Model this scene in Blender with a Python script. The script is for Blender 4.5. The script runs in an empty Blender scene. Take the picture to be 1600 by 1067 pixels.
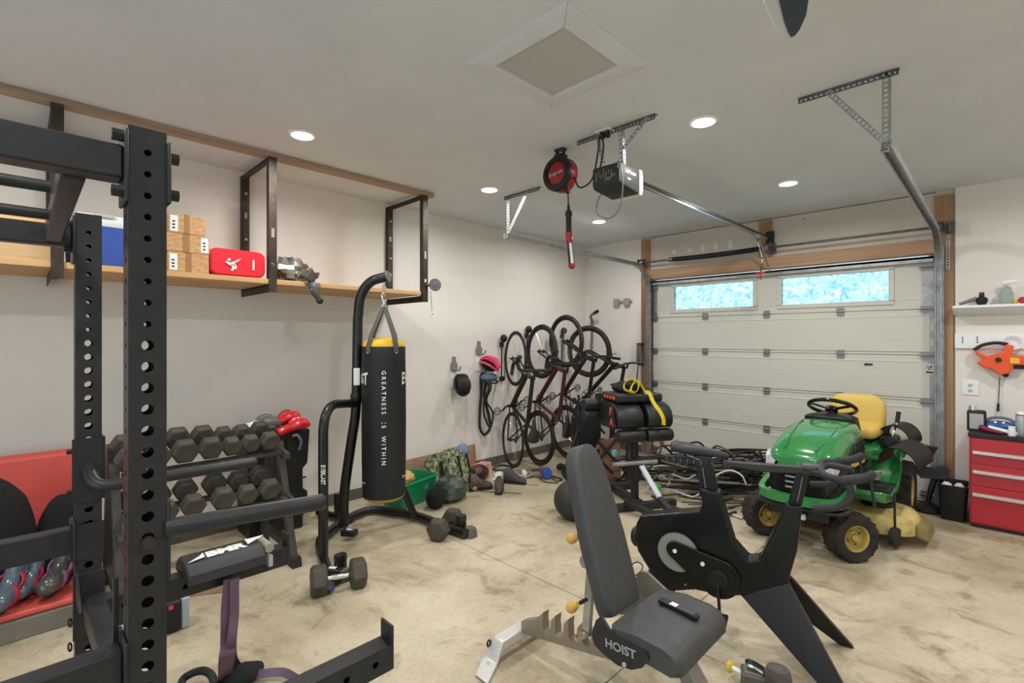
import bpy, bmesh, math, random
from mathutils import Vector, Matrix

random.seed(7)
SC = bpy.context.scene
COL = SC.collection
PI = math.pi

# ------------------------------------------------------------ camera, world, lights, exposure
CAM_H, FPX, PCX, HOR = 1.6, 770.5, 800.0, 529.8
SN, CS = 0.70555, 0.70866
cam_d = bpy.data.cameras.new('camera')
cam_d.sensor_width = 36.0
cam_d.lens = FPX / 1600 * 36
cam_d.shift_y = -(533.5 - HOR) / 1600
cam_d.clip_start = 0.02
cam = bpy.data.objects.new('camera', cam_d)
cam.location = (0, 0, CAM_H)
cam.rotation_euler = (PI / 2, 0, math.atan2(SN, CS))
COL.objects.link(cam)
SC.camera = cam
SC.view_settings.view_transform = 'Standard'
SC.view_settings.look = 'None'
SC.view_settings.gamma = 1
SC.view_settings.use_curve_mapping = False
SC.view_settings.exposure = 0.2
SC.cycles.use_denoising = True
SC.cycles.max_bounces = 8
SC.cycles.diffuse_bounces = 5

CEIL = 3.02
WL, WB, WR, WF = -4.59, 6.23, 2.3, -2.6
world = bpy.data.worlds.new('world')
SC.world = world
world.use_nodes = True
wn = world.node_tree
bg = wn.nodes['Background']
bg.inputs['Color'].default_value = (0.57, 0.76, 0.89, 1)
bg.inputs['Strength'].default_value = 2.4
LIGHT_W = 15.5
LIGHT_COL = (1.0, 0.985, 0.968)
LIGHT_XY = [(x, y) for x in (-3.45, -1.385, 0.7) for y in (-0.4, 1.4, 3.16, 4.95)]
for i, (x, y) in enumerate(LIGHT_XY):
    ld = bpy.data.lights.new('downlight', 'AREA')
    ld.shape = 'DISK'
    ld.size = 0.13
    ld.energy = LIGHT_W
    ld.color = LIGHT_COL
    ld.spread = math.radians(168)
    lo = bpy.data.objects.new('downlight', ld)
    lo.location = (x, y, CEIL - 0.014)
    COL.objects.link(lo)


def W(px, py, X=None, Y=None, Z=None, T=None):
    """the place in the garage on a known plane that a sight line meets"""
    u, v = (px - PCX) / FPX, (HOR - py) / FPX
    dx, dy, dz = u * CS - SN, u * SN + CS, v
    if T is None:
        if X is not None: T = X / dx
        elif Y is not None: T = Y / dy
        else: T = (Z - CAM_H) / dz
    return Vector((dx * T, dy * T, CAM_H + dz * T))


def WP(px, py, o, n):
    """same, on the vertical plane through o with horizontal normal n"""
    u, v = (px - PCX) / FPX, (HOR - py) / FPX
    d = Vector((u * CS - SN, u * SN + CS, v))
    o, n = Vector(o), Vector(n)
    t = (o - Vector((0, 0, CAM_H))).dot(n) / d.dot(n)
    return Vector((0, 0, CAM_H)) + d * t


# ------------------------------------------------------------ materials
def lin(c):
    c = c / 255
    return c / 12.92 if c <= 0.04045 else ((c + 0.055) / 1.055) ** 2.4


def mat(name, rgb, rough=0.5, metal=0.0, rgb2=None, scale=8.0, lo=0.35, hi=0.65, bump=0.0, bscale=60.0,
        coat=0.0, trans=0.0, emit=None, estr=1.0, spec=0.5, stretch=None, alpha=1.0, ior=1.45, detail=6):
    m = bpy.data.materials.new(name)
    m.use_nodes = True
    nt = m.node_tree
    b = nt.nodes['Principled BSDF']
    col = [lin(v) for v in rgb] + [1]
    b.inputs['Base Color'].default_value = col
    b.inputs['Roughness'].default_value = rough
    b.inputs['Metallic'].default_value = metal
    b.inputs['Specular IOR Level'].default_value = spec
    b.inputs['Coat Weight'].default_value = coat
    b.inputs['Transmission Weight'].default_value = trans
    b.inputs['Alpha'].default_value = alpha
    b.inputs['IOR'].default_value = ior
    if emit:
        b.inputs['Emission Color'].default_value = [lin(v) for v in emit] + [1]
        b.inputs['Emission Strength'].default_value = estr
    src = None
    if rgb2 or bump:
        tc = nt.nodes.new('ShaderNodeTexCoord')
        mp = nt.nodes.new('ShaderNodeMapping')
        nt.links.new(tc.outputs['Object'], mp.inputs['Vector'])
        if stretch: mp.inputs['Scale'].default_value = stretch
        src = mp.outputs['Vector']
    if rgb2:
        nz = nt.nodes.new('ShaderNodeTexNoise')
        nz.inputs['Scale'].default_value = scale
        nz.inputs['Detail'].default_value = detail
        nz.inputs['Roughness'].default_value = 0.6
        nt.links.new(src, nz.inputs['Vector'])
        rp = nt.nodes.new('ShaderNodeValToRGB')
        rp.color_ramp.elements[0].position = lo
        rp.color_ramp.elements[1].position = hi
        rp.color_ramp.elements[0].color = col
        rp.color_ramp.elements[1].color = [lin(v) for v in rgb2] + [1]
        nt.links.new(nz.outputs['Fac'], rp.inputs['Fac'])
        nt.links.new(rp.outputs['Color'], b.inputs['Base Color'])
    if bump:
        n2 = nt.nodes.new('ShaderNodeTexNoise')
        n2.inputs['Scale'].default_value = bscale
        n2.inputs['Detail'].default_value = 3
        nt.links.new(src, n2.inputs['Vector'])
        bp = nt.nodes.new('ShaderNodeBump')
        bp.inputs['Strength'].default_value = bump
        bp.inputs['Distance'].default_value = 0.01
        nt.links.new(n2.outputs['Fac'], bp.inputs['Height'])
        nt.links.new(bp.outputs['Normal'], b.inputs['Normal'])
    return m


def wood(name, a, b_, along='Y', scale=1.0, rough=0.6):
    st = {'X': (1.2, 22, 22), 'Y': (22, 1.2, 22), 'Z': (22, 22, 1.2)}[along]
    return mat(name, a, rough, rgb2=b_, scale=scale, stretch=st, lo=0.3, hi=0.7, bump=0.08, bscale=scale)


# ------------------------------------------------------------ mesh building
def basis(d, up=(0, 0, 1)):
    d = Vector(d).normalized()
    up = Vector(up)
    if abs(d.dot(up)) > 0.995: up = Vector((1, 0, 0)) if abs(d.x) < 0.9 else Vector((0, 1, 0))
    x = up.cross(d).normalized()
    y = d.cross(x).normalized()
    return x, y, d


def smooth_path(pts, n=8, closed=False):
    """points along a rounded line through pts"""
    P = [Vector(p) for p in pts]
    out = []
    N = len(P)
    rng = range(N) if closed else range(N - 1)
    for i in rng:
        if closed:
            p0, p1, p2, p3 = P[i - 1], P[i], P[(i + 1) % N], P[(i + 2) % N]
        else:
            p1, p2 = P[i], P[i + 1]
            p0 = P[i - 1] if i else p1 * 2 - p2
            p3 = P[i + 2] if i + 2 < N else p2 * 2 - p1
        for k in range(n):
            t = k / n
            out.append(0.5 * ((2 * p1) + (p2 - p0) * t + (2 * p0 - 5 * p1 + 4 * p2 - p3) * t * t + (3 * p1 - p0 - 3 * p2 + p3) * t ** 3))
    if not closed: out.append(P[-1])
    return out


def fillet(pts, r, n=6):
    """a polyline with its inner corners rounded off"""
    P = [Vector(p) for p in pts]
    out = [P[0]]
    for i in range(1, len(P) - 1):
        a, b, c = P[i - 1], P[i], P[i + 1]
        ra = min(r, (a - b).length * 0.49)
        rc = min(r, (c - b).length * 0.49)
        s, e = b + (a - b).normalized() * ra, b + (c - b).normalized() * rc
        for k in range(n + 1):
            t = k / n
            out.append(s * (1 - t) ** 2 + b * 2 * t * (1 - t) + e * t * t)
    out.append(P[-1])
    return out


def round_poly(w, h, r, n=5):
    pts = []
    for cx, cy, a0 in ((w / 2 - r, h / 2 - r, 0), (-w / 2 + r, h / 2 - r, 90), (-w / 2 + r, -h / 2 + r, 180), (w / 2 - r, -h / 2 + r, 270)):
        for k in range(n + 1):
            a = math.radians(a0 + 90 * k / n)
            pts.append((cx + r * math.cos(a), cy + r * math.sin(a)))
    return pts


class MB:
    def __init__(self):
        self.bm = bmesh.new()
        self.mi = 0

    def _f(self, vs):
        try:
            f = self.bm.faces.new(vs)
            f.material_index = self.mi
            return f
        except ValueError:
            return None

    def box(self, c, size, rz=0.0, rot=None):
        R = rot if rot is not None else Matrix.Rotation(rz, 3, 'Z')
        c = Vector(c)
        hx, hy, hz = size[0] / 2, size[1] / 2, size[2] / 2
        v = [self.bm.verts.new(c + R @ Vector((sx * hx, sy * hy, sz * hz))) for sx in (-1, 1) for sy in (-1, 1) for sz in (-1, 1)]
        for q in ((0, 1, 3, 2), (4, 6, 7, 5), (0, 4, 5, 1), (2, 3, 7, 6), (0, 2, 6, 4), (1, 5, 7, 3)):
            self._f([v[i] for i in q])
        return self

    def span(self, a, b):
        a, b = Vector(a), Vector(b)
        return self.box((a + b) / 2, [abs(b[i] - a[i]) for i in range(3)])

    def beam(self, p0, p1, w, h, up=(0, 0, 1)):
        p0, p1 = Vector(p0), Vector(p1)
        x, y, d = basis(p1 - p0, up)
        R = Matrix((x, y, d)).transposed()
        return self.box((p0 + p1) / 2, (w, h, (p1 - p0).length), rot=R)

    def sweep(self, pts, prof, closed=False, up=(0, 0, 1), cap=True, scales=None, fixed_up=False):
        P = [Vector(p) for p in pts]
        N = len(P)
        rings = []
        px = None
        for i in range(N):
            a = P[i - 1] if (i or closed) else P[i]
            b = P[(i + 1) % N] if (i < N - 1 or closed) else P[i]
            d = b - a
            if d.length < 1e-9: d = Vector((0, 0, 1))
            d.normalize()
            if px is None or fixed_up:
                x, y, _ = basis(d, up)
            else:
                x = px - d * px.dot(d)
                if x.length < 1e-6: x, _, _ = basis(d, up)
                x.normalize()
                y = d.cross(x)
            px = x
            s = scales[i] if scales else 1.0
            rings.append([self.bm.verts.new(P[i] + x * q[0] * s + y * q[1] * s) for q in prof])
        m = len(prof)
        for i in range(N if closed else N - 1):
            r0, r1 = rings[i], rings[(i + 1) % N]
            for k in range(m):
                self._f([r0[k], r0[(k + 1) % m], r1[(k + 1) % m], r1[k]])
        if cap and not closed:
            self._f(rings[0][::-1])
            self._f(rings[-1])
        return self

    def tube(self, pts, r, n=10, closed=False, cap=True):
        if isinstance(r, (list, tuple)):
            sc, rr = [q for q in r], 1.0
        else:
            sc, rr = None, r
        prof = [(rr * math.cos(2 * PI * k / n), rr * math.sin(2 * PI * k / n)) for k in range(n)]
        return self.sweep(pts, prof, closed, cap=cap, scales=sc)

    def strap(self, pts, w, th=0.003, up=(0, 0, 1), closed=False, fixed=True):
        return self.sweep(pts, [(-w / 2, -th / 2), (w / 2, -th / 2), (w / 2, th / 2), (-w / 2, th / 2)], closed, up=up, fixed_up=fixed)

    def cyl(self, p0, p1, r, r2=None, n=20):
        p0, p1 = Vector(p0), Vector(p1)
        x, y, d = basis(p1 - p0)
        r2 = r if r2 is None else r2
        a = [self.bm.verts.new(p0 + (x * math.cos(2 * PI * k / n) + y * math.sin(2 * PI * k / n)) * r) for k in range(n)]
        b = [self.bm.verts.new(p1 + (x * math.cos(2 * PI * k / n) + y * math.sin(2 * PI * k / n)) * r2) for k in range(n)]
        for k in range(n): self._f([a[k], a[(k + 1) % n], b[(k + 1) % n], b[k]])
        self._f(a[::-1]); self._f(b)
        return self

    def lathe(self, prof, o=(0, 0, 0), axis=(0, 0, 1), n=24, phase=0.0, closed=False):
        """prof: (radius, height) from one end to the other"""
        o = Vector(o)
        x, y, d = basis(axis)
        rings = []
        for r, h in prof:
            if r < 1e-6:
                rings.append([self.bm.verts.new(o + d * h)])
            else:
                rings.append([self.bm.verts.new(o + d * h + (x * math.cos(phase + 2 * PI * k / n) + y * math.sin(phase + 2 * PI * k / n)) * r) for k in range(n)])
        pairs = list(zip(rings, rings[1:]))
        if closed: pairs.append((rings[-1], rings[0]))
        for a, b in pairs:
            for k in range(n):
                k2 = (k + 1) % n
                if len(a) == 1 and len(b) == 1: continue
                if len(a) == 1: self._f([a[0], b[k2], b[k]])
                elif len(b) == 1: self._f([a[k], a[k2], b[0]])
                else: self._f([a[k], a[k2], b[k2], b[k]])
        if not closed:
            if len(rings[0]) > 1: self._f(rings[0][::-1])
            if len(rings[-1]) > 1: self._f(rings[-1])
        return self

    def prism(self, poly, o, u, v, depth, both=False):
        """polygon in the (u, v) frame at o, pushed out along u x v by depth"""
        o, u, v = Vector(o), Vector(u), Vector(v)
        w = u.cross(v).normalized()
        s = -depth / 2 if both else 0
        a = [self.bm.verts.new(o + u * p[0] + v * p[1] + w * s) for p in poly]
        b = [self.bm.verts.new(o + u * p[0] + v * p[1] + w * (s + depth)) for p in poly]
        n = len(poly)
        for k in range(n): self._f([a[k], a[(k + 1) % n], b[(k + 1) % n], b[k]])
        self._f(a[::-1]); self._f(b)
        return self

    def loft(self, rings, cap=True, closed=False):
        """rings: lists of points with the same count"""
        R = [[self.bm.verts.new(Vector(p)) for p in r] for r in rings]
        m = len(R[0])
        pr = list(zip(R, R[1:]))
        if closed: pr.append((R[-1], R[0]))
        for a, b in pr:
            for k in range(m): self._f([a[k], a[(k + 1) % m], b[(k + 1) % m], b[k]])
        if cap and not closed:
            self._f(R[0][::-1]); self._f(R[-1])
        return self

    def ball(self, c, r, n=16, m=10, rot=None):
        c = Vector(c)
        if not isinstance(r, (list, tuple, Vector)): r = (r, r, r)
        R = rot if rot is not None else Matrix.Identity(3)
        rings = []
        for i in range(m + 1):
            th = PI * i / m
            if i in (0, m):
                rings.append([self.bm.verts.new(c + R @ Vector((0, 0, r[2] * math.cos(th))))])
            else:
                rings.append([self.bm.verts.new(c + R @ Vector((r[0] * math.sin(th) * math.cos(2 * PI * k / n), r[1] * math.sin(th) * math.sin(2 * PI * k / n), r[2] * math.cos(th)))) for k in range(n)])
        for a, b in zip(rings, rings[1:]):
            for k in range(n):
                k2 = (k + 1) % n
                if len(a) == 1: self._f([a[0], b[k], b[k2]])
                elif len(b) == 1: self._f([a[k], b[0], a[k2]])
                else: self._f([a[k], b[k], b[k2], a[k2]])
        return self

    def torus(self, c, R, r, axis=(0, 0, 1), n=40, m=10, sx=1.0):
        c = Vector(c)
        x, y, d = basis(axis)
        pts = [c + (x * math.cos(2 * PI * k / n) + y * math.sin(2 * PI * k / n)) * R for k in range(n)]
        rings = []
        for k in range(n):
            e = (pts[k] - c).normalized()
            rings.append([pts[k] + e * r * math.cos(2 * PI * j / m) + d * r * sx * math.sin(2 * PI * j / m) for j in range(m)])
        return self.loft(rings, closed=True)

    def quad(self, a, b, c, d):
        return self._f([self.bm.verts.new(Vector(p)) for p in (a, b, c, d)])

    def build(self, name, mats, parent=None, bevel=0.0, seg=2, angle=38, sub=0, world=True, flat=False, solid=0.0):
        bm = self.bm
        if parent is not None and world:
            inv = (Matrix.Translation(parent_loc(parent)) @ Matrix.Rotation(parent_rz(parent), 4, 'Z')).inverted()
            bm.transform(inv)
        bmesh.ops.recalc_face_normals(bm, faces=bm.faces[:])
        me = bpy.data.meshes.new(name)
        bm.to_mesh(me)
        bm.free()
        for m_ in (mats if isinstance(mats, (list, tuple)) else [mats]): me.materials.append(m_)
        me.polygons.foreach_set('use_smooth', [not flat] * len(me.polygons))
        if not sub and not flat: me.set_sharp_from_angle(angle=math.radians(angle))
        o = bpy.data.objects.new(name, me)
        COL.objects.link(o)
        if parent is not None: o.parent = parent
        if solid:
            md = o.modifiers.new('solid', 'SOLIDIFY'); md.thickness = solid; md.offset = 0
        if bevel:
            md = o.modifiers.new('edge', 'BEVEL')
            md.width = bevel; md.segments = seg; md.limit_method = 'ANGLE'; md.angle_limit = math.radians(40)
        if sub:
            md = o.modifiers.new('round', 'SUBSURF'); md.levels = sub; md.render_levels = sub
        return o


def parent_loc(p):
    v = Vector(p.location)
    while p.parent is not None:
        p = p.parent
        v = Matrix.Rotation(p.rotation_euler.z, 3, 'Z') @ v + Vector(p.location)
    return v


def parent_rz(p):
    a = p.rotation_euler.z
    while p.parent is not None:
        p = p.parent
        a += p.rotation_euler.z
    return a


def thing(name, label, cat, loc=(0, 0, 0), rz=0.0, group=None):
    o = bpy.data.objects.new(name, None)
    o.empty_display_size = 0.05
    COL.objects.link(o)
    o.location = loc
    o.rotation_euler = (0, 0, rz)
    o['label'] = label
    o['category'] = cat
    if group: o['group'] = group
    return o


def tag(o, label, cat, group=None, kind=None):
    o['label'] = label
    o['category'] = cat
    if group: o['group'] = group
    if kind: o['kind'] = kind
    return o


def struct(o):
    o['kind'] = 'structure'
    return o


def dup(root, loc, rz=0.0, label=None, group=None):
    r = root.copy(); COL.objects.link(r)
    r.location = loc; r.rotation_euler = (0, 0, rz)
    if label: r['label'] = label
    if group: r['group'] = group
    for ch in list(root.children):
        c = ch.copy(); COL.objects.link(c); c.parent = r
        for g in list(ch.children):
            d = g.copy(); COL.objects.link(d); d.parent = c
    return r


def text_obj(name, s, size, o, u, v, m, parent=None, depth=0.0006, align='CENTER', spacing=1.0, bend=None, wx=1.0, bold=0.0):
    """raised lettering: baseline centre o, reading along u, upright along v; bend maps (x, y) to a point"""
    cu = bpy.data.curves.new(name, 'FONT')
    cu.body = s
    cu.size = size
    cu.align_x = align
    cu.extrude = depth if not bend else 0.0
    cu.space_character = spacing
    cu.offset = bold
    cu.resolution_u = 3
    t = bpy.data.objects.new(name, cu)
    COL.objects.link(t)
    dg = bpy.context.evaluated_depsgraph_get()
    dg.update()
    me = bpy.data.meshes.new_from_object(t.evaluated_get(dg))
    bpy.data.objects.remove(t)
    bpy.data.curves.remove(cu)
    o, u, v = Vector(o), Vector(u).normalized(), Vector(v).normalized()
    w = u.cross(v)
    for vt in me.vertices:
        x, y, z = vt.co
        x *= wx
        vt.co = bend(x, y) if bend else o + u * x + v * y + w * z
    if parent is not None:
        inv = (Matrix.Translation(parent_loc(parent)) @ Matrix.Rotation(parent_rz(parent), 4, 'Z')).inverted()
        me.transform(inv)
    me.materials.clear()
    me.materials.append(m)
    ob = bpy.data.objects.new(name, me)
    COL.objects.link(ob)
    if parent is not None: ob.parent = parent
    return ob


M_ = {}
def mk(k, *a, **kw):
    M_[k] = mat(k, *a, **kw)
    return M_[k]

mk('wall_paint', (234, 229, 222), 0.85, rgb2=(227, 221, 212), scale=1.2, bump=0.04, bscale=120)
mk('ceiling_paint', (216, 219, 222), 0.9, bump=0.25, bscale=160, rgb2=(210, 213, 216), scale=2)
mk('bare_drywall', (212, 203, 190), 0.9, rgb2=(198, 188, 175), scale=1.6)
mk('curb_concrete', (112, 106, 98), 0.9, rgb2=(92, 87, 80), scale=5, bump=0.2)
mk('pine', (186, 140, 100), 0.65); M_['pine_x'] = wood('pine_x', (188, 154, 122), (160, 122, 92), 'X'); M_['pine_y'] = wood('pine_y', (176, 150, 128), (150, 122, 102), 'Y'); M_['pine_z'] = wood('pine_z', (180, 142, 106), (150, 112, 80), 'Z')
M_['shelf_wood'] = wood('shelf_wood', (216, 178, 128), (190, 146, 98), 'Y')
mk('galv', (182, 182, 182), 0.45, 0.8, rgb2=(148, 148, 148), scale=14)
mk('galv_dark', (120, 122, 124), 0.45, 0.85, rgb2=(92, 94, 96), scale=14)
mk('chrome', (225, 226, 228), 0.14, 1.0)
mk('door_white', (208, 206, 196), 0.6, rgb2=(200, 198, 187), scale=3, stretch=(1, 1, 40))
mk('vinyl_white', (236, 238, 240), 0.4)
mk('black_paint', (30, 31, 33), 0.42, rgb2=(38, 39, 41), scale=30, bump=0.03, bscale=300)
mk('black_gloss', (14, 14, 15), 0.2)
mk('black_plastic', (24, 24, 25), 0.45)
mk('black_rubber', (34, 33, 32), 0.75, rgb2=(46, 44, 42), scale=20)
mk('tire_rubber', (30, 29, 28), 0.85, rgb2=(58, 52, 44), scale=9)
mk('black_fabric', (26, 26, 27), 0.95, bump=0.3, bscale=200)
mk('vinyl_black', (42, 42, 43), 0.48, bump=0.12, bscale=260)
mk('steel_dark', (58, 52, 46), 0.5, 0.6, rgb2=(78, 68, 58), scale=9)
mk('white_print', (232, 232, 230), 0.5)
mk('grey_print', (170, 172, 174), 0.5)
mk('red_paint', (178, 32, 46), 0.35, coat=0.3)
mk('red_plastic', (214, 92, 82), 0.5, rgb2=(202, 82, 74), scale=3)
mk('green_paint', (44, 126, 64), 0.22, coat=0.6)
mk('yellow_paint', (212, 178, 76), 0.4)
mk('grey_plastic', (110, 112, 116), 0.5)
mk('orange_plastic', (236, 88, 40), 0.45)
mk('blue_plastic', (56, 92, 168), 0.45)
mk('cardboard', (164, 132, 102), 0.85, rgb2=(148, 116, 88), scale=4)
mk('clear_glass', (235, 240, 240), 0.05, trans=1.0)
# ------------------------------------------------------------ the room
def floor_material():
    m = bpy.data.materials.new('concrete_floor')
    m.use_nodes = True
    nt = m.node_tree; N = nt.nodes; L = nt.links
    b = N['Principled BSDF']
    tc = N.new('ShaderNodeTexCoord')
    def noise(sc, det, rough=0.6, dist=0.0):
        n = N.new('ShaderNodeTexNoise')
        n.inputs['Scale'].default_value = sc; n.inputs['Detail'].default_value = det
        n.inputs['Roughness'].default_value = rough; n.inputs['Distortion'].default_value = dist
        L.new(tc.outputs['Object'], n.inputs['Vector'])
        return n.outputs['Fac']
    def ramp(src, stops):
        r = N.new('ShaderNodeValToRGB')
        e = r.color_ramp.elements
        while len(e) < len(stops): e.new(0.5)
        for k, (p, c) in enumerate(stops):
            e[k].position = p; e[k].color = [lin(q) for q in c] + [1]
        L.new(src, r.inputs['Fac'])
        return r.outputs['Color']
    def mult(a, c, f=1.0):
        x = N.new('ShaderNodeMix'); x.data_type = 'RGBA'; x.blend_type = 'MULTIPLY'
        x.inputs['Factor'].default_value = f
        L.new(a, x.inputs[6]); L.new(c, x.inputs[7])
        return x.outputs[2]
    base = ramp(noise(0.9, 9, 0.62, 0.4), [(0.3, (170, 158, 134)), (0.5, (198, 186, 160)), (0.72, (212, 202, 180))])
    stain = ramp(noise(2.6, 8, 0.7, 1.2), [(0.30, (150, 138, 120)), (0.47, (244, 242, 238)), (1.0, (255, 255, 255))])
    fine = ramp(noise(34, 5, 0.7), [(0.32, (206, 200, 190)), (0.5, (255, 255, 255)), (1.0, (255, 255, 255))])
    smear = ramp(noise(0.55, 7, 0.68, 2.2), [(0.36, (196, 188, 176)), (0.52, (255, 255, 255)), (1.0, (255, 255, 255))])
    c = mult(mult(mult(base, stain, 0.8), fine, 0.45), smear, 0.6)
    L.new(c, b.inputs['Base Color'])
    b.inputs['Roughness'].default_value = 0.55
    rr = N.new('ShaderNodeMapRange')
    L.new(noise(1.4, 6), rr.inputs['Value'])
    rr.inputs['To Min'].default_value = 0.38; rr.inputs['To Max'].default_value = 0.75
    L.new(rr.outputs['Result'], b.inputs['Roughness'])
    bp = N.new('ShaderNodeBump'); bp.inputs['Strength'].default_value = 0.12; bp.inputs['Distance'].default_value = 0.01
    L.new(noise(18, 6), bp.inputs['Height']); L.new(bp.outputs['Normal'], b.inputs['Normal'])
    return m

FLOOR_M = floor_material()
mk('joint', (96, 86, 72), 0.9)
# saw-cut joints: the slab is laid as panels with thin gaps
def floor_slab():
    xs = [WL - 0.1, -1.31, WR + 0.1]
    ys = [WF - 0.1, 2.46, WB + 0.3]
    g = 0.003
    b = MB()
    for i in range(2):
        for j in range(2):
            b.span((xs[i] + (g if i else 0), ys[j] + (g if j else 0), -0.12), (xs[i + 1] - (g if i == 0 else 0), ys[j + 1] - (g if j == 0 else 0), 0))
    b.mi = 1
    b.span((xs[0], ys[0], -0.16), (xs[2], ys[2], -0.008))
    return b
struct(floor_slab().build('floor', [FLOOR_M, M_['joint']]))

struct(MB().span((WL - 0.12, WF - 0.12, CEIL), (WR + 0.12, WB + 0.4, CEIL + 0.1)).build('ceiling', M_['ceiling_paint']))
struct(MB().span((WL - 0.12, WF - 0.12, 0), (WL, WB + 0.4, CEIL)).build('wall_left', M_['wall_paint']))
struct(MB().span((WR, WF - 0.12, 0), (WR + 0.12, WB + 0.4, CEIL)).build('wall_right', M_['wall_paint']))
# unseen wall behind the camera; its opening is added to let cool daylight in
OX0, OX1, OZ = -2.9, 1.4, 2.3
struct(MB().span((WL, WF - 0.12, 0), (OX0, WF, CEIL)).span((OX1, WF - 0.12, 0), (WR, WF, CEIL)).span((OX0, WF - 0.12, OZ), (OX1, WF, CEIL)).build('wall_front', M_['wall_paint']))
PL0, PL1, PR0, PR1 = -3.613, -3.49, -0.467, -0.33      # the jamb posts
DL, DR, DTOP = -3.485, -0.472, 2.40
struct(MB().span((WL, WB, 0), (PL0 - 0.012, WB + 0.15, CEIL)).span((PR1 + 0.012, WB, 0), (WR, WB + 0.15, CEIL)).span((PL0 - 0.012, WB + 0.031, 0), (PL1 - 0.01, WB + 0.15, CEIL)).span((PR0 + 0.01, WB + 0.031, 0), (PR1 + 0.012, WB + 0.15, CEIL)).span((PR0 - 0.05, WB + 0.09, 0), (PR0 + 0.009, WB + 0.15, DTOP + 0.05)).span((PL1 - 0.009, WB + 0.09, 0), (PL1 + 0.05, WB + 0.15, DTOP + 0.05)).build('wall_back', M_['wall_paint']))
b = MB().span((PL0 - 0.1, WB + 0.02, DTOP + 0.02), (PR1 + 0.1, WB + 0.15, CEIL - 0.012))
wh = struct(b.build('wall_header', M_['bare_drywall']))
for k, (px, py, hh) in enumerate(((1053, 394, 0.05), (1078, 391, 0.06), (1098, 388, 0.09), (1118, 384, 0.09), (1141, 382, 0.10), (1256, 342, 0.02))):
    p = W(px, py, Y=WB + 0.02)
    MB().loft([[(p.x + q[0] * f, WB + 0.0195 - 0.001 * (1 - f), p.z + q[1] * f) for q in round_poly(0.045, hh, 0.015, 3)] for f in (1.0, 0.8)]).build('plaster_patch', M_['wall_paint'], wh)
struct(MB().span((WL, WF, 0), (WL + 0.012, WB, 0.105)).build('baseboard_left', M_['curb_concrete']))
struct(MB().span((WL + 0.012, WB - 0.012, 0), (PL0 - 0.012, WB, 0.105)).build('baseboard_back', M_['curb_concrete']))
# timber round the door opening
struct(MB().span((PL0, WB - 0.012, 0), (PL1, WB + 0.03, CEIL - 0.03)).build('trim_1', M_['pine_z'], bevel=0.003))
struct(MB().span((PR0, WB - 0.012, 0), (PR1, WB + 0.03, CEIL - 0.05)).build('trim_2', M_['pine_z'], bevel=0.003))
struct(MB().span((PL1 + 0.002, WB - 0.018, 2.425), (PR0 - 0.002, WB + 0.03, 2.56)).build('trim_3', M_['pine_x'], bevel=0.003))
mx = W(1196, 380, Y=WB).x
struct(MB().span((mx - 0.07, WB - 0.012, 2.562), (mx + 0.07, WB + 0.03, CEIL - 0.03)).build('trim_4', M_['pine_z'], bevel=0.003))

# sectional garage door
door = bpy.data.objects.new('door_1', None); COL.objects.link(door); door.location = (-1.98, WB, 0); struct(door)
rows = [0.012, 0.538, 0.99, 1.442, 1.894, DTOP]
DY0, DY1 = WB + 0.035, WB + 0.085
win = [(-3.159, -2.123), (-1.832, -0.813)]
wz0, wz1 = 1.985, 2.315
mk('panel_groove', (150, 146, 138), 0.8)
for k in range(5):
    z0, z1 = rows[k] + 0.002, rows[k + 1] - 0.003
    b = MB()
    if k: b.span((DL, DY0 + 0.022, z0 - 0.0055), (DR, DY1, z0))
    if k < 4:
        b.span((DL, DY0, z0), (DR, DY1, z1))
        # stepped profile: a shallow ledge near the top of the section
        b.span((DL + 0.03, DY0 - 0.008, z0 + 0.03), (DR - 0.03, DY0 + 0.01, z1 - 0.062))
        b.span((DL + 0.03, DY0 - 0.011, z1 - 0.068), (DR - 0.03, DY0 + 0.01, z1 - 0.058))
    else:
        b.span((DL, DY0, z0), (DR, DY1, wz0)); b.span((DL, DY0, wz1), (DR, DY1, z1))
        edges = [DL] + [q for w_ in win for q in w_] + [DR]
        for a in range(0, 6, 2): b.span((edges[a], DY0, wz0), (edges[a + 1], DY1, wz1))
    b.build('door_section', M_['door_white'], door, bevel=0.0025)
    # steel end stiles
    b = MB()
    for x in (DL, DR):
        sx = 1 if x == DL else -1
        b.span((x, DY0 - 0.003, z0 + 0.002), (x + sx * 0.09, DY0 + 0.004, z1 - 0.002))
    b.build('end_stile', M_['galv'], door)
def window_material():
    m = mat('pebbled_pane', (214, 236, 246), 0.25, trans=1.0, ior=1.08, bump=0.9, bscale=26)
    nt = m.node_tree; b = nt.nodes['Principled BSDF']
    tc = nt.nodes.new('ShaderNodeTexCoord')
    n = nt.nodes.new('ShaderNodeTexNoise'); n.inputs['Scale'].default_value = 13; n.inputs['Detail'].default_value = 8; n.inputs['Roughness'].default_value = 0.7; n.inputs['Distortion'].default_value = 1.5
    nt.links.new(tc.outputs['Object'], n.inputs['Vector'])
    r = nt.nodes.new('ShaderNodeValToRGB')
    e = r.color_ramp.elements
    e[0].position = 0.40; e[0].color = (0.17, 0.33, 0.42, 1)
    e[1].position = 0.70; e[1].color = (0.85, 0.95, 1, 1)
    nt.links.new(n.outputs['Fac'], r.inputs['Fac']); nt.links.new(r.outputs['Color'], b.inputs['Base Color'])
    return m
M_['pane'] = window_material()
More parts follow.
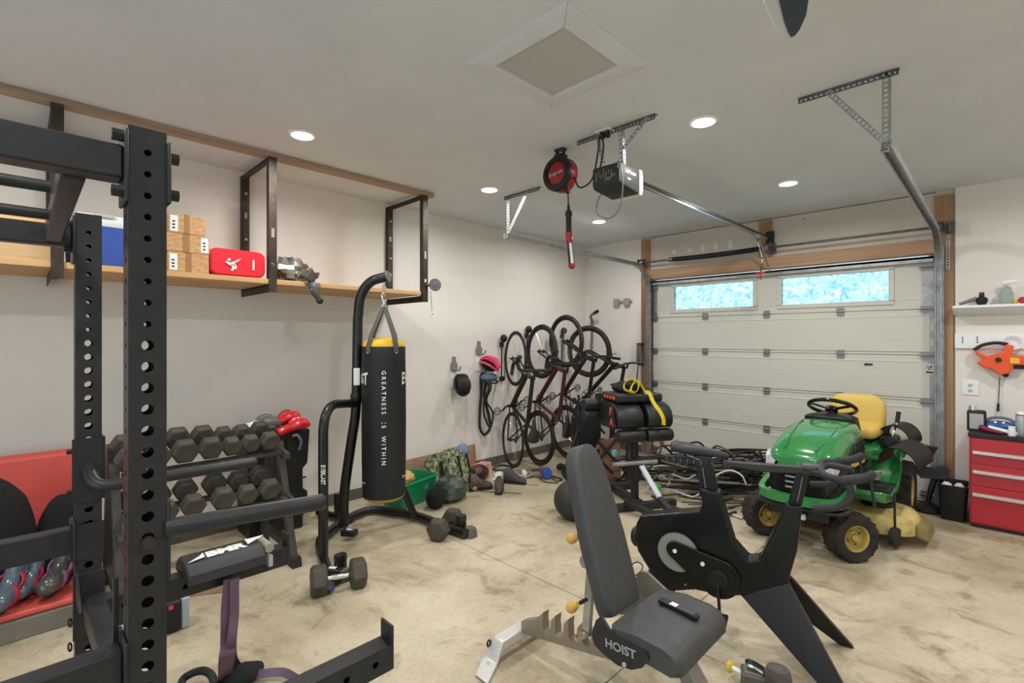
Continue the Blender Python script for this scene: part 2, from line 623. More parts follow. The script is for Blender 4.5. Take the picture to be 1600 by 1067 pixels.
for i, (a, c) in enumerate(win):
    b = MB()
    f = 0.035
    for q in ((a - f, c + f, wz0 - f, wz0 + 0.012), (a - f, c + f, wz1 - 0.012, wz1 + f), (a - f, a + 0.012, wz0, wz1), (c - 0.012, c + f, wz0, wz1)):
        b.span((q[0], DY0 - 0.012, q[2]), (q[1], DY1 + 0.005, q[3]))
    fr = b.build('window_frame', M_['door_white'], door, bevel=0.003)
    MB().span((a + 0.01, DY0 + 0.018, wz0 + 0.01), (c - 0.01, DY0 + 0.03, wz1 - 0.01)).build('pane', M_['pane'], fr)
# hinges and roller arms
mk('hinge_steel', (140, 140, 138), 0.45, 0.7)
for z in rows[1:5]:
    for x in (-2.72, -1.98, -1.24):
        b = MB().box((x, DY0 - 0.012, z), (0.065, 0.006, 0.085)).cyl((x - 0.036, DY0 - 0.016, z), (x + 0.036, DY0 - 0.016, z), 0.009, n=10)
        for sx in (-1, 1):
            for sz in (-1, 1): b.cyl((x + sx * 0.02, DY0 - 0.02, z + sz * 0.028), (x + sx * 0.02, DY0 - 0.01, z + sz * 0.028), 0.006, n=6)
        b.build('hinge', M_['hinge_steel'], door)
for z in rows[1:5] + [2.30, 0.09]:
    for sx, x in ((-1, DL), (1, DR)):
        b = MB().box((x - sx * 0.05, DY0 - 0.014, z), (0.10, 0.006, 0.06))
        b.cyl((x - sx * 0.11, DY0 - 0.022, z), (x + sx * 0.05, DY0 - 0.03, z), 0.007, n=8)
        b.cyl((x + sx * 0.012, DY0 - 0.03, z), (x + sx * 0.028, DY0 - 0.03, z), 0.022, n=14)
        b.build('roller', M_['hinge_steel'], door)
# top stiffening strut, handle bracket, bottom seal
b = MB().span((DL, DY0 - 0.05, 2.375), (DR, DY0, 2.40)).span((DL, DY0 - 0.05, 2.345), (DR, DY0 - 0.044, 2.40))
b.build('strut', M_['galv'], door, bevel=0.004)
MB().span((DL, DY0, 0.0), (DR, DY1, 0.014)).build('bottom_seal', M_['black_rubber'], door)
p = W(1357, 569, Y=WB + 0.03)
MB().box((p.x, DY0 - 0.012, p.z), (0.07, 0.01, 0.016)).cyl((p.x - 0.02, DY0 - 0.02, p.z), (p.x - 0.02, DY0, p.z), 0.012, n=12).build('lock_slot', M_['black_plastic'], door)

# ------------------------------------------------------------ ceiling: downlight fittings, hatch, fan
mk('lamp_face', (255, 250, 240), 0.6, emit=(255, 246, 232), estr=9.0)
names = {(-3.45, 1.4): 'round recessed ceiling light above the timber shelf', (-3.45, 3.16): 'round recessed ceiling light above the two helmets on the wall',
         (-3.45, 4.95): 'round recessed ceiling light above the row of bicycles', (-1.385, 4.95): 'round recessed ceiling light nearest the garage door windows',
         (-1.385, 3.16): 'round recessed ceiling light beside the opener motor', (-1.385, 1.4): 'round recessed ceiling light at the edge of the attic hatch'}
proto = None
for (x, y), lb in names.items():
    if proto is None:
        proto = thing('ceiling_light', lb, 'ceiling light', (x, y, CEIL), 0, 'recessed ceiling lights')
        MB().lathe([(0.074, -0.010), (0.086, -0.009), (0.092, -0.003), (0.092, 0.0)], (0, 0, 0), n=32).build('trim_ring', M_['vinyl_white'], proto, world=False)
        MB().lathe([(0.0, -0.0115), (0.07, -0.0115), (0.073, -0.010)], (0, 0, 0), n=32).build('diffuser', M_['lamp_face'], proto, world=False)
    else:
        dup(proto, (x, y, CEIL), 0, lb)

ha = [W(776, 98, Z=CEIL), W(884, 40, Z=CEIL), W(966, 100, Z=CEIL), W(862, 146, Z=CEIL)]
hx0, hx1 = min(p.x for p in ha), max(p.x for p in ha); hy0, hy1 = min(p.y for p in ha), max(p.y for p in ha)
t = thing('attic_hatch', 'white square attic hatch with moulded frame in the ceiling', 'hatch', ((hx0 + hx1) / 2, (hy0 + hy1) / 2, CEIL))
fw = 0.11
b = MB()
corner = [(hx0, hy0), (hx1, hy0), (hx1, hy1), (hx0, hy1)]
out = [(hx0 - fw, hy0 - fw), (hx1 + fw, hy0 - fw), (hx1 + fw, hy1 + fw), (hx0 - fw, hy1 + fw)]
for k in range(4):
    k2 = (k + 1) % 4
    i0, i1, o0, o1 = Vector(corner[k]), Vector(corner[k2]), Vector(out[k]), Vector(out[k2])
    prof = [(0.0, 0.004), (0.0, -0.016), (0.25, -0.020), (0.5, -0.012), (0.8, -0.012), (1.0, -0.006), (1.0, 0.004)]
    ra = [(*(i0 + (o0 - i0) * (0.012 + f * 0.985)), CEIL + z) for f, z in prof]
    rb = [(*(i1 + (o1 - i1) * (0.012 + f * 0.985)), CEIL + z) for f, z in prof]
    e = (Vector(rb[0]) - Vector(ra[0])).normalized() * 0.001
    b.loft([[Vector(q) + e for q in ra], [Vector(q) - e for q in rb]])
b.build('frame', M_['ceiling_paint'], t)
MB().span((hx0 + 0.004, hy0 + 0.004, CEIL - 0.004), (hx1 - 0.004, hy1 - 0.004, CEIL + 0.006)).build('panel', mat('hatch_panel', (188, 184, 182), 0.9), t)

# ceiling fan: only the tip of one blade is in the picture
tip = W(1238, 58, Z=2.70)
root_dir = (W(1222, -60, Z=2.70) - tip); root_dir.z = 0; root_dir.normalize()
hub = tip + root_dir * 0.66
t = thing('ceiling_fan', 'ceiling fan with a dark blue-grey pointed blade at the top edge', 'ceiling fan', (hub.x, hub.y, CEIL))
b = MB().lathe([(0.0, 0), (0.07, 0), (0.06, -0.05), (0.0, -0.05)], (hub.x, hub.y, CEIL)); b.cyl((hub.x, hub.y, CEIL - 0.04), (hub.x, hub.y, 2.80), 0.014)
b.build('downrod', M_['vinyl_white'], t)
MB().lathe([(0.0, 0.10), (0.08, 0.09), (0.10, 0.05), (0.10, -0.03), (0.07, -0.06), (0.0, -0.07)], (hub.x, hub.y, 2.72)).build('motor', M_['vinyl_white'], t)
mk('fan_blade_dark', (52, 60, 74), 0.5)
for k in range(3):
    R = Matrix.Rotation(k * 2 * PI / 3, 3, 'Z')
    d = R @ (-root_dir); n = Vector((-d.y, d.x, 0))
    prof = [(0.09, 0.035), (0.2, 0.06), (0.40, 0.075), (0.55, 0.055), (0.63, 0.032), (0.66, 0.012)]
    rings, dark = [], []
    for s_, w_ in prof:
        c_ = Vector((hub.x, hub.y, 2.70)) + d * s_
        z_ = Vector((0, 0, 1))
        rings.append([c_ + n * w_ * 1.05 + z_ * 0.035, c_ + n * w_ * 0.85 - z_ * 0.005, c_ - n * w_ * 0.9 + z_ * 0.004, c_ - n * w_ * 0.9 + z_ * 0.016, c_ + n * w_ * 0.8 + z_ * 0.045])
        f_ = 1.0 if s_ < 0.6 else 0.9
        dark.append([c_ + d * (-0.012) + n * w_ * 0.30 * f_ - z_ * 0.0005, c_ + d * (-0.012) - n * w_ * 0.88 * f_ + z_ * 0.002, c_ + d * (-0.012) - n * w_ * 0.88 * f_ + z_ * 0.006, c_ + d * (-0.012) + n * w_ * 0.30 * f_ + z_ * 0.004])
    for r_ in dark:
        for q in r_: q.z -= 0.006
    bl = MB().loft(rings).build('blade', mat('fan_white', (206, 208, 214), 0.5) if 'fan_white' not in bpy.data.materials else bpy.data.materials['fan_white'], t, bevel=0.004)
    MB().loft(dark).build('underside', M_['fan_blade_dark'], bl)
# ------------------------------------------------------------ door tracks, spring shaft, opener, cord reel
def perf_strip(b, p0, p1, w, n, pitch=0.026, th=0.003, hole=0.5):
    """flat strip with a row of square punched holes; n is the face normal"""
    p0, p1 = Vector(p0), Vector(p1)
    d = (p1 - p0); L = d.length; d.normalize()
    n = Vector(n).normalized(); s = d.cross(n).normalized()
    e = w * (1 - hole) / 2
    for k in (-1, 1):
        o = s * (k * (w - e) / 2)
        b.beam(p0 + o, p1 + o, th, e, up=s) if False else b.box((p0 + p1) / 2 + o, (L, e, th), rot=Matrix((d, s, n)).transposed())
    m = max(2, int(L / pitch))
    rung = L / m * 0.45
    for k in range(m + 1):
        q = p0 + d * min(max(L * k / m, rung / 2), L - rung / 2)
        b.box(q, (rung, w * hole, th * 0.98), rot=Matrix((d, s, n)).transposed())


def perf_angle(b, p0, p1, n1, n2, w=0.034):
    p0, p1 = Vector(p0), Vector(p1); n1, n2 = Vector(n1).normalized(), Vector(n2).normalized()
    perf_strip(b, p0 + n2 * w / 2, p1 + n2 * w / 2, w, n1)
    perf_strip(b, p0 + n1 * w / 2, p1 + n1 * w / 2, w, n2)


def track(name, label, X, sx, Yh, zh):
    """sx: which side the hanger leans to (toward the door centre)"""
    t = thing(name, label, 'door track', (X, WB, 0), 0, 'garage door tracks')
    R = 0.36
    path = [(X, WB - 0.055, 0.02), (X, WB - 0.055, zh - R)]
    for k in range(1, 13):
        a = k / 12 * PI / 2
        path.append((X, WB - 0.055 - R * (1 - math.cos(a)), zh - R + R * math.sin(a)))
    path.append((X, Yh, zh + 0.02))
    prof = [(-0.026, -0.022), (0.026, -0.022), (0.026, 0.022), (0.018, 0.022), (0.018, -0.016), (-0.018, -0.016), (-0.018, 0.022), (-0.026, 0.022)]
    if sx > 0: prof = [(-q[1], q[0]) for q in prof]
    else: prof = [(q[1], q[0]) for q in prof]
    MB().sweep(path, prof, up=(1, 0, 0), fixed_up=False).build('rail', M_['galv'], t)
    # flag angle that carries the upright run on the jamb
    b = MB()
    b.span((X - 0.012 - sx * 0.028, WB - 0.03, 0.05), (X + 0.012 - sx * 0.028, WB - 0.024, zh - 0.12))
    b.span((X - 0.004 - sx * 0.028, WB - 0.075, 0.05), (X - sx * 0.028, WB - 0.024, zh - 0.12))
    b.build('jamb_angle', M_['galv'], t)
    # hanger: angle iron on the ceiling, drop and brace
    Yc = Yh + 0.03
    b = MB(); perf_angle(b, (X - sx * 0.05, Yc, CEIL - 0.002), (X + sx * 0.42, Yc, CEIL - 0.002), (0, 0, -1), (0, 1, 0)); b.build('ceiling_angle', M_['galv_dark'], t)
    b = MB(); perf_angle(b, (X - sx * 0.012, Yc, CEIL - 0.01), (X - sx * 0.012, Yc, zh - 0.01), (sx, 0, 0), (0, 1, 0)); b.build('drop_strut', M_['galv'], t)
    b = MB(); perf_strip(b, (X + sx * 0.27, Yc - 0.004, CEIL - 0.015), (X, Yc - 0.004, zh + 0.03), 0.03, (0, 1, 0)); b.build('brace', M_['galv'], t)
    return t

track('door_track', 'steel garage door track on the side of the hanging bicycles', -3.475, 1, 3.40, 2.60)
tr = track('door_track', 'steel garage door track on the tool cabinet side of the opening', -0.435, -1, 3.22, 2.60)
# spring-bumper strap beside the upper bend
b = MB(); perf_strip(b, (PR0 + 0.10, WB - 0.03, 2.26), (PR0 + 0.10, WB - 0.03, 2.58), 0.03, (0, 1, 0)); b.build('support_strap', M_['galv'], tr)
b = MB()
mk('warning_sticker', (226, 210, 206), 0.6)
p = W(1452, 577, Y=WB)
st = thing('warning_label', 'small white and black safety sticker on the door edge near the tool cabinet', 'sticker', (p.x, WB, p.z))
MB().box((p.x, DY0 - 0.006, p.z), (0.06, 0.003, 0.10)).build('sheet', M_['warning_sticker'], st)
b = MB()
b.cyl((p.x + 0.012, DY0 - 0.009, p.z + 0.026), (p.x + 0.012, DY0 - 0.007, p.z + 0.026), 0.009, n=10)
for q in (((-0.02, 0.022), (0.012, 0.012)), ((0.008, 0.012), (-0.016, -0.004)), ((-0.02, 0.036), (0.022, -0.002)), ((-0.012, -0.004), (0.02, 0.0))):
    b.beam((p.x + q[0][0], DY0 - 0.008, p.z + q[0][1]), (p.x + q[1][0], DY0 - 0.008, p.z + q[1][1]), 0.007, 0.002)
b.box((p.x, DY0 - 0.008, p.z - 0.03), (0.052, 0.0015, 0.016))
b.build('printed_figure', M_['black_plastic'], st)
p = W(1017, 573, Y=WB)
st = thing('warning_label', 'pale pink instruction sticker on the door edge behind the bicycles', 'sticker', (p.x, WB, p.z))
MB().box((DL + 0.045, DY0 - 0.006, p.z), (0.05, 0.003, 0.16)).build('sheet', mat('pink_label', (206, 176, 168), 0.6), st)

# torsion shaft
zs, ys = 2.655, WB - 0.11
t = thing('torsion_shaft', 'torsion shaft with one black spring above the garage door', 'door spring', (-1.98, ys, zs))
MB().cyl((PL0 - 0.1, ys, zs), (PR0 + 0.12, ys, zs - 0.0), 0.0125, n=14).build('shaft', M_['galv_dark'], t)
x0, x1 = W(1050, 404, Y=ys).x, W(1192, 388, Y=ys).x
b = MB()
n = 150
for k in range(n):
    x = x0 + (x1 - x0) * k / n
    b.torus((x, ys, zs - 0.012 * math.sin(PI * k / n)), 0.026, 0.0046, (1, 0, 0), n=14, m=5)
b.cyl((x0, ys, zs - 0.003), (x1, ys, zs - 0.003), 0.024, n=12)
b.build('spring', M_['black_paint'], t)
MB().lathe([(0.0, -0.03), (0.034, -0.03), (0.034, -0.01), (0.022, 0), (0.02, 0.03), (0.0, 0.03)], (x1 + 0.03, ys, zs), (1, 0, 0), n=16).build('winding_cone', M_['galv'], t)
MB().lathe([(0.0, -0.03), (0.03, -0.03), (0.03, 0.03), (0.0, 0.03)], (x0 - 0.01, ys, zs), (1, 0, 0), n=16).build('end_cone', M_['galv_dark'], t)
for x in (PL1 - 0.045, PR0 + 0.045):
    b = MB().lathe([(0.0, -0.03), (0.055, -0.028), (0.05, -0.02), (0.044, 0.02), (0.055, 0.026), (0.0, 0.03)], (x, ys, zs), (1, 0, 0), n=20)
    b.build('cable_drum', M_['galv_dark'], t)
    s_ = 1 if x < -2 else -1
    MB().tube([(x - s_ * 0.04, ys + 0.04, zs - 0.03), (x - s_ * 0.04, WB - 0.025, 1.4), (x - s_ * 0.04, WB - 0.025, 0.1)], 0.002, 5).build('lift_cable', M_['galv_dark'], t)
for x in (x1 + 0.085, PL1 - 0.105, PR0 + 0.115):
    MB().span((x - 0.004, ys - 0.04, zs - 0.05), (x + 0.004, WB + 0.0, zs + 0.05)).span((x - 0.03, WB - 0.022, zs - 0.06), (x + 0.03, WB - 0.012, zs + 0.06)).build('bearing_plate', M_['galv_dark'], t)

# opener
OX = -1.89
op = thing('garage_door_opener', 'dark grey garage door opener motor hanging on perforated steel struts', 'door opener', (OX, 2.94, 2.69))
mk('opener_grey', (44, 44, 44), 0.6); mk('lens_white', (226, 226, 220), 0.4)
b = MB()
def orect(y, x0, x1, z0, z1, r=0.015):
    cx, cz = (x0 + x1) / 2, (z0 + z1) / 2
    return [(cx + q[0], y, cz + q[1]) for q in round_poly(x1 - x0, z1 - z0, r, 3)]
b.loft([orect(2.79, OX - 0.105, OX + 0.105, 2.635, 2.765), orect(2.81, OX - 0.11, OX + 0.11, 2.62, 2.77), orect(3.02, OX - 0.11, OX + 0.11, 2.60, 2.77), orect(3.035, OX - 0.108, OX + 0.108, 2.605, 2.765)])
b.build('housing', M_['opener_grey'], op)
b = MB().loft([orect(3.037, OX - 0.11, OX + 0.11, 2.598, 2.775), orect(3.07, OX - 0.112, OX + 0.112, 2.595, 2.777), orect(3.10, OX - 0.10, OX + 0.10, 2.61, 2.77, 0.03)])
b.build('light_lens', M_['lens_white'], op)
b = MB()
for i in range(7):
    b.box((OX - 0.075 + 0.02 * i, 2.789, 2.70 + 0.02 * (i % 2)), (0.011, 0.004, 0.06 - 0.015 * (i % 3)))
b.box((OX + 0.02, 2.787, 2.672), (0.05, 0.006, 0.022)); b.box((OX + 0.065, 2.787, 2.69), (0.025, 0.006, 0.02))
b.build('control_panel', mat('panel_grey', (96, 96, 96), 0.5), op)
text_obj('lettering', 'LiftMaster', 0.038, (OX + 0.1115, 2.92, 2.712), (0, 1, 0), (0, 0, 1), M_['white_print'], op, wx=0.92, bold=0.0008)
MB().box((OX + 0.1115, 2.90, 2.676), (0.0015, 0.04, 0.012)).build('white_mark', M_['white_print'], op)
RX, RZ = -1.925, 2.765
MB().beam((RX, 3.08, RZ), (RX, WB - 0.12, RZ), 0.045, 0.03).build('rail', M_['black_paint'], op, bevel=0.004)
MB().beam((RX + 0.012, 3.2, RZ - 0.02), (RX + 0.012, WB - 0.18, RZ - 0.02), 0.014, 0.01).build('chain_guard', M_['chrome'], op)
b = MB().box((RX, WB - 0.08, RZ), (0.05, 0.14, 0.012)).box((RX, WB - 0.03, RZ + 0.02), (0.09, 0.022, 0.14))
b.build('header_bracket', M_['black_paint'], op)
b = MB().box((RX, WB - 0.42, RZ - 0.03), (0.05, 0.12, 0.04)); b.beam((RX, WB - 0.42, RZ - 0.04), (RX, WB - 0.04, 2.39), 0.024, 0.008, up=(1, 0, 0))
b.build('trolley_arm', M_['galv'], op)
yb = 2.83
b = MB(); perf_angle(b, (-2.16, yb, CEIL - 0.002), (-1.55, yb, CEIL - 0.002), (0, 0, -1), (0, 1, 0)); b.build('ceiling_angle', M_['galv_dark'], op)
b = MB(); perf_angle(b, (OX - 0.11, yb, CEIL - 0.01), (OX - 0.06, yb + 0.02, 2.76), (0, 1, 0), (1, 0, 0), 0.028); b.build('drop_strut', M_['galv'], op)
b = MB(); perf_angle(b, (OX + 0.10, yb, CEIL - 0.01), (OX + 0.10, yb + 0.02, 2.76), (0, 1, 0), (-1, 0, 0), 0.028); b.build('drop_strut', M_['galv'], op)
b = MB(); perf_strip(b, (-1.60, yb - 0.004, CEIL - 0.012), (OX + 0.11, yb - 0.004, 2.86), 0.026, (0, 1, 0)); b.build('brace', M_['galv'], op)
MB().tube(smooth_path([W(938, 206, Z=CEIL - 0.03), W(943, 230, Y=2.78), W(938, 262, Y=2.78)], 6), 0.006, 8).build('power_cord', M_['black_rubber'], op)
MB().tube(smooth_path([W(965, 262, Y=2.77), W(966, 252, Y=2.76), W(970, 262, Y=2.74), W(973, 290, Y=2.74), W(968, 325, Y=2.74), W(952, 341, Y=2.74), W(935, 335, Y=2.74), W(933, 318, Y=2.76), W(939, 303, Y=2.80)], 8), 0.005, 8).build('antenna_loop', M_['grey_plastic'], op)
# release cord with the red handle
hp = W(1188, 427, Y=WB - 0.42); tp = W(1183, 374, Y=WB - 0.42)
rc = thing('release_cord', 'black and white release cord with a red handle hanging by the door top', 'cord', tp)
MB().tube(smooth_path([tp + Vector((0, 0, 0.0)), tp + Vector((0.03, 0, -0.12)), tp + Vector((0.05, 0.01, -0.24)), hp], 6), 0.005, 8).build('cord', mat('cord_bw', (210, 208, 204), 0.8, rgb2=(20, 20, 20), scale=14, lo=0.49, hi=0.51), rc)
MB().beam(hp + Vector((-0.045, 0, 0)), hp + Vector((0.045, 0, 0.004)), 0.02, 0.02).beam(hp + Vector((0, 0, 0.02)), hp + Vector((0.006, 0, -0.07)), 0.016, 0.016).build('handle', M_['red_paint'], rc, bevel=0.004)

# ceiling socket with two plugs
cp = W(945, 204, Z=CEIL)
so = thing('ceiling_outlet', 'white ceiling outlet with two black plugs above the opener', 'outlet', cp)
MB().box(cp - Vector((0, 0, 0.004)), (0.115, 0.075, 0.008)).build('cover_plate', M_['vinyl_white'], so, bevel=0.002)
for dx in (-0.02, 0.022):
    MB().box(cp + Vector((dx, 0, -0.03)), (0.028, 0.032, 0.046)).build('plug', M_['black_rubber'], so, bevel=0.006)

# retractable cord reel
rcen = Vector((-2.345, 2.84, 2.828))
re_ = thing('cord_reel', 'red and black retractable cord reel hanging under the ceiling', 'cord reel', (rcen.x, rcen.y, CEIL))
mk('reel_red', (150, 22, 30), 0.4, coat=0.3)
MB().lathe([(0.0, -0.02), (0.118, -0.02), (0.128, -0.005), (0.128, 0.075), (0.115, 0.09), (0.0, 0.09)], rcen, (0, 1, 0), n=36).build('drum', M_['reel_red'], re_)
MB().lathe([(0.084, -0.022), (0.088, -0.032), (0.120, -0.032), (0.130, -0.018), (0.130, 0.004), (0.084, 0.004)], rcen, (0, 1, 0), n=36, closed=True).build('rim', M_['black_plastic'], re_)
MB().lathe([(0.0, -0.027), (0.076, -0.026), (0.085, -0.02), (0.0, -0.02)], rcen, (0, 1, 0), n=32).build('faceplate', M_['reel_red'], re_)
text_obj('lettering', 'Snap-on', 0.04, rcen + Vector((0, -0.028, -0.012)), (0.985, 0, 0.12), (-0.12, 0, 0.985), M_['grey_print'], re_, bold=0.001)
b = MB().box(rcen + Vector((0, 0.03, 0.125)), (0.085, 0.075, 0.05)); b.build('neck', M_['black_plastic'], re_, bevel=0.01)
b = MB()
for s_ in (-1, 1): b.beam(rcen + Vector((s_ * 0.028, 0.03, 0.14)), (rcen.x + s_ * 0.035, rcen.y + 0.03, CEIL - 0.006), 0.012, 0.022)
b.box((rcen.x, rcen.y + 0.03, CEIL - 0.005), (0.085, 0.05, 0.010)); b.cyl(rcen + Vector((-0.03, 0.03, 0.15)), rcen + Vector((0.03, 0.03, 0.15)), 0.006, n=8)
b.build('swivel_bracket', M_['black_paint'], re_)
MB().cyl(rcen + Vector((0.06, 0.03, -0.10)), rcen + Vector((0.07, 0.03, -0.15)), 0.022, 0.016, 12).build('cord_guide', M_['black_plastic'], re_)
MB().tube(smooth_path([rcen + Vector((0.11, 0.05, -0.03)), W(906, 293, Y=2.85), W(925, 280, Y=2.85), W(934, 240, Y=2.83), W(937, 212, Z=CEIL - 0.05)], 8), 0.006, 8).build('supply_cord', M_['black_rubber'], re_)
wl0 = rcen + Vector((0.075, 0.03, -0.235))
MB().tube([rcen + Vector((0.07, 0.03, -0.15)), wl0 + Vector((0, 0, -0.005))], 0.005, 8).build('hanging_cord', M_['black_rubber'], re_)
# the work light that hangs on it
wl = thing('work_light', 'red and black hand work light hanging below the cord reel', 'work light', wl0)
d = Vector((0.10, 0.02, -1)).normalized()
P0 = wl0
MB().lathe([(0.0, 0.0), (0.008, 0.0), (0.012, 0.04), (0.022, 0.05), (0.026, 0.06), (0.026, 0.08), (0.021, 0.10), (0.021, 0.19), (0.024, 0.21), (0.0, 0.21)], P0, (0.01, 0, -1), n=18).build('grip', M_['black_rubber'], wl)
q0 = P0 + Vector((0.002, 0, -0.208)); q1 = q0 + d * 0.08
MB().cyl(q0, q1, 0.027, 0.026, 16).build('collar', M_['reel_red'], wl)
q2 = q1 + d * 0.155
x_, y_, _ = basis(d)
MB().sweep([q1, q2], [(0.022 * math.cos(a * PI / 8), 0.022 * math.sin(a * PI / 8)) for a in range(16)]).build('lamp_back', M_['black_plastic'], wl)
MB().beam(q1 + Vector((0.016, -0.012, 0)), q2 + Vector((0.016, -0.012, 0)), 0.022, 0.016).build('lens', M_['lens_white'], wl, bevel=0.004)
MB().lathe([(0.0, 0), (0.026, 0.0), (0.026, 0.02), (0.012, 0.035), (0.0, 0.036)], q2, d, n=16).build('end_cap', M_['reel_red'], wl)
# ------------------------------------------------------------ timber storage shelf on the long wall
bx0, bx1 = -3.86, -3.78
bt = [W(678, 302, Z=CEIL), W(0, 127.2, Z=CEIL)]
BX = (bt[0].x + bt[1].x) / 2
BY1 = bt[0].y
o = MB().span((BX - 0.09, -2.4, CEIL - 0.04), (BX, BY1, CEIL)).build('ceiling_plank', M_['pine_y'], bevel=0.003)
tag(o, 'long timber plank screwed flat to the ceiling above the wall shelf', 'plank')
# shelf boards
sf = [W(658, 454.4, X=BX), W(0, 402.5, X=BX)]
SZ = (sf[0].z + sf[1].z) / 2            # top of the boards
SY1 = sf[0].y
ym = W(422, 440, X=BX).y
o = MB().span((WL + 0.004, -2.4, SZ - 0.038), (BX, ym, SZ)).build('shelf_board', M_['shelf_wood'], bevel=0.003)
tag(o, 'long pine shelf board carrying the boxes and the red pad', 'shelf board', 'boards of the wall shelf')
o = MB().span((WL + 0.004, ym + 0.01, SZ - 0.038), (BX, SY1, SZ)).build('shelf_board', M_['shelf_wood'], bevel=0.003)
tag(o, 'short pine shelf board behind the punching bag stand, with the crumpled bag', 'shelf board', 'boards of the wall shelf')
fy = [W(90, 440, X=BX).y, W(426, 440, X=BX).y, W(664, 460, X=BX).y]
flab = ['dark slotted steel shelf hanger beside the blue cooler', 'dark slotted steel shelf hanger between the red pad and the crumpled silver bag', 'dark slotted steel shelf hanger at the shelf end near the punching bag']
def slotted(b, p0, p1, w, n, slots):
    """angle-iron upright face with long slots; p0 top, p1 bottom, n normal, slots: (centre fraction, length, round)"""
    p0, p1 = Vector(p0), Vector(p1); d = (p1 - p0); L = d.length; d.normalize(); n = Vector(n).normalized(); s = d.cross(n)
    R = Matrix((d, s, n)).transposed()
    cur = 0.0
    for f, l in slots:
        a, e = L * f - l / 2, L * f + l / 2
        b.box(p0 + d * (cur + a) / 2, (a - cur, w, 0.005), rot=R)
        for k in (-1, 1): b.box(p0 + d * (a + e) / 2 + s * k * w * 0.36, (e - a, w * 0.28, 0.005), rot=R)
        cur = e
    b.box(p0 + d * (cur + L) / 2, (L - cur, w, 0.005), rot=R)
for k, y in enumerate(fy):
    t = thing('shelf_hanger', flab[k], 'shelf hanger', (BX, y, SZ), 0, 'steel hangers of the wall shelf')
    zt, zb = CEIL - 0.042, SZ - 0.10
    w = 0.055
    b = MB()
    xf = BX + 0.008
    slotted(b, (xf, y, zt), (xf, y, zb), w, (1, 0, 0), [(0.08, 0.02), (0.30, 0.055), (0.56, 0.07), (0.80, 0.03)])
    b.box((xf - 0.024, y - w / 2, (zt + zb) / 2), (0.05, 0.005, zt - zb))
    b.build('front_post', M_['steel_dark'], t)
    b = MB()
    xw = WL + 0.05
    slotted(b, (xw, y, zt - 0.0), (xw, y, SZ + 0.002), w, (1, 0, 0), [(0.16, 0.02), (0.36, 0.05), (0.58, 0.02), (0.78, 0.06)])
    b.box((xw - 0.024, y - w / 2, (zt + SZ) / 2), (0.05, 0.005, zt - SZ))
    b.build('wall_post', M_['steel_dark'], t)
    b = MB().span((WL + 0.02, y - w / 2, zt - 0.045), (xf, y - w / 2 + 0.006, zt)).span((WL + 0.02, y - w / 2, zt - 0.006), (xf, y + w / 2, zt))
    b.build('top_bar', M_['steel_dark'], t)
    b = MB().span((WL + 0.02, y - w / 2, SZ - 0.10), (xf, y - w / 2 + 0.006, SZ - 0.041)).span((WL + 0.02, y - w / 2, SZ - 0.047), (xf, y + w / 2, SZ - 0.041))
    b.build('bottom_bar', M_['steel_dark'], t)
    for f in (0.16, 0.58): MB().cyl((xw + 0.001, y, zt + (SZ - zt) * f), (xw + 0.01, y, zt + (SZ - zt) * f), 0.011, n=8).build('bolt', M_['galv'], t)

# ---- things on the shelf
def carton(label, x0, x1, y0, y1, z0, z1, lab_side):
    t = thing('cardboard_box', label, 'box', ((x0 + x1) / 2, (y0 + y1) / 2, z0), 0, 'cardboard boxes stacked on the shelf')
    MB().span((x0, y0, z0 + 0.001), (x1, y1, z1)).build('carton', mat('carton', (206, 166, 120), 0.8, rgb2=(176, 132, 88), scale=7, stretch=(1, 3, 9)), t, bevel=0.004)
    MB().span((x0 + 0.01, y0 + (y1 - y0) * 0.42, z1 - 0.0005), (x1 + 0.0015, y0 + (y1 - y0) * 0.56, z1 + 0.0015)).span((x1 - 0.001, y0 + (y1 - y0) * 0.42, z0 + 0.004), (x1 + 0.0015, y0 + (y1 - y0) * 0.56, z1 + 0.0015)).build('tape', mat('tape', (158, 114, 70), 0.35), t)
    b = MB()
    ya = y0 + 0.01 if lab_side < 0 else y1 - 0.055
    b.span((x1 - 0.001, ya, z0 + 0.012), (x1 + 0.002, ya + 0.045, z1 - 0.012))
    b.build('address_label', M_['white_print'], t)
    b = MB()
    for k in range(3): b.span((x1 + 0.0018, ya + 0.012, z0 + 0.03 + k * 0.022), (x1 + 0.003, ya + 0.028, z0 + 0.040 + k * 0.022))
    b.build('printing', M_['black_plastic'], t)
cy0, cy1 = W(262, 420, X=BX - 0.03).y, W(327, 425, X=BX - 0.03).y
cz = [SZ, W(300, 396, X=BX - 0.03).z, W(300, 367, X=BX - 0.03).z, W(300, 337, X=BX - 0.03).z]
carton('tan cardboard carton at the bottom of the taped stack on the shelf', BX - 0.33, BX - 0.03, cy0, cy1, cz[0], cz[1], -1)
carton('tan cardboard carton in the middle of the taped stack, label at its far end', BX - 0.33, BX - 0.035, cy0 - 0.03, cy1 + 0.005, cz[1] + 0.001, cz[2], 1)
carton('tan cardboard carton on top of the taped stack on the shelf', BX - 0.32, BX - 0.04, cy0 + 0.005, cy1 - 0.02, cz[2] + 0.001, cz[3], -1)
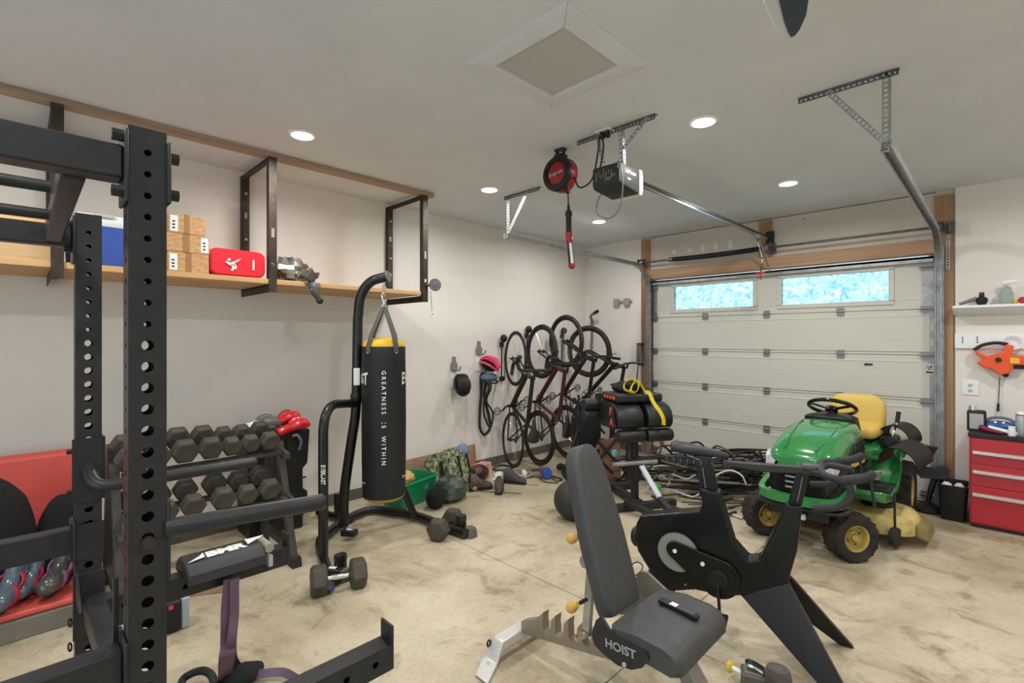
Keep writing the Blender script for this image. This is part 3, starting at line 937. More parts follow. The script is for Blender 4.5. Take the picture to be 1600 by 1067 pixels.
# blue cooler with a white lid
cx1 = BX - 0.02
ya, yb_ = W(106, 400, X=cx1).y, W(205, 400, X=cx1).y
zl = W(150, 339, X=cx1).z
t = thing('cooler', 'blue cooler box with a white lid on the shelf', 'cooler', (cx1 - 0.2, (ya + yb_) / 2, SZ))
b = MB()
rings = []
for f, z in ((0.93, SZ + 0.001), (0.95, SZ + 0.02), (1.0, zl - 0.05)):
    rings.append([(cx1 - 0.19 + q[0] * f, (ya + yb_) / 2 + q[1] * f, z) for q in round_poly(0.36, yb_ - ya, 0.05, 5)])
b.loft(rings).build('body', mat('cooler_blue', (62, 92, 176), 0.45, rgb2=(54, 82, 160), scale=5), t)
rings = []
for f, z in ((1.0, zl - 0.049), (1.03, zl - 0.03), (1.03, zl + 0.0), (0.97, zl + 0.02)):
    rings.append([(cx1 - 0.19 + q[0] * f, (ya + yb_) / 2 + q[1] * f, z) for q in round_poly(0.36, yb_ - ya, 0.05, 5)])
MB().loft(rings).build('lid', M_['vinyl_white'], t)
MB().box((cx1 - 0.02, (ya + yb_) / 2 + 0.02, zl + 0.012), (0.05, 0.10, 0.02)).build('latch', mat('latch_grey', (196, 192, 186), 0.5), t, bevel=0.004)
for s_ in (-1, 1):
    yy = (ya if s_ < 0 else yb_)
    MB().box((cx1 - 0.19, yy + s_ * 0.012, zl - 0.11), (0.16, 0.03, 0.05)).build('handle', M_['black_plastic'], t, bevel=0.008)
# open plywood crate
y0_, y1_ = -1.05, W(82, 408, X=BX - 0.02).y
zt_ = W(40, 345, X=BX - 0.02).z
t = thing('plywood_crate', 'shallow open plywood crate on the shelf next to the blue cooler', 'crate', (BX - 0.25, (y0_ + y1_) / 2, SZ))
PW = mat('plywood', (206, 172, 130), 0.7, rgb2=(186, 150, 108), scale=3, stretch=(8, 1, 8))
xa, xb = BX - 0.45, BX - 0.02
b = MB().span((xa, y0_, SZ + 0.001), (xb, y1_, SZ + 0.016)).span((xb - 0.016, y0_, SZ + 0.0161), (xb, y1_, zt_)).span((xa, y0_, SZ + 0.0161), (xa + 0.016, y1_, zt_))
b.span((xa + 0.0161, y0_, SZ + 0.0161), (xb - 0.0161, y0_ + 0.016, zt_)).span((xa + 0.0161, y1_ - 0.016, SZ + 0.0161), (xb - 0.0161, y1_, zt_))
b.build('box', PW, t)
MB().span((xa - 0.005, y0_ - 0.005, zt_ + 0.0005), (xa + 0.03, y1_ + 0.005, zt_ + 0.02)).span((xb - 0.03, y0_ - 0.005, zt_ + 0.0005), (xb + 0.004, y1_ + 0.005, zt_ + 0.022)).span((xa + 0.0301, y1_ - 0.03, zt_ + 0.0005), (xb - 0.0301, y1_ + 0.004, zt_ + 0.02)).build('rim', M_['shelf_wood'], t, bevel=0.002)
# red strike pad
pa, pb = W(328, 428, X=BX - 0.02).y, W(415, 432, X=BX - 0.02).y
zt_ = W(370, 390, X=BX - 0.02).z
t = thing('kick_pad', 'red curved strike pad with a white kicking figure, standing on the shelf', 'strike pad', (BX - 0.1, (pa + pb) / 2, SZ))
b = MB()
w_, h_ = pb - pa, zt_ - SZ
for_r = []
for dx, sc in ((-0.17, 0.9), (-0.15, 1.0), (-0.03, 1.0), (-0.008, 0.95), (0.0, 0.88)):
    for_r.append([(BX - 0.012 + dx, (pa + pb) / 2 + q[0] * (1 - (1 - sc) * h_ / w_), SZ + 0.002 + h_ / 2 + q[1] * (sc if True else 1)) for q in round_poly(w_, h_, 0.05, 6)])
lowest = min(p[2] for r in for_r for p in r)
b.loft(for_r).build('padding', mat('pad_red', (222, 30, 48), 0.42, coat=0.2), t)
xk = BX - 0.009
b = MB()
c0 = W(362, 412, X=xk)
def flat_poly(b, pts, c, sc, x, th=0.003):
    b.prism([(c.y + p[0] * sc, c.z + p[1] * sc) for p in pts], (x, 0, 0), (0, 1, 0), (0, 0, 1), th)
s_ = 0.085 / 60
for poly in ([(-30, 6), (-24, 12), (-6, 4), (8, -6), (-2, -12), (-14, -6)], [(-10, 4), (4, 10), (30, 22), (36, 30), (40, 28), (34, 18), (18, 8), (6, -6)], [(-6, -4), (6, -6), (16, -22), (6, -34), (-2, -36), (-4, -28), (4, -22)], [(8, 2), (18, -2), (24, -18), (20, -26), (14, -22), (14, -10)], [(26, 20), (44, 26), (42, 30), (24, 24)]):
    flat_poly(b, poly, c0, s_, xk)
b.cyl((xk, c0.y - 12 * s_, c0.z + 20 * s_), (xk + 0.003, c0.y - 12 * s_, c0.z + 20 * s_), 7 * s_, n=12)
b.build('kicking_figure', M_['white_print'], t)
c1 = W(396, 414, X=xk)
MB().box((xk + 0.001, c1.y, c1.z), (0.002, 0.012, 0.075)).build('white_stripe', M_['white_print'], t)
# crumpled silver bag and a dark leather boot-like sheath hanging over the edge
def crumple(b, c, r, n=14, m=9, amp=0.3, seed=1, flat=0.0):
    rnd = random.Random(seed)
    c = Vector(c)
    base = len(b.bm.verts)
    b.ball(c, r, n, m)
    b.bm.verts.ensure_lookup_table()
    for v in b.bm.verts[base:]:
        k = 1 + rnd.uniform(-amp, amp)
        d = (v.co - c) * k
        v.co = c + d
        if v.co.z < c.z - r[2] * (1 - flat): v.co.z = c.z - r[2] * (1 - flat)
    return b
c0 = W(455, 428, X=BX - 0.06)
o = crumple(MB(), (BX - 0.10, c0.y, SZ + 0.088), (0.10, 0.14, 0.10), 16, 10, 0.26, 5, 0.12).build('crumpled_bag', mat('silver_foil', (190, 190, 182), 0.22, 0.75, rgb2=(120, 118, 110), scale=7), angle=12)
tag(o, 'crumpled silver plastic bag on the shelf board', 'bag')
mk('dark_leather', (58, 56, 50), 0.6, rgb2=(80, 76, 66), scale=10)
g0, g1 = W(484, 436, X=BX + 0.015), W(499, 470, X=BX + 0.06)
t = thing('padded_boot', 'dark grey boot with a blue patch hanging over the shelf edge', 'boot', g0)
b = MB().sweep(smooth_path([g0 + Vector((-0.06, -0.03, 0.03)), g0 + Vector((0, 0, 0.005)), (g0 + g1) / 2 + Vector((0.012, -0.008, 0)), g1], 5), [(0.036 * math.cos(a * PI / 6), 0.028 * math.sin(a * PI / 6)) for a in range(12)], scales=[0.9] * 8 + [1.0] * 5 + [0.8, 0.72, 0.6] )
b.build('shaft', M_['dark_leather'], t)
MB().prism([(-0.05, -0.02), (-0.01, -0.05), (0.05, -0.01), (0.065, 0.035), (0.02, 0.03), (0.0, 0.07), (-0.03, 0.03)], g0 + Vector((0.0, 0, 0.02)), (0, 1, 0), (0, 0, 1), 0.05).build('cuff', M_['dark_leather'], t, bevel=0.008)
MB().box((g0 * 0.62 + g1 * 0.38) + Vector((0.03, -0.01, 0)), (0.02, 0.032, 0.075), rot=Matrix.Rotation(-0.35, 3, 'X')).build('blue_patch', mat('patch_blue', (104, 126, 170), 0.6), t, bevel=0.006)
MB().ball(g1 + Vector((0, 0.004, 0.0)), (0.026, 0.028, 0.026), 12, 8).build('toe', M_['black_rubber'], t)
# grey disc on a hook at the shelf end, with a short chain
dcen = W(680, 445, X=BX + 0.05)
t = thing('disc_hook', 'round grey disc bracket on the shelf end with a short chain and clip', 'bracket', dcen)
ax = (Vector((0, 0, CAM_H)) - dcen); ax.z = 0; ax.normalize()
ax = (ax + Vector((0, 0.35, 0))).normalized()
MB().lathe([(0.0, -0.008), (0.056, -0.012), (0.061, 0.0), (0.057, 0.008), (0.030, 0.006), (0.0, 0.016)], dcen, ax, n=28).build('disc', mat('disc_grey', (104, 106, 110), 0.45, 0.4), t)
MB().cyl(dcen - ax * 0.01, Vector((BX + 0.012, fy[2], dcen.z - 0.01)), 0.012, n=10).build('arm', M_['steel_dark'], t)
b = MB()
c0 = W(673, 456, X=BX + 0.05); c1 = W(675, 485, X=BX + 0.05)
for k in range(9):
    p = c0.lerp(c1, k / 8)
    x_ = (1, 0, 0) if k % 2 else (0, 1, 0)
    b.torus(p, 0.008, 0.0022, x_, n=10, m=5)
b.build('chain', M_['chrome'], t)
MB().torus(W(676, 491, X=BX + 0.05), 0.02, 0.004, (0.8, 0.6, 0), n=16, m=6).build('clip', M_['chrome'], t)
# ------------------------------------------------------------ power rack close to the camera
def holed_face(b, o, u, v, w, spec, z0, z1, rim=None):
    """a face in the (u, v) frame, w wide, with holes spec = [(height, diameter)] up its middle"""
    o, u, v = Vector(o), Vector(u), Vector(v)
    N = 16
    def P(x, z): return b.bm.verts.new(o + u * x + v * z)
    cur = z0
    for i, (zc, dia) in enumerate(spec):
        pitch = 0.05
        a, e = zc - pitch / 2, zc + pitch / 2
        if a - cur > 1e-5: b._f([P(-w / 2, cur), P(w / 2, cur), P(w / 2, a), P(-w / 2, a)])
        r = dia / 2
        ring, outr = [], []
        for k in range(N):
            t = 2 * PI * (k + 0.5) / N
            cx, cz = math.cos(t), math.sin(t)
            ring.append(P(r * cx, zc + r * cz))
            m = max(abs(cx) / (w / 2), abs(cz) / (pitch / 2))
            outr.append((cx / m, zc + cz / m))
        ov = [P(*q) for q in outr]
        for k in range(N): b._f([ov[k], ov[(k + 1) % N], ring[(k + 1) % N], ring[k]])
        if rim is not None:
            rin = [b.bm.verts.new(q.co + Vector(rim) * 0.005) for q in ring]
            for k in range(N): b._f([ring[k], ring[(k + 1) % N], rin[(k + 1) % N], rin[k]])
        # corners
        for sx in (-1, 1):
            for sz in (-1, 1):
                c = (sx * w / 2, zc + sz * pitch / 2)
                near = sorted(range(N), key=lambda k: (outr[k][0] - c[0]) ** 2 + (outr[k][1] - c[1]) ** 2)[:2]
                b._f([P(*c), ov[near[0]], ov[near[1]]])
        cur = e
    if z1 - cur > 1e-5: b._f([P(-w / 2, cur), P(w / 2, cur), P(w / 2, z1), P(-w / 2, z1)])


def upright(t, x, y, top, w=0.075, z0=0.0, pitch=0.0512, start=0.10):
    b = MB()
    spec = []
    z = start
    while z < top - 0.03:
        big = z < 1.585
        spec.append((z, 0.0255 if big else 0.0155))
        z += pitch
    h = w / 2
    holed_face(b, (x + h, y, 0), (0, 1, 0), (0, 0, 1), w, spec, z0, top, (-1, 0, 0))
    holed_face(b, (x - h, y, 0), (0, 1, 0), (0, 0, 1), w, spec, z0, top, (1, 0, 0))
    ys_ = [(q, 0.0155) for q, _ in spec]
    holed_face(b, (x, y - h, 0), (1, 0, 0), (0, 0, 1), w, ys_, z0, top, (0, 1, 0))
    holed_face(b, (x, y + h, 0), (1, 0, 0), (0, 0, 1), w, ys_, z0, top, (0, -1, 0))
    o = b.build('upright', M_['black_paint'], t, flat=True)
    c = MB().box((x, y, top + 0.001), (w, w, 0.004)).build('cap', M_['black_paint'], o)
    return o

rk = thing('power_rack', 'tall black steel power rack with rows of holes in its uprights', 'power rack', (-1.96, -0.4, 0))
NX, NY, FX, FY = -1.4875, 0.2215, -2.4375, 0.1885
BP = M_['black_paint']
upright(rk, NX, NY, 2.10)
upright(rk, FX, FY, 2.06)
LY = -1.02
upright(rk, NX, LY, 2.10); upright(rk, FX, LY, 2.06)
h = 0.0375
def plate(x, y, z, sx, sy, sz, bolts=(), n=(0, 1, 0)):
    o = MB().box((x, y, z), (sx, sy, sz)).build('mount_plate', BP, rk, bevel=0.003)
    n = Vector(n)
    for bz in bolts:
        c = Vector((x, y, z + bz))
        MB().cyl(c + n * 0.002, c + n * 0.022, 0.014, n=6).build('bolt_head', M_['black_plastic'], o)
# top beams along the rack
def xbeam(name, a, b_, w, hh): return MB().beam(a, b_, w, hh).build(name, BP, rk, bevel=0.005)
xbeam('crossmember', (NX, LY + h, 2.014), (NX, NY - h - 0.008, 2.014), 0.07, 0.078)
xbeam('crossmember', (FX, LY + h, 1.975), (FX, FY - h - 0.008, 1.975), 0.06, 0.075)
plate(NX, NY - h - 0.004, 2.005, 0.10, 0.008, 0.17, (0.0,), (0, -1, 0))
plate(FX, FY - h - 0.004, 1.965, 0.10, 0.008, 0.17, (), (0, -1, 0))
for bz, zz in ((0, 2.075), (0, 1.945)):
    MB().cyl((NX + 0.03, NY - h - 0.03, zz), (NX + 0.03, NY - h - 0.006, zz), 0.014, n=6).build('bolt_head', M_['black_plastic'], rk)
plate(NX, NY + h + 0.004, 2.005, 0.10, 0.008, 0.15)
for zz in (2.045, 1.955): MB().cyl((NX + 0.03, NY + h + 0.006, zz), (NX + 0.03, NY + h + 0.026, zz), 0.014, n=6).build('bolt_head', M_['black_plastic'], rk)
for zz in (2.02, 1.93): MB().cyl((FX + 0.02, FY - h - 0.03, zz), (FX + 0.02, FY - h - 0.006, zz), 0.014, n=6).build('bolt_head', M_['black_plastic'], rk)
# ladder-style pull-up section between the two top beams
xbeam('pull_up_rail', (NX - 0.036, 0.092, 2.0), (FX + 0.031, 0.092, 1.975), 0.045, 0.06)
xbeam('pull_up_rail', (NX - 0.036, -0.9, 2.0), (FX + 0.031, -0.9, 1.975), 0.062, 0.062)
for x, z in ((-1.93, 2.035), (-2.12, 1.99)):
    MB().cyl((x, -0.9, z), (x, 0.069, z), 0.017, n=16).build('pull_up_bar', BP, rk)
# mid crossmembers
for x, y, top in ((NX - 0.01, NY, 0.865), (FX, FY, 0.905)):
    MB().beam((x, LY + h, top - 0.045), (x, y - h - 0.008, top - 0.045), 0.06, 0.09).build('crossmember', BP, rk, bevel=0.004)
    plate(x, y - h - 0.004, top - 0.05, 0.11, 0.008, 0.15)
MB().span((FX + h + 0.001, FY - h - 0.006, 0.79), (FX + h + 0.006, FY + h + 0.006, 0.92)).span((FX - h, FY - h - 0.014, 0.79), (FX + h + 0.006, FY - h - 0.0085, 0.93)).build('bracket', BP, rk)
MB().span((NX - 0.045, NY - h - 0.02, 0.80), (NX - 0.036, NY - h - 0.009, 1.02)).build('bracket', BP, rk, bevel=0.002)
# side member with gussets between the uprights
MB().beam((NX - h - 0.008, NY - 0.01, 0.62), (FX + h + 0.008, FY + 0.01, 0.62), 0.06, 0.075).build('side_member', BP, rk, bevel=0.004)
MB().span((FX + h + 0.001, FY - 0.045, 0.50), (FX + h + 0.007, FY + 0.045, 0.74)).build('mount_plate', BP, rk, bevel=0.002)
MB().prism([(0, 0.655), (0.14, 0.655), (0, 0.75)], (FX + h + 0.007, FY - 0.03, 0), (1, 0, 0), (0, 0, 1), 0.008).build('gusset', BP, rk)
for z in (0.46, 0.55):
    MB().torus((FX - 0.01, FY - h - 0.012, z), 0.014, 0.003, (0.3, 0.9, 0.2), n=16, m=6).build('ring_pin', M_['steel_dark'], rk)
# floor runners
for x0, y0, in ((NX, NY), (NX, LY)):
    MB().span((FX - 0.16, y0 - 0.036, 0.002), (NX + 0.10, y0 + 0.036, 0.052)).build('base_runner', BP, rk, bevel=0.004)
# dip handles that reach out beside the rack
def dip(x, y, z, a, L, r=0.0225, tail=None):
    d = Vector((math.sin(a), math.cos(a), 0))
    p = Vector((x, y, z))
    pts = [p, p + d * L]
    if tail: pts = fillet([p + Vector(tail), p] + [p + d * L], 0.05, 6)
    b = MB().tube(pts, r, 18)
    e = p + d * L
    b.lathe([(r * 1.02, -0.008), (r * 1.04, 0.0), (r * 0.7, 0.008), (0.0, 0.010)], e, d, n=18)
    b.build('dip_handle', M_['vinyl_black'] if False else BP, rk)
dp0 = W(272, 822, X=NX + 0.03); dp1 = W(512, 782, Z=dp0.z)
dd = (dp1 - dp0); dip(dp0.x, NY + h, dp0.z, math.atan2(dd.x, dd.y), dd.length)
plate(NX + 0.0, NY + h + 0.004, dp0.z - 0.03, 0.085, 0.008, 0.20)
MB().cyl((NX + h, NY, dp0.z - 0.02), (NX + h + 0.02, NY, dp0.z - 0.02), 0.013, n=12).build('pin', M_['steel_dark'], rk)
e0 = W(150, 762, X=FX + 0.12); e1 = W(398, 722, Z=e0.z)
dd = (e1 - e0); dip(e0.x, e0.y, e0.z, math.atan2(dd.x, dd.y), dd.length, 0.0215, tail=(-0.10, -0.02, 0.075))
MB().span((FX + h + 0.001, FY - 0.047, e0.z - 0.06), (FX + h + 0.007, FY + 0.047, e0.z + 0.17)).span((FX - h, FY + h + 0.001, e0.z - 0.06), (FX + h + 0.007, FY + h + 0.007, e0.z + 0.17)).build('bracket', BP, rk)
for z in (e0.z + 0.12, e0.z - 0.03):
    MB().cyl((FX + 0.0, FY - h - 0.022, z), (FX + 0.0, FY - h - 0.001, z), 0.009, n=10).build('pin', M_['steel_dark'], rk)
# spotter arms pointing into the room
def arm(x, y0, y1, ztop, lip=True):
    w, hh = 0.07, 0.085
    b = MB()
    spec = []
    L = y1 - y0
    n = int(L / 0.1)
    sp = [(0.06 + 0.10 * k, 0.022) for k in range(n)]
    for sx in (-1, 1): holed_face(b, (x + sx * w / 2, y0, ztop - hh / 2), (0, 0, 1), (0, 1, 0), hh, sp, 0, L, (-sx, 0, 0))
    for sz in (0, -hh): b.quad((x - w / 2, y0, ztop + sz), (x + w / 2, y0, ztop + sz), (x + w / 2, y1, ztop + sz), (x - w / 2, y1, ztop + sz))
    for yy in (y0, y1): b.quad((x - w / 2, yy, ztop - hh), (x + w / 2, yy, ztop - hh), (x + w / 2, yy, ztop), (x - w / 2, yy, ztop))
    o = b.build('spotter_arm', BP, rk, flat=True)
    MB().box((x, y1 + 0.005, ztop - hh / 2 + 0.03), (w, 0.010, hh + 0.06)).build('end_stop', BP, o, bevel=0.002)
    MB().box((x, y0 - 0.004, ztop - 0.03), (w + 0.012, 0.008, 0.22)).build('hook_plate', BP, o, bevel=0.002)
nt_ = W(603, 1000, X=NX); ft_ = W(441, 852, X=FX)
arm(NX, NY + h + 0.009, nt_.y, nt_.z)
AZ = ft_.z
arm(FX, FY + h + 0.009, ft_.y + 0.01, AZ)

# padded bar pad laid over the far spotter arm
py0, py1 = W(288, 880, X=FX + 0.05, ).y, W(410, 865, X=FX + 0.05).y
pd = thing('arm_pad', 'black vinyl pad with a white flame-shaped logo lying on the spotter arm', 'pad', (FX, (py0 + py1) / 2, AZ))
rings = []
prof = [(-0.115, -0.018), (-0.105, 0.02), (-0.06, 0.052), (0.0, 0.06), (0.06, 0.052), (0.105, 0.02), (0.115, -0.018), (0.075, -0.020), (0.06, 0.003), (-0.06, 0.003), (-0.075, -0.020)]
for f, s_ in ((0, 0.93), (0.02, 1.0), (0.98, 1.0), (1.0, 0.93)):
    rings.append([(FX + 0.0 + p[0] * s_, py0 + (py1 - py0) * f, AZ + 0.001 + (p[1] if p[1] < 0.01 else 0.003 + (p[1] - 0.003) * s_)) for p in prof])
MB().loft(rings).build('cushion', M_['vinyl_black'], pd, bevel=0.012, seg=3)
lc = Vector((FX + 0.035, (py0 + py1) / 2 + 0.01, AZ + 0.062))
def padbend(x, y): 
    return Vector((lc.x - y * 0.95, lc.y + x, lc.z - 0.35 * max(0, (lc.x - y) - FX - 0.01) ** 1 * 0.55))
text_obj('lettering', 'BMR', 0.062, lc, (0, 1, 0), (-1, 0, 0.12), M_['white_print'], pd, wx=1.25, bend=padbend, bold=0.004)
b = MB()
for pts in ([(-0.15, -0.02), (-0.085, -0.006), (-0.085, 0.03), (-0.10, 0.012)], [(0.085, 0.0), (0.165, 0.045), (0.10, 0.044), (0.085, 0.05)]):
    b.prism([(p[0], p[1]) for p in pts], lc + Vector((0, 0, 0.0005)), (0, 1, 0), (-0.985, 0, 0.17), 0.0015)
b.build('flame_print', M_['white_print'], pd)
# foam roller end on the arm tip
MB().cyl((FX - 0.06, py1 + 0.024, AZ + 0.032), (FX + 0.07, py1 + 0.024, AZ + 0.032), 0.020, n=18).build('roller', mat('roller_grey', (150, 146, 132), 0.7), pd)
MB().box((FX + 0.05, py1 + 0.03, AZ - 0.03), (0.04, 0.02, 0.05)).build('hang_tag', M_['grey_print'], pd, bevel=0.003)

# purple loop band hanging from the arm down to the floor
mk('band_purple', (88, 66, 84), 0.6, rgb2=(100, 78, 96), scale=6)
bx = FX + 0.095
top = W(362, 890, X=bx)
bd = thing('resistance_band', 'purple rubber loop band hanging from the spotter arm to the floor', 'resistance band', (top.x, top.y, 0))
gp = W(348, 1064, Z=0.03)
top.z = AZ - 0.04
w1 = [top, W(358, 950, X=bx), W(357, 1000, X=bx + 0.005), W(354, 1030, X=bx + 0.02), gp, gp + Vector((0.05, -0.10, -0.025))]
pw = smooth_path(w1, 6)
b = MB().sweep(pw, [(-0.031, -0.0025), (0.031, -0.0025), (0.031, 0.0025), (-0.031, 0.0025)], up=(1, 0, 0), fixed_up=True)
b.build('band', M_['band_purple'], bd)
w2 = [W(366, 905, X=bx + 0.012), W(366, 960, X=bx + 0.014), W(362, 1010, X=bx + 0.025), W(368, 1036, Z=0.06), W(392, 1052, Z=0.035), W(440, 1050, Z=0.034), W(462, 1060, Z=0.034)]
MB().strap(smooth_path(w2, 6), 0.036, 0.005, up=(1, 0, 0), fixed=False).build('band', M_['band_purple'], bd)
# black loop and lump on the floor by the band
p = [W(284, 1066, Z=0.03), W(300, 1052, Z=0.05), W(318, 1048, Z=0.06), W(331, 1056, Z=0.05), W(333, 1075, Z=0.03), W(318, 1110, Z=0.02), W(292, 1100, Z=0.02)]
o = MB().tube(smooth_path(p, 6, True), 0.017, 12, closed=True).build('rubber_handle', M_['black_rubber'])
tag(o, 'black rubber handle loop on the floor beside the purple band', 'handle')
c = W(378, 1063, Z=0.02)
o = crumple(MB(), (c.x - 0.02, c.y, 0.035), (0.07, 0.10, 0.035), 14, 8, 0.12, 9).build('sand_bag', M_['black_fabric'])
tag(o, 'small dark grey weight bag on the floor under the band end', 'bag')
# ------------------------------------------------------------ dumbbells, rack, sports clutter on the left
mk('db_rubber', (62, 58, 50), 0.6, rgb2=(78, 72, 62), scale=14, bump=0.1, bscale=150)
DB = {}
def dumbbell(s, L=0.30, hl=0.085):
    """hex dumbbell along local x, centre at origin; s = width across the flats-to-corners of a head"""
    k = (round(s, 3), L, hl)
    if k in DB: return DB[k]
    r = s / 2 / math.cos(PI / 6) * 0.98
    out = []
    for sx in (-1, 1):
        x1, x0 = sx * L / 2, sx * (L / 2 - hl)
        out.append([(r * 0.80, x0), (r, x0 + sx * 0.014), (r, x1 - sx * 0.016), (r * 0.80, x1)])
    DB[k] = (r, out)
    return DB[k]
def make_dumbbell(label, loc, rz, s, group, L=0.30, hl=0.085, tilt=0.0):
    r, out = dumbbell(s, L, hl)
    t = thing('hex_dumbbell', label, 'dumbbell', loc, rz, group)
    Rt = Matrix.Rotation(tilt, 3, 'Y')
    for prof in out:
        b = MB().lathe(prof, (0, 0, 0), (1, 0, 0), n=6, phase=0.0)
        b.bm.transform(Rt.to_4x4())
        b.build('head', M_['db_rubber'], t, bevel=0.006, world=False)
    b = MB().lathe([(0.014, -L / 2 + hl - 0.004), (0.017, -0.03), (0.0175, 0.0), (0.017, 0.03), (0.014, L / 2 - hl + 0.004)], (0, 0, 0), (1, 0, 0), n=14)
    b.bm.transform(Rt.to_4x4())
    b.build('grip', M_['chrome'], t, world=False)
    return t

RKY0, RKY1 = 0.42, 1.385
dr = thing('dumbbell_rack', 'two-tier grey steel dumbbell rack standing along the wall', 'dumbbell rack', (-3.85, 0.9, 0))
RG = mk('rack_grey', (64, 62, 58), 0.5, rgb2=(72, 70, 64), scale=20)
for y in (RKY0, RKY1):
    f = MB().beam((-3.56, y, 0.02), (-3.845, y, 0.83), 0.06, 0.045, up=(0, 1, 0)).build('front_leg', RG, dr, bevel=0.003)
    MB().beam((-4.17, y, 0.02), (-3.99, y, 0.93), 0.06, 0.045, up=(0, 1, 0)).build('rear_leg', RG, dr, bevel=0.003)
    MB().span((-4.17, y - 0.022, 0.09), (-3.59, y + 0.022, 0.14)).build('foot_bar', RG, dr, bevel=0.003)
    for x in (-3.545, -4.18):
        MB().prism([(-0.05, 0.0), (0.05, 0.0), (0.035, 0.065), (-0.04, 0.065)], (x, y - 0.034, 0.0), (1, 0, 0), (0, 0, 1), -0.068).build('foot_cap', M_['black_rubber'], dr, bevel=0.004)
def tier(xf, zf, xr, zr):
    for x, z in ((xf, zf), (xr, zr)):
        MB().beam((x, RKY0 + 0.024, z), (x, RKY1 - 0.024, z), 0.055, 0.02, up=(0.25, 0, 1)).build('tier_rail', RG, dr, bevel=0.003)
    for y in (RKY0, RKY1):
        MB().beam((xf + 0.08, y, zf - 0.025), (xr - 0.03, y, zr - 0.025), 0.044, 0.03, up=(0, 1, 0)).build('tier_arm', RG, dr, bevel=0.003)
tl = math.atan2(0.06, 0.235)
UX, UZ = -3.74, 0.862
tier(UX - 0.0, UZ - 0.085, UX - 0.21, UZ - 0.085 + 0.054)
LX, LZ = -3.62, 0.545
tier(LX - 0.0, LZ - 0.08, LX - 0.21, LZ - 0.08 + 0.054)
def row(xc, zc, items, where, n_):
    half = 0.1075
    for i, (y, s, lab) in enumerate(items):
        rr = s / 2
        make_dumbbell(lab, (xc - half * math.cos(tl), y, zc - 0.056 + rr + half * math.sin(tl)), 0, s, n_, L=0.30 if s > 0.12 else 0.28, hl=0.085, tilt=tl)
row(UX, UZ, [(0.48, 0.135, 'hex dumbbell on the upper tier behind the near rack upright'), (0.62, 0.13, 'hex dumbbell on the upper tier, half hidden by the near rack upright'),
    (0.765, 0.145, 'hex dumbbell with the widest head on the upper tier'), (0.912, 0.140, 'hex dumbbell on the upper tier, fourth from the open end above the foam bar'),
    (1.04, 0.118, 'hex dumbbell on the upper tier, third from the boxing gloves end'), (1.16, 0.118, 'hex dumbbell on the upper tier, second from the boxing gloves end'),
    (1.285, 0.125, 'hex dumbbell at the boxing gloves end of the upper tier')], 'upper', 'hex dumbbells on the upper tier')
row(LX, LZ, [(0.50, 0.13, 'hex dumbbell on the lower tier behind the near rack upright'), (0.64, 0.125, 'hex dumbbell on the lower tier just beside the near rack upright'),
    (0.785, 0.13, 'hex dumbbell on the lower tier, fourth from the open rack end'), (0.955, 0.14, 'hex dumbbell on the lower tier, third from the open rack end'),
    (1.10, 0.125, 'hex dumbbell on the lower tier, second from the open rack end'), (1.245, 0.135, 'hex dumbbell at the open end of the lower tier')], 'lower', 'hex dumbbells on the lower tier')

# black moulded case behind the rack and the boxing gloves on it
bc = thing('plastic_case', 'tall black moulded plastic case with grooves behind the dumbbell rack', 'case', (-4.37, 1.52, 0))
b = MB()
pr = [(-0.22, 0.0), (0.20, 0.0), (0.20, 0.10), (0.24, 0.13), (0.24, 0.30), (0.20, 0.33), (0.20, 0.50), (0.24, 0.54), (0.26, 0.83), (-0.24, 0.83)]
b.prism(pr, (-4.22, 1.52, 0.001), (0, 1, 0), (0, 0, 1), -0.30)
b.build('shell', M_['black_plastic'], bc, bevel=0.012, seg=3)
for z in (0.18, 0.42, 0.64):
    b = MB().span((-4.218, 1.34, z), (-4.208, 1.74, z + 0.012)); b.build('rib', M_['black_plastic'], bc)
for y in (1.42, 1.58):
    MB().span((-4.218, y, 0.06), (-4.206, y + 0.014, 0.78)).build('rib', M_['black_plastic'], bc)
hp_ = W(463, 690, X=-4.2)
MB().tube(smooth_path([hp_ + Vector((0, -0.03, 0.05)), hp_ + Vector((0.02, 0.0, 0.055)), hp_ + Vector((0.02, 0.03, 0.0)), hp_ + Vector((0.0, 0.025, -0.07))], 5), 0.012, 10).build('handle', M_['grey_plastic'], bc)

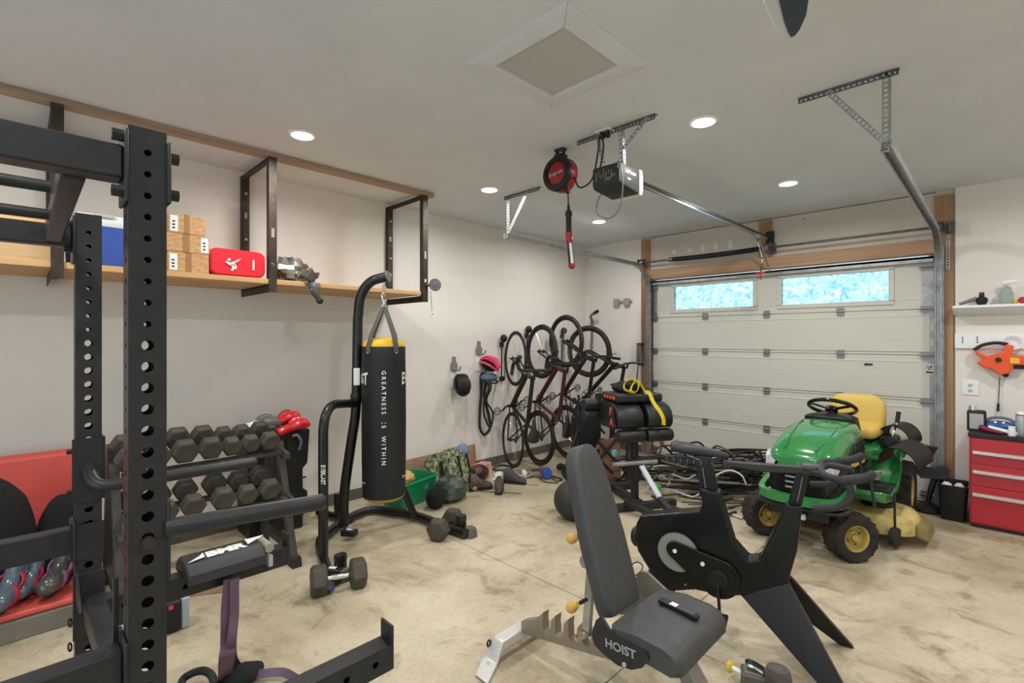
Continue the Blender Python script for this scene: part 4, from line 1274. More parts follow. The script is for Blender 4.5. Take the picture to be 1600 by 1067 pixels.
def glove(label, p_palm, p_cuff, m1, m2, up=(0, 0, 1), s=1.0):
    a, c = Vector(p_palm), Vector(p_cuff)
    t = thing('boxing_glove', label, 'boxing glove', c, 0, 'boxing gloves on the plastic case')
    d = (a - c).normalized()
    x, y, _ = basis(d, up)
    prof = lambda w_, h_: [(w_ * math.cos(2 * PI * k / 16), h_ * math.sin(2 * PI * k / 16)) for k in range(16)]
    def rings(spec):
        R = []
        for f, w_, h_, oy in spec:
            o = c + d * f * s
            R.append([o + x * q[0] * s + y * (q[1] + oy) * s for q in prof(w_, h_)])
        return R
    MB().loft(rings([(-0.02, 0.044, 0.040, 0), (0.0, 0.050, 0.044, 0), (0.09, 0.046, 0.040, 0), (0.11, 0.042, 0.038, 0)])).build('cuff', m2, t)
    MB().loft(rings([(0.10, 0.044, 0.040, 0), (0.13, 0.056, 0.046, 0), (0.18, 0.066, 0.052, 0.004), (0.235, 0.066, 0.054, -0.004), (0.275, 0.056, 0.050, -0.014), (0.295, 0.034, 0.034, -0.024), (0.302, 0.010, 0.012, -0.03)])).build('fist', m1, t)
    th = [c + d * 0.13 * s + x * 0.045 * s + y * 0.02 * s, c + d * 0.17 * s + x * 0.068 * s + y * 0.035 * s, c + d * 0.215 * s + x * 0.066 * s + y * 0.04 * s, c + d * 0.245 * s + x * 0.045 * s + y * 0.035 * s]
    pth = smooth_path(th, 4)
    n = len(pth)
    MB().tube(pth, [0.018 * s + 0.012 * s * math.sin(PI * min(1, k / (n - 1) * 0.9 + 0.08)) for k in range(n)], 12).build('thumb', m1, t)
    return t
mk('glove_white', (222, 222, 218), 0.4); mk('glove_red', (206, 26, 40), 0.28, coat=0.4); mk('glove_grey', (96, 92, 88), 0.4)
gx = -4.28
glove('white boxing glove with a grey fist lying on the black case', W(434, 656, X=gx + 0.02), W(378, 671, X=gx), M_['glove_grey'], M_['glove_white'], s=0.95)
glove('second white and black boxing glove under the red pair, nearest the dumbbells', W(415, 668, X=gx + 0.11), W(368, 673, X=gx + 0.10), M_['glove_white'], M_['glove_grey'], s=0.8)
glove('glossy red boxing glove lying against the wall', W(460, 648, X=gx - 0.12), W(420, 668, X=gx - 0.12), M_['glove_red'], M_['glove_white'], s=0.9)
glove('glossy red boxing glove at the outer end of the glove heap', W(486, 655, X=gx + 0.06), W(436, 675, X=gx + 0.06), M_['glove_red'], M_['glove_red'], s=0.85)

# red plastic tray on a low grey bench, with skates in it
tb = thing('low_bench', 'low grey bench along the wall behind the power rack', 'bench', (-4.0, -0.4, 0))
MB().span((-4.45, -1.6, 0.001), (-3.70, 0.33, 0.105)).build('body', mat('bench_grey', (126, 118, 106), 0.7, rgb2=(112, 104, 94), scale=4), tb, bevel=0.004)
rt = thing('plastic_tray', 'red plastic tray with an upright back standing on the low bench', 'tray', (-4.1, -0.3, 0.106))
prx = []
zb, ztp = 0.107, 0.86
th = 0.035
outl = [(-3.72, zb), (-4.40, zb), (-4.46, zb + 0.05), (-4.52, ztp - 0.04), (-4.50, ztp), (-4.45, ztp - 0.03), (-4.39, zb + 0.09), (-4.34, zb + 0.05), (-3.72, zb + 0.035)]
b = MB().prism([(p[0], p[1]) for p in outl], (0, 0.30, 0), (1, 0, 0), (0, 0, 1), 1.8)
b.build('shell', M_['red_plastic'], rt, bevel=0.012, seg=3)
ep = W(178, 715, X=-4.25)
pts = [(-4.50, ztp + 0.0), (-4.36, ztp - 0.01), (-4.30, ztp - 0.08), (-4.22, zb + 0.10), (-4.22, zb + 0.04), (-4.42, zb + 0.04)]
MB().prism([(p[0], p[1]) for p in pts], (0, ep.y + 0.02, 0), (1, 0, 0), (0, 0, 1), 0.05).build('end_wall', mat('tray_orange', (236, 92, 64), 0.45), rt, bevel=0.015, seg=3)

def skate(label, px, py, X, rz, shellc, strapc, s=1.0):
    p = W(px, py, X=X)
    loc = (p.x, p.y, 0.150)
    t = thing('roller_skate', label, 'skate', loc, rz, 'skates in the red tray')
    R = []
    for f, w_, h0, h1 in ((-0.15, 0.03, 0.06, 0.16), (-0.13, 0.042, 0.045, 0.30), (-0.05, 0.046, 0.04, 0.30), (0.0, 0.046, 0.04, 0.20), (0.06, 0.058, 0.03, 0.15), (0.12, 0.060, 0.03, 0.145), (0.155, 0.050, 0.035, 0.13), (0.172, 0.03, 0.05, 0.11), (0.178, 0.008, 0.07, 0.085)):
        R.append([(f * s, w_ * math.cos(2 * PI * k / 14) * s, (h0 + h1) / 2 * s + (h1 - h0) / 2 * math.sin(2 * PI * k / 14) * s) for k in range(14)])
    MB().loft(R).build('boot', shellc, t, world=False)
    for f, z in ((0.05, 0.092), (-0.02, 0.15)):
        MB().torus((f * s, 0, z * s), 0.062 * s, 0.010 * s, (1, 0, 0.5), n=20, m=6, sx=1.6).build('buckle_strap', strapc, t, world=False)
    for k in range(3):
        MB().lathe([(0.0, -0.011), (0.028, -0.008), (0.031, 0.0), (0.028, 0.008), (0.0, 0.011)], ((-0.09 + 0.085 * k) * s, 0, 0.0315), (0, 1, 0), n=16).build('wheel', M_['black_rubber'], t, world=False)
    return t
mk('skate_shell', (88, 88, 84), 0.18, coat=0.5, rgb2=(50, 50, 48), scale=6); mk('skate_blue', (84, 96, 108), 0.18, coat=0.5)
mk('strap_purple', (132, 84, 124), 0.35); mk('strap_red', (170, 36, 60), 0.35)
skate('skate with a glossy olive toe and purple straps, next to the far rack upright', 92, 900, -3.86, -0.5, M_['skate_shell'], M_['strap_purple'], 0.88)
skate('skate with a small glossy grey toe between the two bigger ones', 48, 905, -3.90, -0.5, M_['skate_blue'], M_['strap_red'], 0.74)
skate('skate with a blue-grey toe and red laces at the front of the tray', 14, 930, -3.80, -0.4, M_['skate_blue'], M_['strap_red'], 0.88)
p = W(48, 865, X=-4.1)
o = thing('shoe', 'orange-red shoe with cream laces lying above the skates', 'shoe', p)
b = MB().loft([[(p.x + q[0] * 0.3, p.y - 0.14, p.z + q[1]) for q in round_poly(0.12, 0.06, 0.02, 3)], [(p.x + q[0], p.y - 0.08, p.z + q[1] * 1.3) for q in round_poly(0.11, 0.08, 0.03, 3)], [(p.x + q[0], p.y + 0.06, p.z + q[1]) for q in round_poly(0.10, 0.07, 0.03, 3)], [(p.x + q[0] * 0.7, p.y + 0.13, p.z - 0.01 + q[1] * 0.6) for q in round_poly(0.09, 0.05, 0.02, 3)]])
b.build('upper', mat('shoe_orange', (214, 78, 52), 0.5), o)
for k in range(3): MB().beam((p.x - 0.03, p.y - 0.02 + 0.03 * k, p.z + 0.05), (p.x + 0.04, p.y - 0.01 + 0.03 * k, p.z + 0.038), 0.008, 0.006).build('lace', mat('lace_cream', (214, 196, 158), 0.7), o)
# black duffel and black round bag in the tray
p = W(28, 770, X=-3.98)
dz = 0.146
o = crumple(MB(), (p.x - 0.02, p.y - 0.14, dz + 0.27), (0.15, 0.23, 0.42), 20, 14, 0.06, 3, 0.45).build('duffel_bag', M_['black_fabric'], sub=1)
tag(o, 'big black fabric duffel bag slumped in the red tray', 'bag')
p = W(92, 795, X=-4.1)
o = crumple(MB(), (p.x + 0.07, p.y + 0.03, 0.40), (0.13, 0.14, 0.27), 18, 12, 0.05, 4, 0.12).build('stuff_sack', M_['black_fabric'], sub=1)
tag(o, 'small round black bag between the duffel and the far rack upright', 'bag')
# grey and black charger box beside the rack
p = W(276, 985, Z=0)
t = thing('charger_box', 'small black and pale grey box with a red light beside the power rack', 'box', (p.x, p.y, 0), -0.1)
MB().span((p.x - 0.10, p.y - 0.10, 0.001), (p.x + 0.02, p.y + 0.02, 0.17)).build('black_half', M_['black_plastic'], t, bevel=0.015, seg=3)
MB().span((p.x - 0.10, p.y + 0.0201, 0.001), (p.x + 0.01, p.y + 0.06, 0.17)).build('grey_half', mat('case_grey', (168, 176, 186), 0.5), t, bevel=0.008)
MB().box((p.x + 0.02, p.y - 0.03, 0.145), (0.01, 0.02, 0.02)).build('indicator', mat('red_led', (230, 60, 70), 0.4), t)
p = W(290, 945, Z=0)
o = MB().prism([(0, 0), (0.24, 0), (0.24, 0.13), (0.02, 0.16)], (p.x - 0.12, p.y + 0.0, 0.002), (0.5, 0.86, 0), (-0.25, 0.15, 0.95), 0.006).build('cardboard_scrap', M_['cardboard'])
tag(o, 'brown cardboard scrap behind the charger box', 'cardboard')

# ------------------------------------------------------------ punching bag stand
bs = thing('punching_bag_stand', 'black tubular punching bag stand with a curved floor base', 'bag stand', (-3.85, 2.05, 0))
BPS = mk('stand_black', (20, 20, 21), 0.35, coat=0.2)
R_ = 0.035
zb = 0.045
A = W(512, 893, Z=zb); A2 = W(500, 850, Z=zb); Bm = W(540, 812, Z=zb); C2 = W(600, 797, Z=zb); C3 = W(652, 806, Z=zb); C = W(728, 834, Z=zb)
base = smooth_path([A, A2, W(508, 836, Z=zb), Bm, W(572, 798, Z=zb), C2, C3, W(690, 820, Z=zb), C], 6)
MB().tube(base, R_, 14).build('base_tube', BPS, bs)
BC = W(600, 600, T=4.0); BCX, BCY = BC.x, BC.y
pb = W(537, 822, Z=0.06)
ax_ = Vector((pb.x, pb.y, 0))
mast_d = Vector((BCX - pb.x, BCY - pb.y, 0)).normalized()
def mp(px, py): return WP(px, py, ax_, Vector((-mast_d.y, mast_d.x, 0)))
mast = smooth_path([pb, mp(538, 770), mp(549, 690), mp(556, 640), mp(558, 560), mp(559, 500)], 5)
top = smooth_path([mp(559, 500), mp(564, 462), mp(580, 440), mp(606, 432)], 6)
MB().tube(mast + top[1:], 0.040, 16).build('mast', BPS, bs)
e0, e1 = mast[-1], top[-1]
MB().cyl(top[-1], top[-1] + (top[-1] - top[-2]).normalized() * 0.008, 0.047, n=20).build('end_cap', M_['grey_plastic'], bs)
MB().lathe([(0.046, -0.03), (0.049, -0.02), (0.049, 0.02), (0.046, 0.03)], mp(557, 620), (0, 0, 1), n=18).build('collar', BPS, bs)
lf = W(505, 868, Z=0.06)
lp = [lf, Vector((lf.x, lf.y, 1.02)), mp(556, 625) + Vector((0, 0, 0))]
lq = fillet([lf, W(505, 632, X=lf.x), mp(556, 630)], 0.22, 10)
MB().tube(lq, 0.034, 14).build('side_post', BPS, bs)
rf = W(648, 806, Z=0.05)
MB().tube([rf, mp(559, 600)], 0.030, 12).build('side_strut', BPS, bs)
for p, nm in ((pb, 0.3), (W(500, 800, Z=0.05), 0.22)):
    pass
# plates, weight pegs and rubber feet on the base
for p in (W(546, 828, Z=0.085), W(520, 888, Z=0.085)):
    MB().box(p - Vector((0, 0, 0.02)), (0.12, 0.07, 0.05), rz=0.6).build('joint_bracket', BPS, bs, bevel=0.008)
    MB().box(p + Vector((0.0, 0, 0.006)), (0.05, 0.03, 0.002), rz=0.6).build('sticker', M_['white_print'], bs)
MB().tube([W(548, 812, Z=0.04), W(497, 800, Z=0.04)], 0.03, 12).build('rear_bar', BPS, bs)
MB().cyl(W(527, 806, Z=0.03), W(527, 806, Z=0.03) + Vector((0, 0, 0.20)), 0.028, n=16).build('weight_peg', BPS, bs)
MB().tube([A, W(527, 905, Z=zb)], R_, 14).build('base_toe', BPS, bs)
for p in (W(535, 906, Z=0.0), W(735, 838, Z=0.0)):
    MB().loft([[(p.x + q[0] * f, p.y + q[1] * f, z) for q in round_poly(0.10, 0.09, 0.03, 4)] for f, z in ((1, 0.001), (1, 0.04), (0.8, 0.075))]).build('rubber_foot', mat('foot_grey', (92, 90, 84), 0.7), bs)
for p in (W(532, 902, Z=0), W(721, 834, Z=0)):
    MB().loft([[(p.x + q[0] * f, p.y + q[1] * f, z) for q in round_poly(0.075, 0.085, 0.03, 4)] for f, z in ((1, 0.01), (0.98, 0.06), (0.9, 0.10), (0.98, 0.14), (0.9, 0.155))]).build('weight_peg', BPS, bs)
# stand lettering
sl = W(506, 742, X=lf.x + 0.034)
dirc = Vector((0 - lf.x, 0 - lf.y, 0)).normalized()
def postbend(x, y):
    a = (y - 0.014) / 0.035
    sd = Vector((-dirc.y, dirc.x, 0))
    return Vector((lf.x, lf.y, 0)) + dirc * 0.0352 * math.cos(a) + sd * (0.0352 * math.sin(a)) + Vector((0, 0, sl.z - x))
text_obj('lettering', 'EVERLAST', 0.040, sl, (0, 0, -1), (0, 1, 0), M_['white_print'], bs, bend=postbend, wx=0.80, bold=0.0012)
ml = mp(557, 588)
MB().box(ml + dirc * 0.041, (0.012, 0.05, 0.14), rz=math.atan2(dirc.y, dirc.x)).build('sticker', M_['white_print'], bs, bevel=0.004)

# the bag
bag = thing('punching_bag', 'black hanging punching bag with a yellow top and white lettering', 'punching bag', (BCX, BCY, 0.32))
zt = W(600, 541, T=4.0).z; zbm = W(600, 772, T=4.0).z
Rb = 0.174
mk('bag_black', (27, 27, 29), 0.55, bump=0.1, bscale=60); mk('bag_yellow', (226, 184, 40), 0.5)
MB().lathe([(0.0, zbm - 0.028), (Rb * 0.8, zbm - 0.028), (Rb * 0.94, zbm - 0.012), (Rb * 0.97, zbm)], (BCX, BCY, 0), n=40).build('bottom', mat('bag_mustard', (176, 142, 60), 0.6), bag)
pr = [(Rb * 0.96, zbm)]
for k in range(1, 12):
    f = k / 12
    pr.append((Rb * (0.975 + 0.03 * math.sin(PI * f) + (0.006 if k % 3 == 0 else 0)), zbm + (zt - zbm) * f))
pr += [(Rb * 0.98, zt - 0.01), (Rb * 0.955, zt)]
MB().lathe(pr, (BCX, BCY, 0), n=48).build('body', M_['bag_black'], bag)
MB().lathe([(Rb * 0.955, zt - 0.002), (Rb * 0.94, zt + 0.02), (Rb * 0.8, zt + 0.05), (Rb * 0.4, zt + 0.065), (0.0, zt + 0.068)], (BCX, BCY, 0), n=40).build('top', M_['bag_yellow'], bag)
hook = W(600, 480, T=4.0)
mk('strap_grey', (84, 84, 82), 0.7)
front = Vector((-BCX, -BCY, 0)).normalized(); side = Vector((-front.y, front.x, 0))
for a in (0.55, -0.75, 2.5, -2.5):
    d = front * math.cos(a) + side * math.sin(a)
    tng = Vector((-d.y, d.x, 0))
    pts = [Vector((BCX, BCY, hook.z)) + d * 0.012, Vector((BCX, BCY, zt + 0.10)) + d * (Rb * 0.80), Vector((BCX, BCY, zt + 0.01)) + d * (Rb * 1.0), Vector((BCX, BCY, zt - 0.05)) + d * (Rb * 1.012)]
    b = MB()
    hw = 0.022
    rings = [[p + tng * hw + d * 0.002, p - tng * hw + d * 0.002, p - tng * hw - d * 0.002, p + tng * hw - d * 0.002] for p in pts]
    s = b.loft(rings).build('strap', M_['strap_grey'], bag)
    MB().cyl(pts[3] + d * 0.0, pts[3] + d * 0.006, 0.007, n=10).build('rivet', M_['chrome'], s)
MB().torus(Vector((BCX, BCY, hook.z + 0.012)), 0.024, 0.004, side, n=20, m=6).build('ring', M_['chrome'], bag)
hz = W(598, 447, T=4.0).z
b = MB().tube(smooth_path([Vector((BCX, BCY, hz + 0.02)), Vector((BCX, BCY, hz)), Vector((BCX, BCY, hz)) + side * 0.018 + Vector((0, 0, -0.03)), Vector((BCX, BCY, hz - 0.055)), Vector((BCX, BCY, hz - 0.075)) - side * 0.018, Vector((BCX, BCY, hook.z + 0.04)), Vector((BCX, BCY, hook.z + 0.036)) + side * 0.015], 6), 0.006, 8)
b.build('hook', M_['chrome'], bag)
for k in range(3):
    MB().torus(Vector((BCX, BCY, hz - 0.012 - 0.028 * k)), 0.012, 0.004, side if k % 2 else front, n=14, m=6).build('chain_link', M_['chrome'], bag)
def bagbend(a0, z0, vertical, sz=1):
    def f(x, y):
        Rr = Rb * 1.012
        if vertical: a, z = a0 + (y) / Rr * 1.0, z0 - x
        else: a, z = a0 + x / Rr, z0 + y
        d = front * math.cos(a) + side * math.sin(a)
        return Vector((BCX, BCY, z)) + d * Rr
    return f
# vertical line reads downward with the letter tops to the east of the bag
zmid = (W(592, 570, T=3.85).z + W(592, 735, T=3.85).z) / 2
text_obj('lettering', 'GREATNESS  IS  WITHIN', 0.046, (0, 0, 0), (1, 0, 0), (0, 1, 0), M_['white_print'], bag, bend=bagbend(-0.10, zmid, True), spacing=1.62, bold=0.0008, wx=0.94)
def everlast(a0, z0, h, name='lettering'):
    Rr = Rb * 1.014
    def f(x, y):
        k = 1 + 0.5 * (abs(x) / 0.16) ** 2
        yy = (y - h * 0.36) * k
        a = a0 + x / Rr
        d = front * math.cos(a) + side * math.sin(a)
        return Vector((BCX, BCY, z0 + yy)) + d * Rr
    text_obj(name, 'EVERLAST', h, (0, 0, 0), (1, 0, 0), (0, 1, 0), M_['white_print'], bag, bend=f, wx=1.0, bold=0.002)
ez = W(570, 590, T=3.95).z
everlast(-1.85, ez, 0.085); everlast(1.95, ez, 0.085)
b0 = W(575, 752, T=3.95).z
text_obj('lettering', 'Powercore', 0.032, (0, 0, 0), (1, 0, 0), (0, 1, 0), M_['white_print'], bag, bend=bagbend(-1.35, b0, False))
text_obj('lettering', 'Powercore', 0.032, (0, 0, 0), (1, 0, 0), (0, 1, 0), M_['white_print'], bag, bend=bagbend(1.35, b0 + 0.03, False))

# dumbbells lying across the stand's feet
p = W(495, 905, Z=0.085); q = W(556, 893, Z=0.085)
c = (p + q) / 2
make_dumbbell('big hex dumbbell lying across the near foot of the bag stand', (c.x + 0.03, c.y, 0.088), math.atan2(q.y - p.y, q.x - p.x), 0.17, 'hex dumbbells on the floor', L=min(0.40, (q - p).length + 0.10), hl=0.10)
p = W(680, 832, Z=0.08); q = W(712, 808, Z=0.08)
c = (p + q) / 2
make_dumbbell('hex dumbbell with bright grip at the bag stand foot farthest from the rack', (c.x, c.y, 0.085), math.atan2(q.y - p.y, q.x - p.x), 0.165, 'hex dumbbells on the floor', L=0.36, hl=0.10)
p = W(510, 920, Z=0.02)
o = crumple(MB(), (p.x, p.y, 0.028), (0.06, 0.05, 0.028), 12, 8, 0.2, 12).build('cloth_wrap', mat('navy_cloth', (52, 58, 92), 0.8, rgb2=(80, 86, 116), scale=20))
tag(o, 'crumpled navy cloth under the big dumbbell by the stand', 'cloth')
# ------------------------------------------------------------ hooks, helmets and bicycles on the long wall
def wall_hook(label, px, py0, py1):
    a, c = W(px, py0, X=WL), W(px, py1, X=WL)
    t = thing('wall_hook', label, 'hook', (WL, a.y, c.z), 0, 'grey wall hooks beside the bicycles')
    MB().span((WL + 0.001, a.y - 0.045, c.z), (WL + 0.012, a.y + 0.045, a.z - 0.14)).build('back_plate', M_['vinyl_white'], t, bevel=0.004)
    b = MB().loft([[(WL + 0.013 + 0.018 * f, a.y + q[0] * w_, z + q[1] * 0) for q in ((-1, 0), (1, 0))] + [(WL + 0.002, a.y + w_, z), (WL + 0.002, a.y - w_, z)] for f, w_, z in ((1, 0.045, a.z - 0.17), (1, 0.045, a.z - 0.09), (1, 0.02, a.z - 0.06), (1, 0.018, a.z))])
    b.build('grey_clip', mat('clip_grey', (132, 128, 126), 0.5), t, bevel=0.004)
    MB().tube(smooth_path([(WL + 0.01, a.y, a.z - 0.14), (WL + 0.07, a.y, a.z - 0.16), (WL + 0.12, a.y, a.z - 0.15), (WL + 0.14, a.y, a.z - 0.11)], 5), 0.009, 10).build('prong', mat('prong_grey', (140, 140, 140), 0.4), t)
    return a, c
wall_hook('grey wall hook holding only the black helmet', 708, 557, 606)
wall_hook('grey wall hook holding the pink helmet and the black loops', 747, 533, 580)
for px, lab in ((708, 'a'), (747, 'b')): pass

def helmet(name, label, c, d, m, m2, s=1.0, cat='helmet'):
    """crown points along d"""
    c = Vector(c); d = Vector(d).normalized()
    t = thing(name, label, cat, c, 0, 'helmets hung on the wall')
    x, y, z = basis(d, (0, 0, 1))
    R = Matrix((x, y, z)).transposed()
    ribs = 7
    b = MB()
    # shell made of vented bands over a dome
    for k in range(ribs):
        th = (k - (ribs - 1) / 2) / (ribs - 1) * 1.75
        path, sc = [], []
        for j in range(13):
            ph = -1.35 + 2.7 * j / 12
            q = Vector((math.sin(th) * 0.085 * math.cos(ph * 0.5), math.sin(ph) * 0.125, math.cos(th) * math.cos(ph) * 0.105 + 0.0))
            path.append(c + R @ (q * s))
            sc.append(0.7 + 0.3 * math.cos(ph))
        b.sweep(path, [(0.013 * s * math.cos(a * PI / 4), 0.010 * s * math.sin(a * PI / 4)) for a in range(8)], scales=sc)
    b.build('shell', m, t)
    pts = [c + R @ Vector((0.092 * s * math.cos(a * PI / 12), 0.128 * s * math.sin(a * PI / 12), 0.015 * s * math.cos(a * PI / 6))) for a in range(24)]
    MB().tube(pts, 0.014 * s, 10, closed=True).build('rim', m, t)
    MB().ball(c + R @ Vector((0, 0, 0.004)), (0.078 * s, 0.112 * s, 0.085 * s), 18, 10, R).build('liner', m2, t)
    MB().tube(smooth_path([c + R @ Vector((0.08 * s, 0.02, 0)), c + R @ Vector((0.05 * s, 0.02, -0.06)), c + R @ Vector((0.03, 0.03, -0.15 * s))], 5), 0.006, 6).build('chin_strap', M_['black_fabric'], t)
    return t
hk = W(722, 601, X=WL + 0.12)
helmet('bike_helmet', 'black vented bike helmet hanging alone on the wall', hk, (0.62, -0.25, 0.35), M_['black_plastic'], M_['black_fabric'], 1.0)
mk('helmet_pink', (236, 72, 110), 0.35, coat=0.3); mk('helmet_blue', (96, 112, 140), 0.5)
hk = W(765, 570, X=WL + 0.12)
helmet('bike_helmet', 'pink vented bike helmet hanging next to the bicycles', hk, (0.35, 0.15, 0.9), M_['helmet_pink'], M_['black_fabric'], 1.0)
hk2 = W(764, 590, X=WL + 0.12)
t = thing('blue_helmet', 'blue-grey helmet with a black brim under the pink one', 'helmet', hk2, 0, 'helmets hung on the wall')
MB().ball(hk2 + Vector((0, 0, 0.0)), (0.085, 0.12, 0.06), 20, 10).build('shell', M_['helmet_blue'], t)
MB().torus(hk2 + Vector((0.0, 0, -0.035)), 0.105, 0.016, (0.25, 0, 1), n=28, m=8, sx=0.6).build('brim', M_['black_plastic'], t)
# black loops of bicycle tube
def loop(label, pts, r=0.014):
    o = MB().tube(smooth_path(pts, 7, True), r, 8, closed=True).build('tire_tube', M_['black_rubber'])
    return tag(o, label, 'inner tube', 'bicycle tubes hung on the wall')
X1 = WL + 0.05
loop('long black inner tube hanging straight below the helmets', [W(752, 585, X=X1), W(760, 590, X=X1), W(757, 620, X=X1), W(764, 650, X=X1), W(766, 668, X=X1 + 0.01), W(757, 679, X=X1 + 0.01), W(750, 668, X=X1), W(750, 640, X=X1), W(752, 610, X=X1)], 0.017)
loop('shorter black inner tube twisted over the long one', [W(762, 588, X=X1 + 0.05), W(767, 605, X=X1 + 0.05), W(760, 626, X=X1 + 0.05), W(770, 645, X=X1 + 0.05), W(766, 668, X=X1 + 0.06), W(757, 650, X=X1 + 0.05), W(756, 628, X=X1 + 0.05), W(763, 608, X=X1 + 0.05)], 0.012)

# swing-out bike mounts
def mount(label, px, py, X=WL):
    p = W(px, py, X=X)
    t = thing('bike_mount', label, 'bike rack', (X, p.y, p.z - 0.5), 0, 'bicycle mounts on the wall')
    for dy in (-0.018, 0.018):
        MB().tube([(X + 0.035, p.y + dy, p.z), (X + 0.035, p.y + dy * 1.6, p.z - 0.52)], 0.009, 8).build('side_rail', M_['black_paint'] if dy < 0 else M_['chrome'], t)
    MB().ball((X + 0.05, p.y, p.z + 0.02), (0.045, 0.045, 0.05), 14, 10).build('wheel_cradle', M_['black_plastic'], t)
    for z in (p.z - 0.06, p.z - 0.50):
        MB().span((X + 0.001, p.y - 0.035, z - 0.03), (X + 0.03, p.y + 0.035, z + 0.03)).build('wall_bracket', M_['black_plastic'], t, bevel=0.006)
    return t
mount('empty black bike mount beside the pink helmet', 783, 531)
mount('bike mount behind the thin-tyred front wheel', 822, 517)
mount('bike mount behind the second bicycle wheel', 877, 519)

def wheel(name, c, ax, R, tr, parent, spokes=24, rimw=0.012, m=None):
    o = MB().torus(c, R - tr, tr, ax, n=56, m=10).build(name, m or M_['tire_rubber'], parent)
    MB().torus(c, R - tr * 2 - 0.006, rimw, ax, n=48, m=8, sx=0.7).build('rim', M_['black_paint'], o)
    x, y, d = basis(ax)
    b = MB()
    for k in range(spokes):
        a = 2 * PI * k / spokes
        e = x * math.cos(a) + y * math.sin(a)
        a2 = a + (0.5 if k % 2 else -0.5)
        e2 = x * math.cos(a2) + y * math.sin(a2)
        b.cyl(c + e2 * 0.022 + d * (0.03 if k % 4 < 2 else -0.03), c + e * (R - tr * 2), 0.0013, n=4)
    b.build('spokes', M_['chrome'], o)
    MB().lathe([(0.0, -0.055), (0.012, -0.055), (0.012, -0.035), (0.026, -0.034), (0.026, -0.028), (0.014, -0.022), (0.014, 0.022), (0.026, 0.028), (0.026, 0.034), (0.012, 0.035), (0.012, 0.055), (0.0, 0.055)], c, ax, n=16).build('hub', M_['black_plastic'], o)
    return o


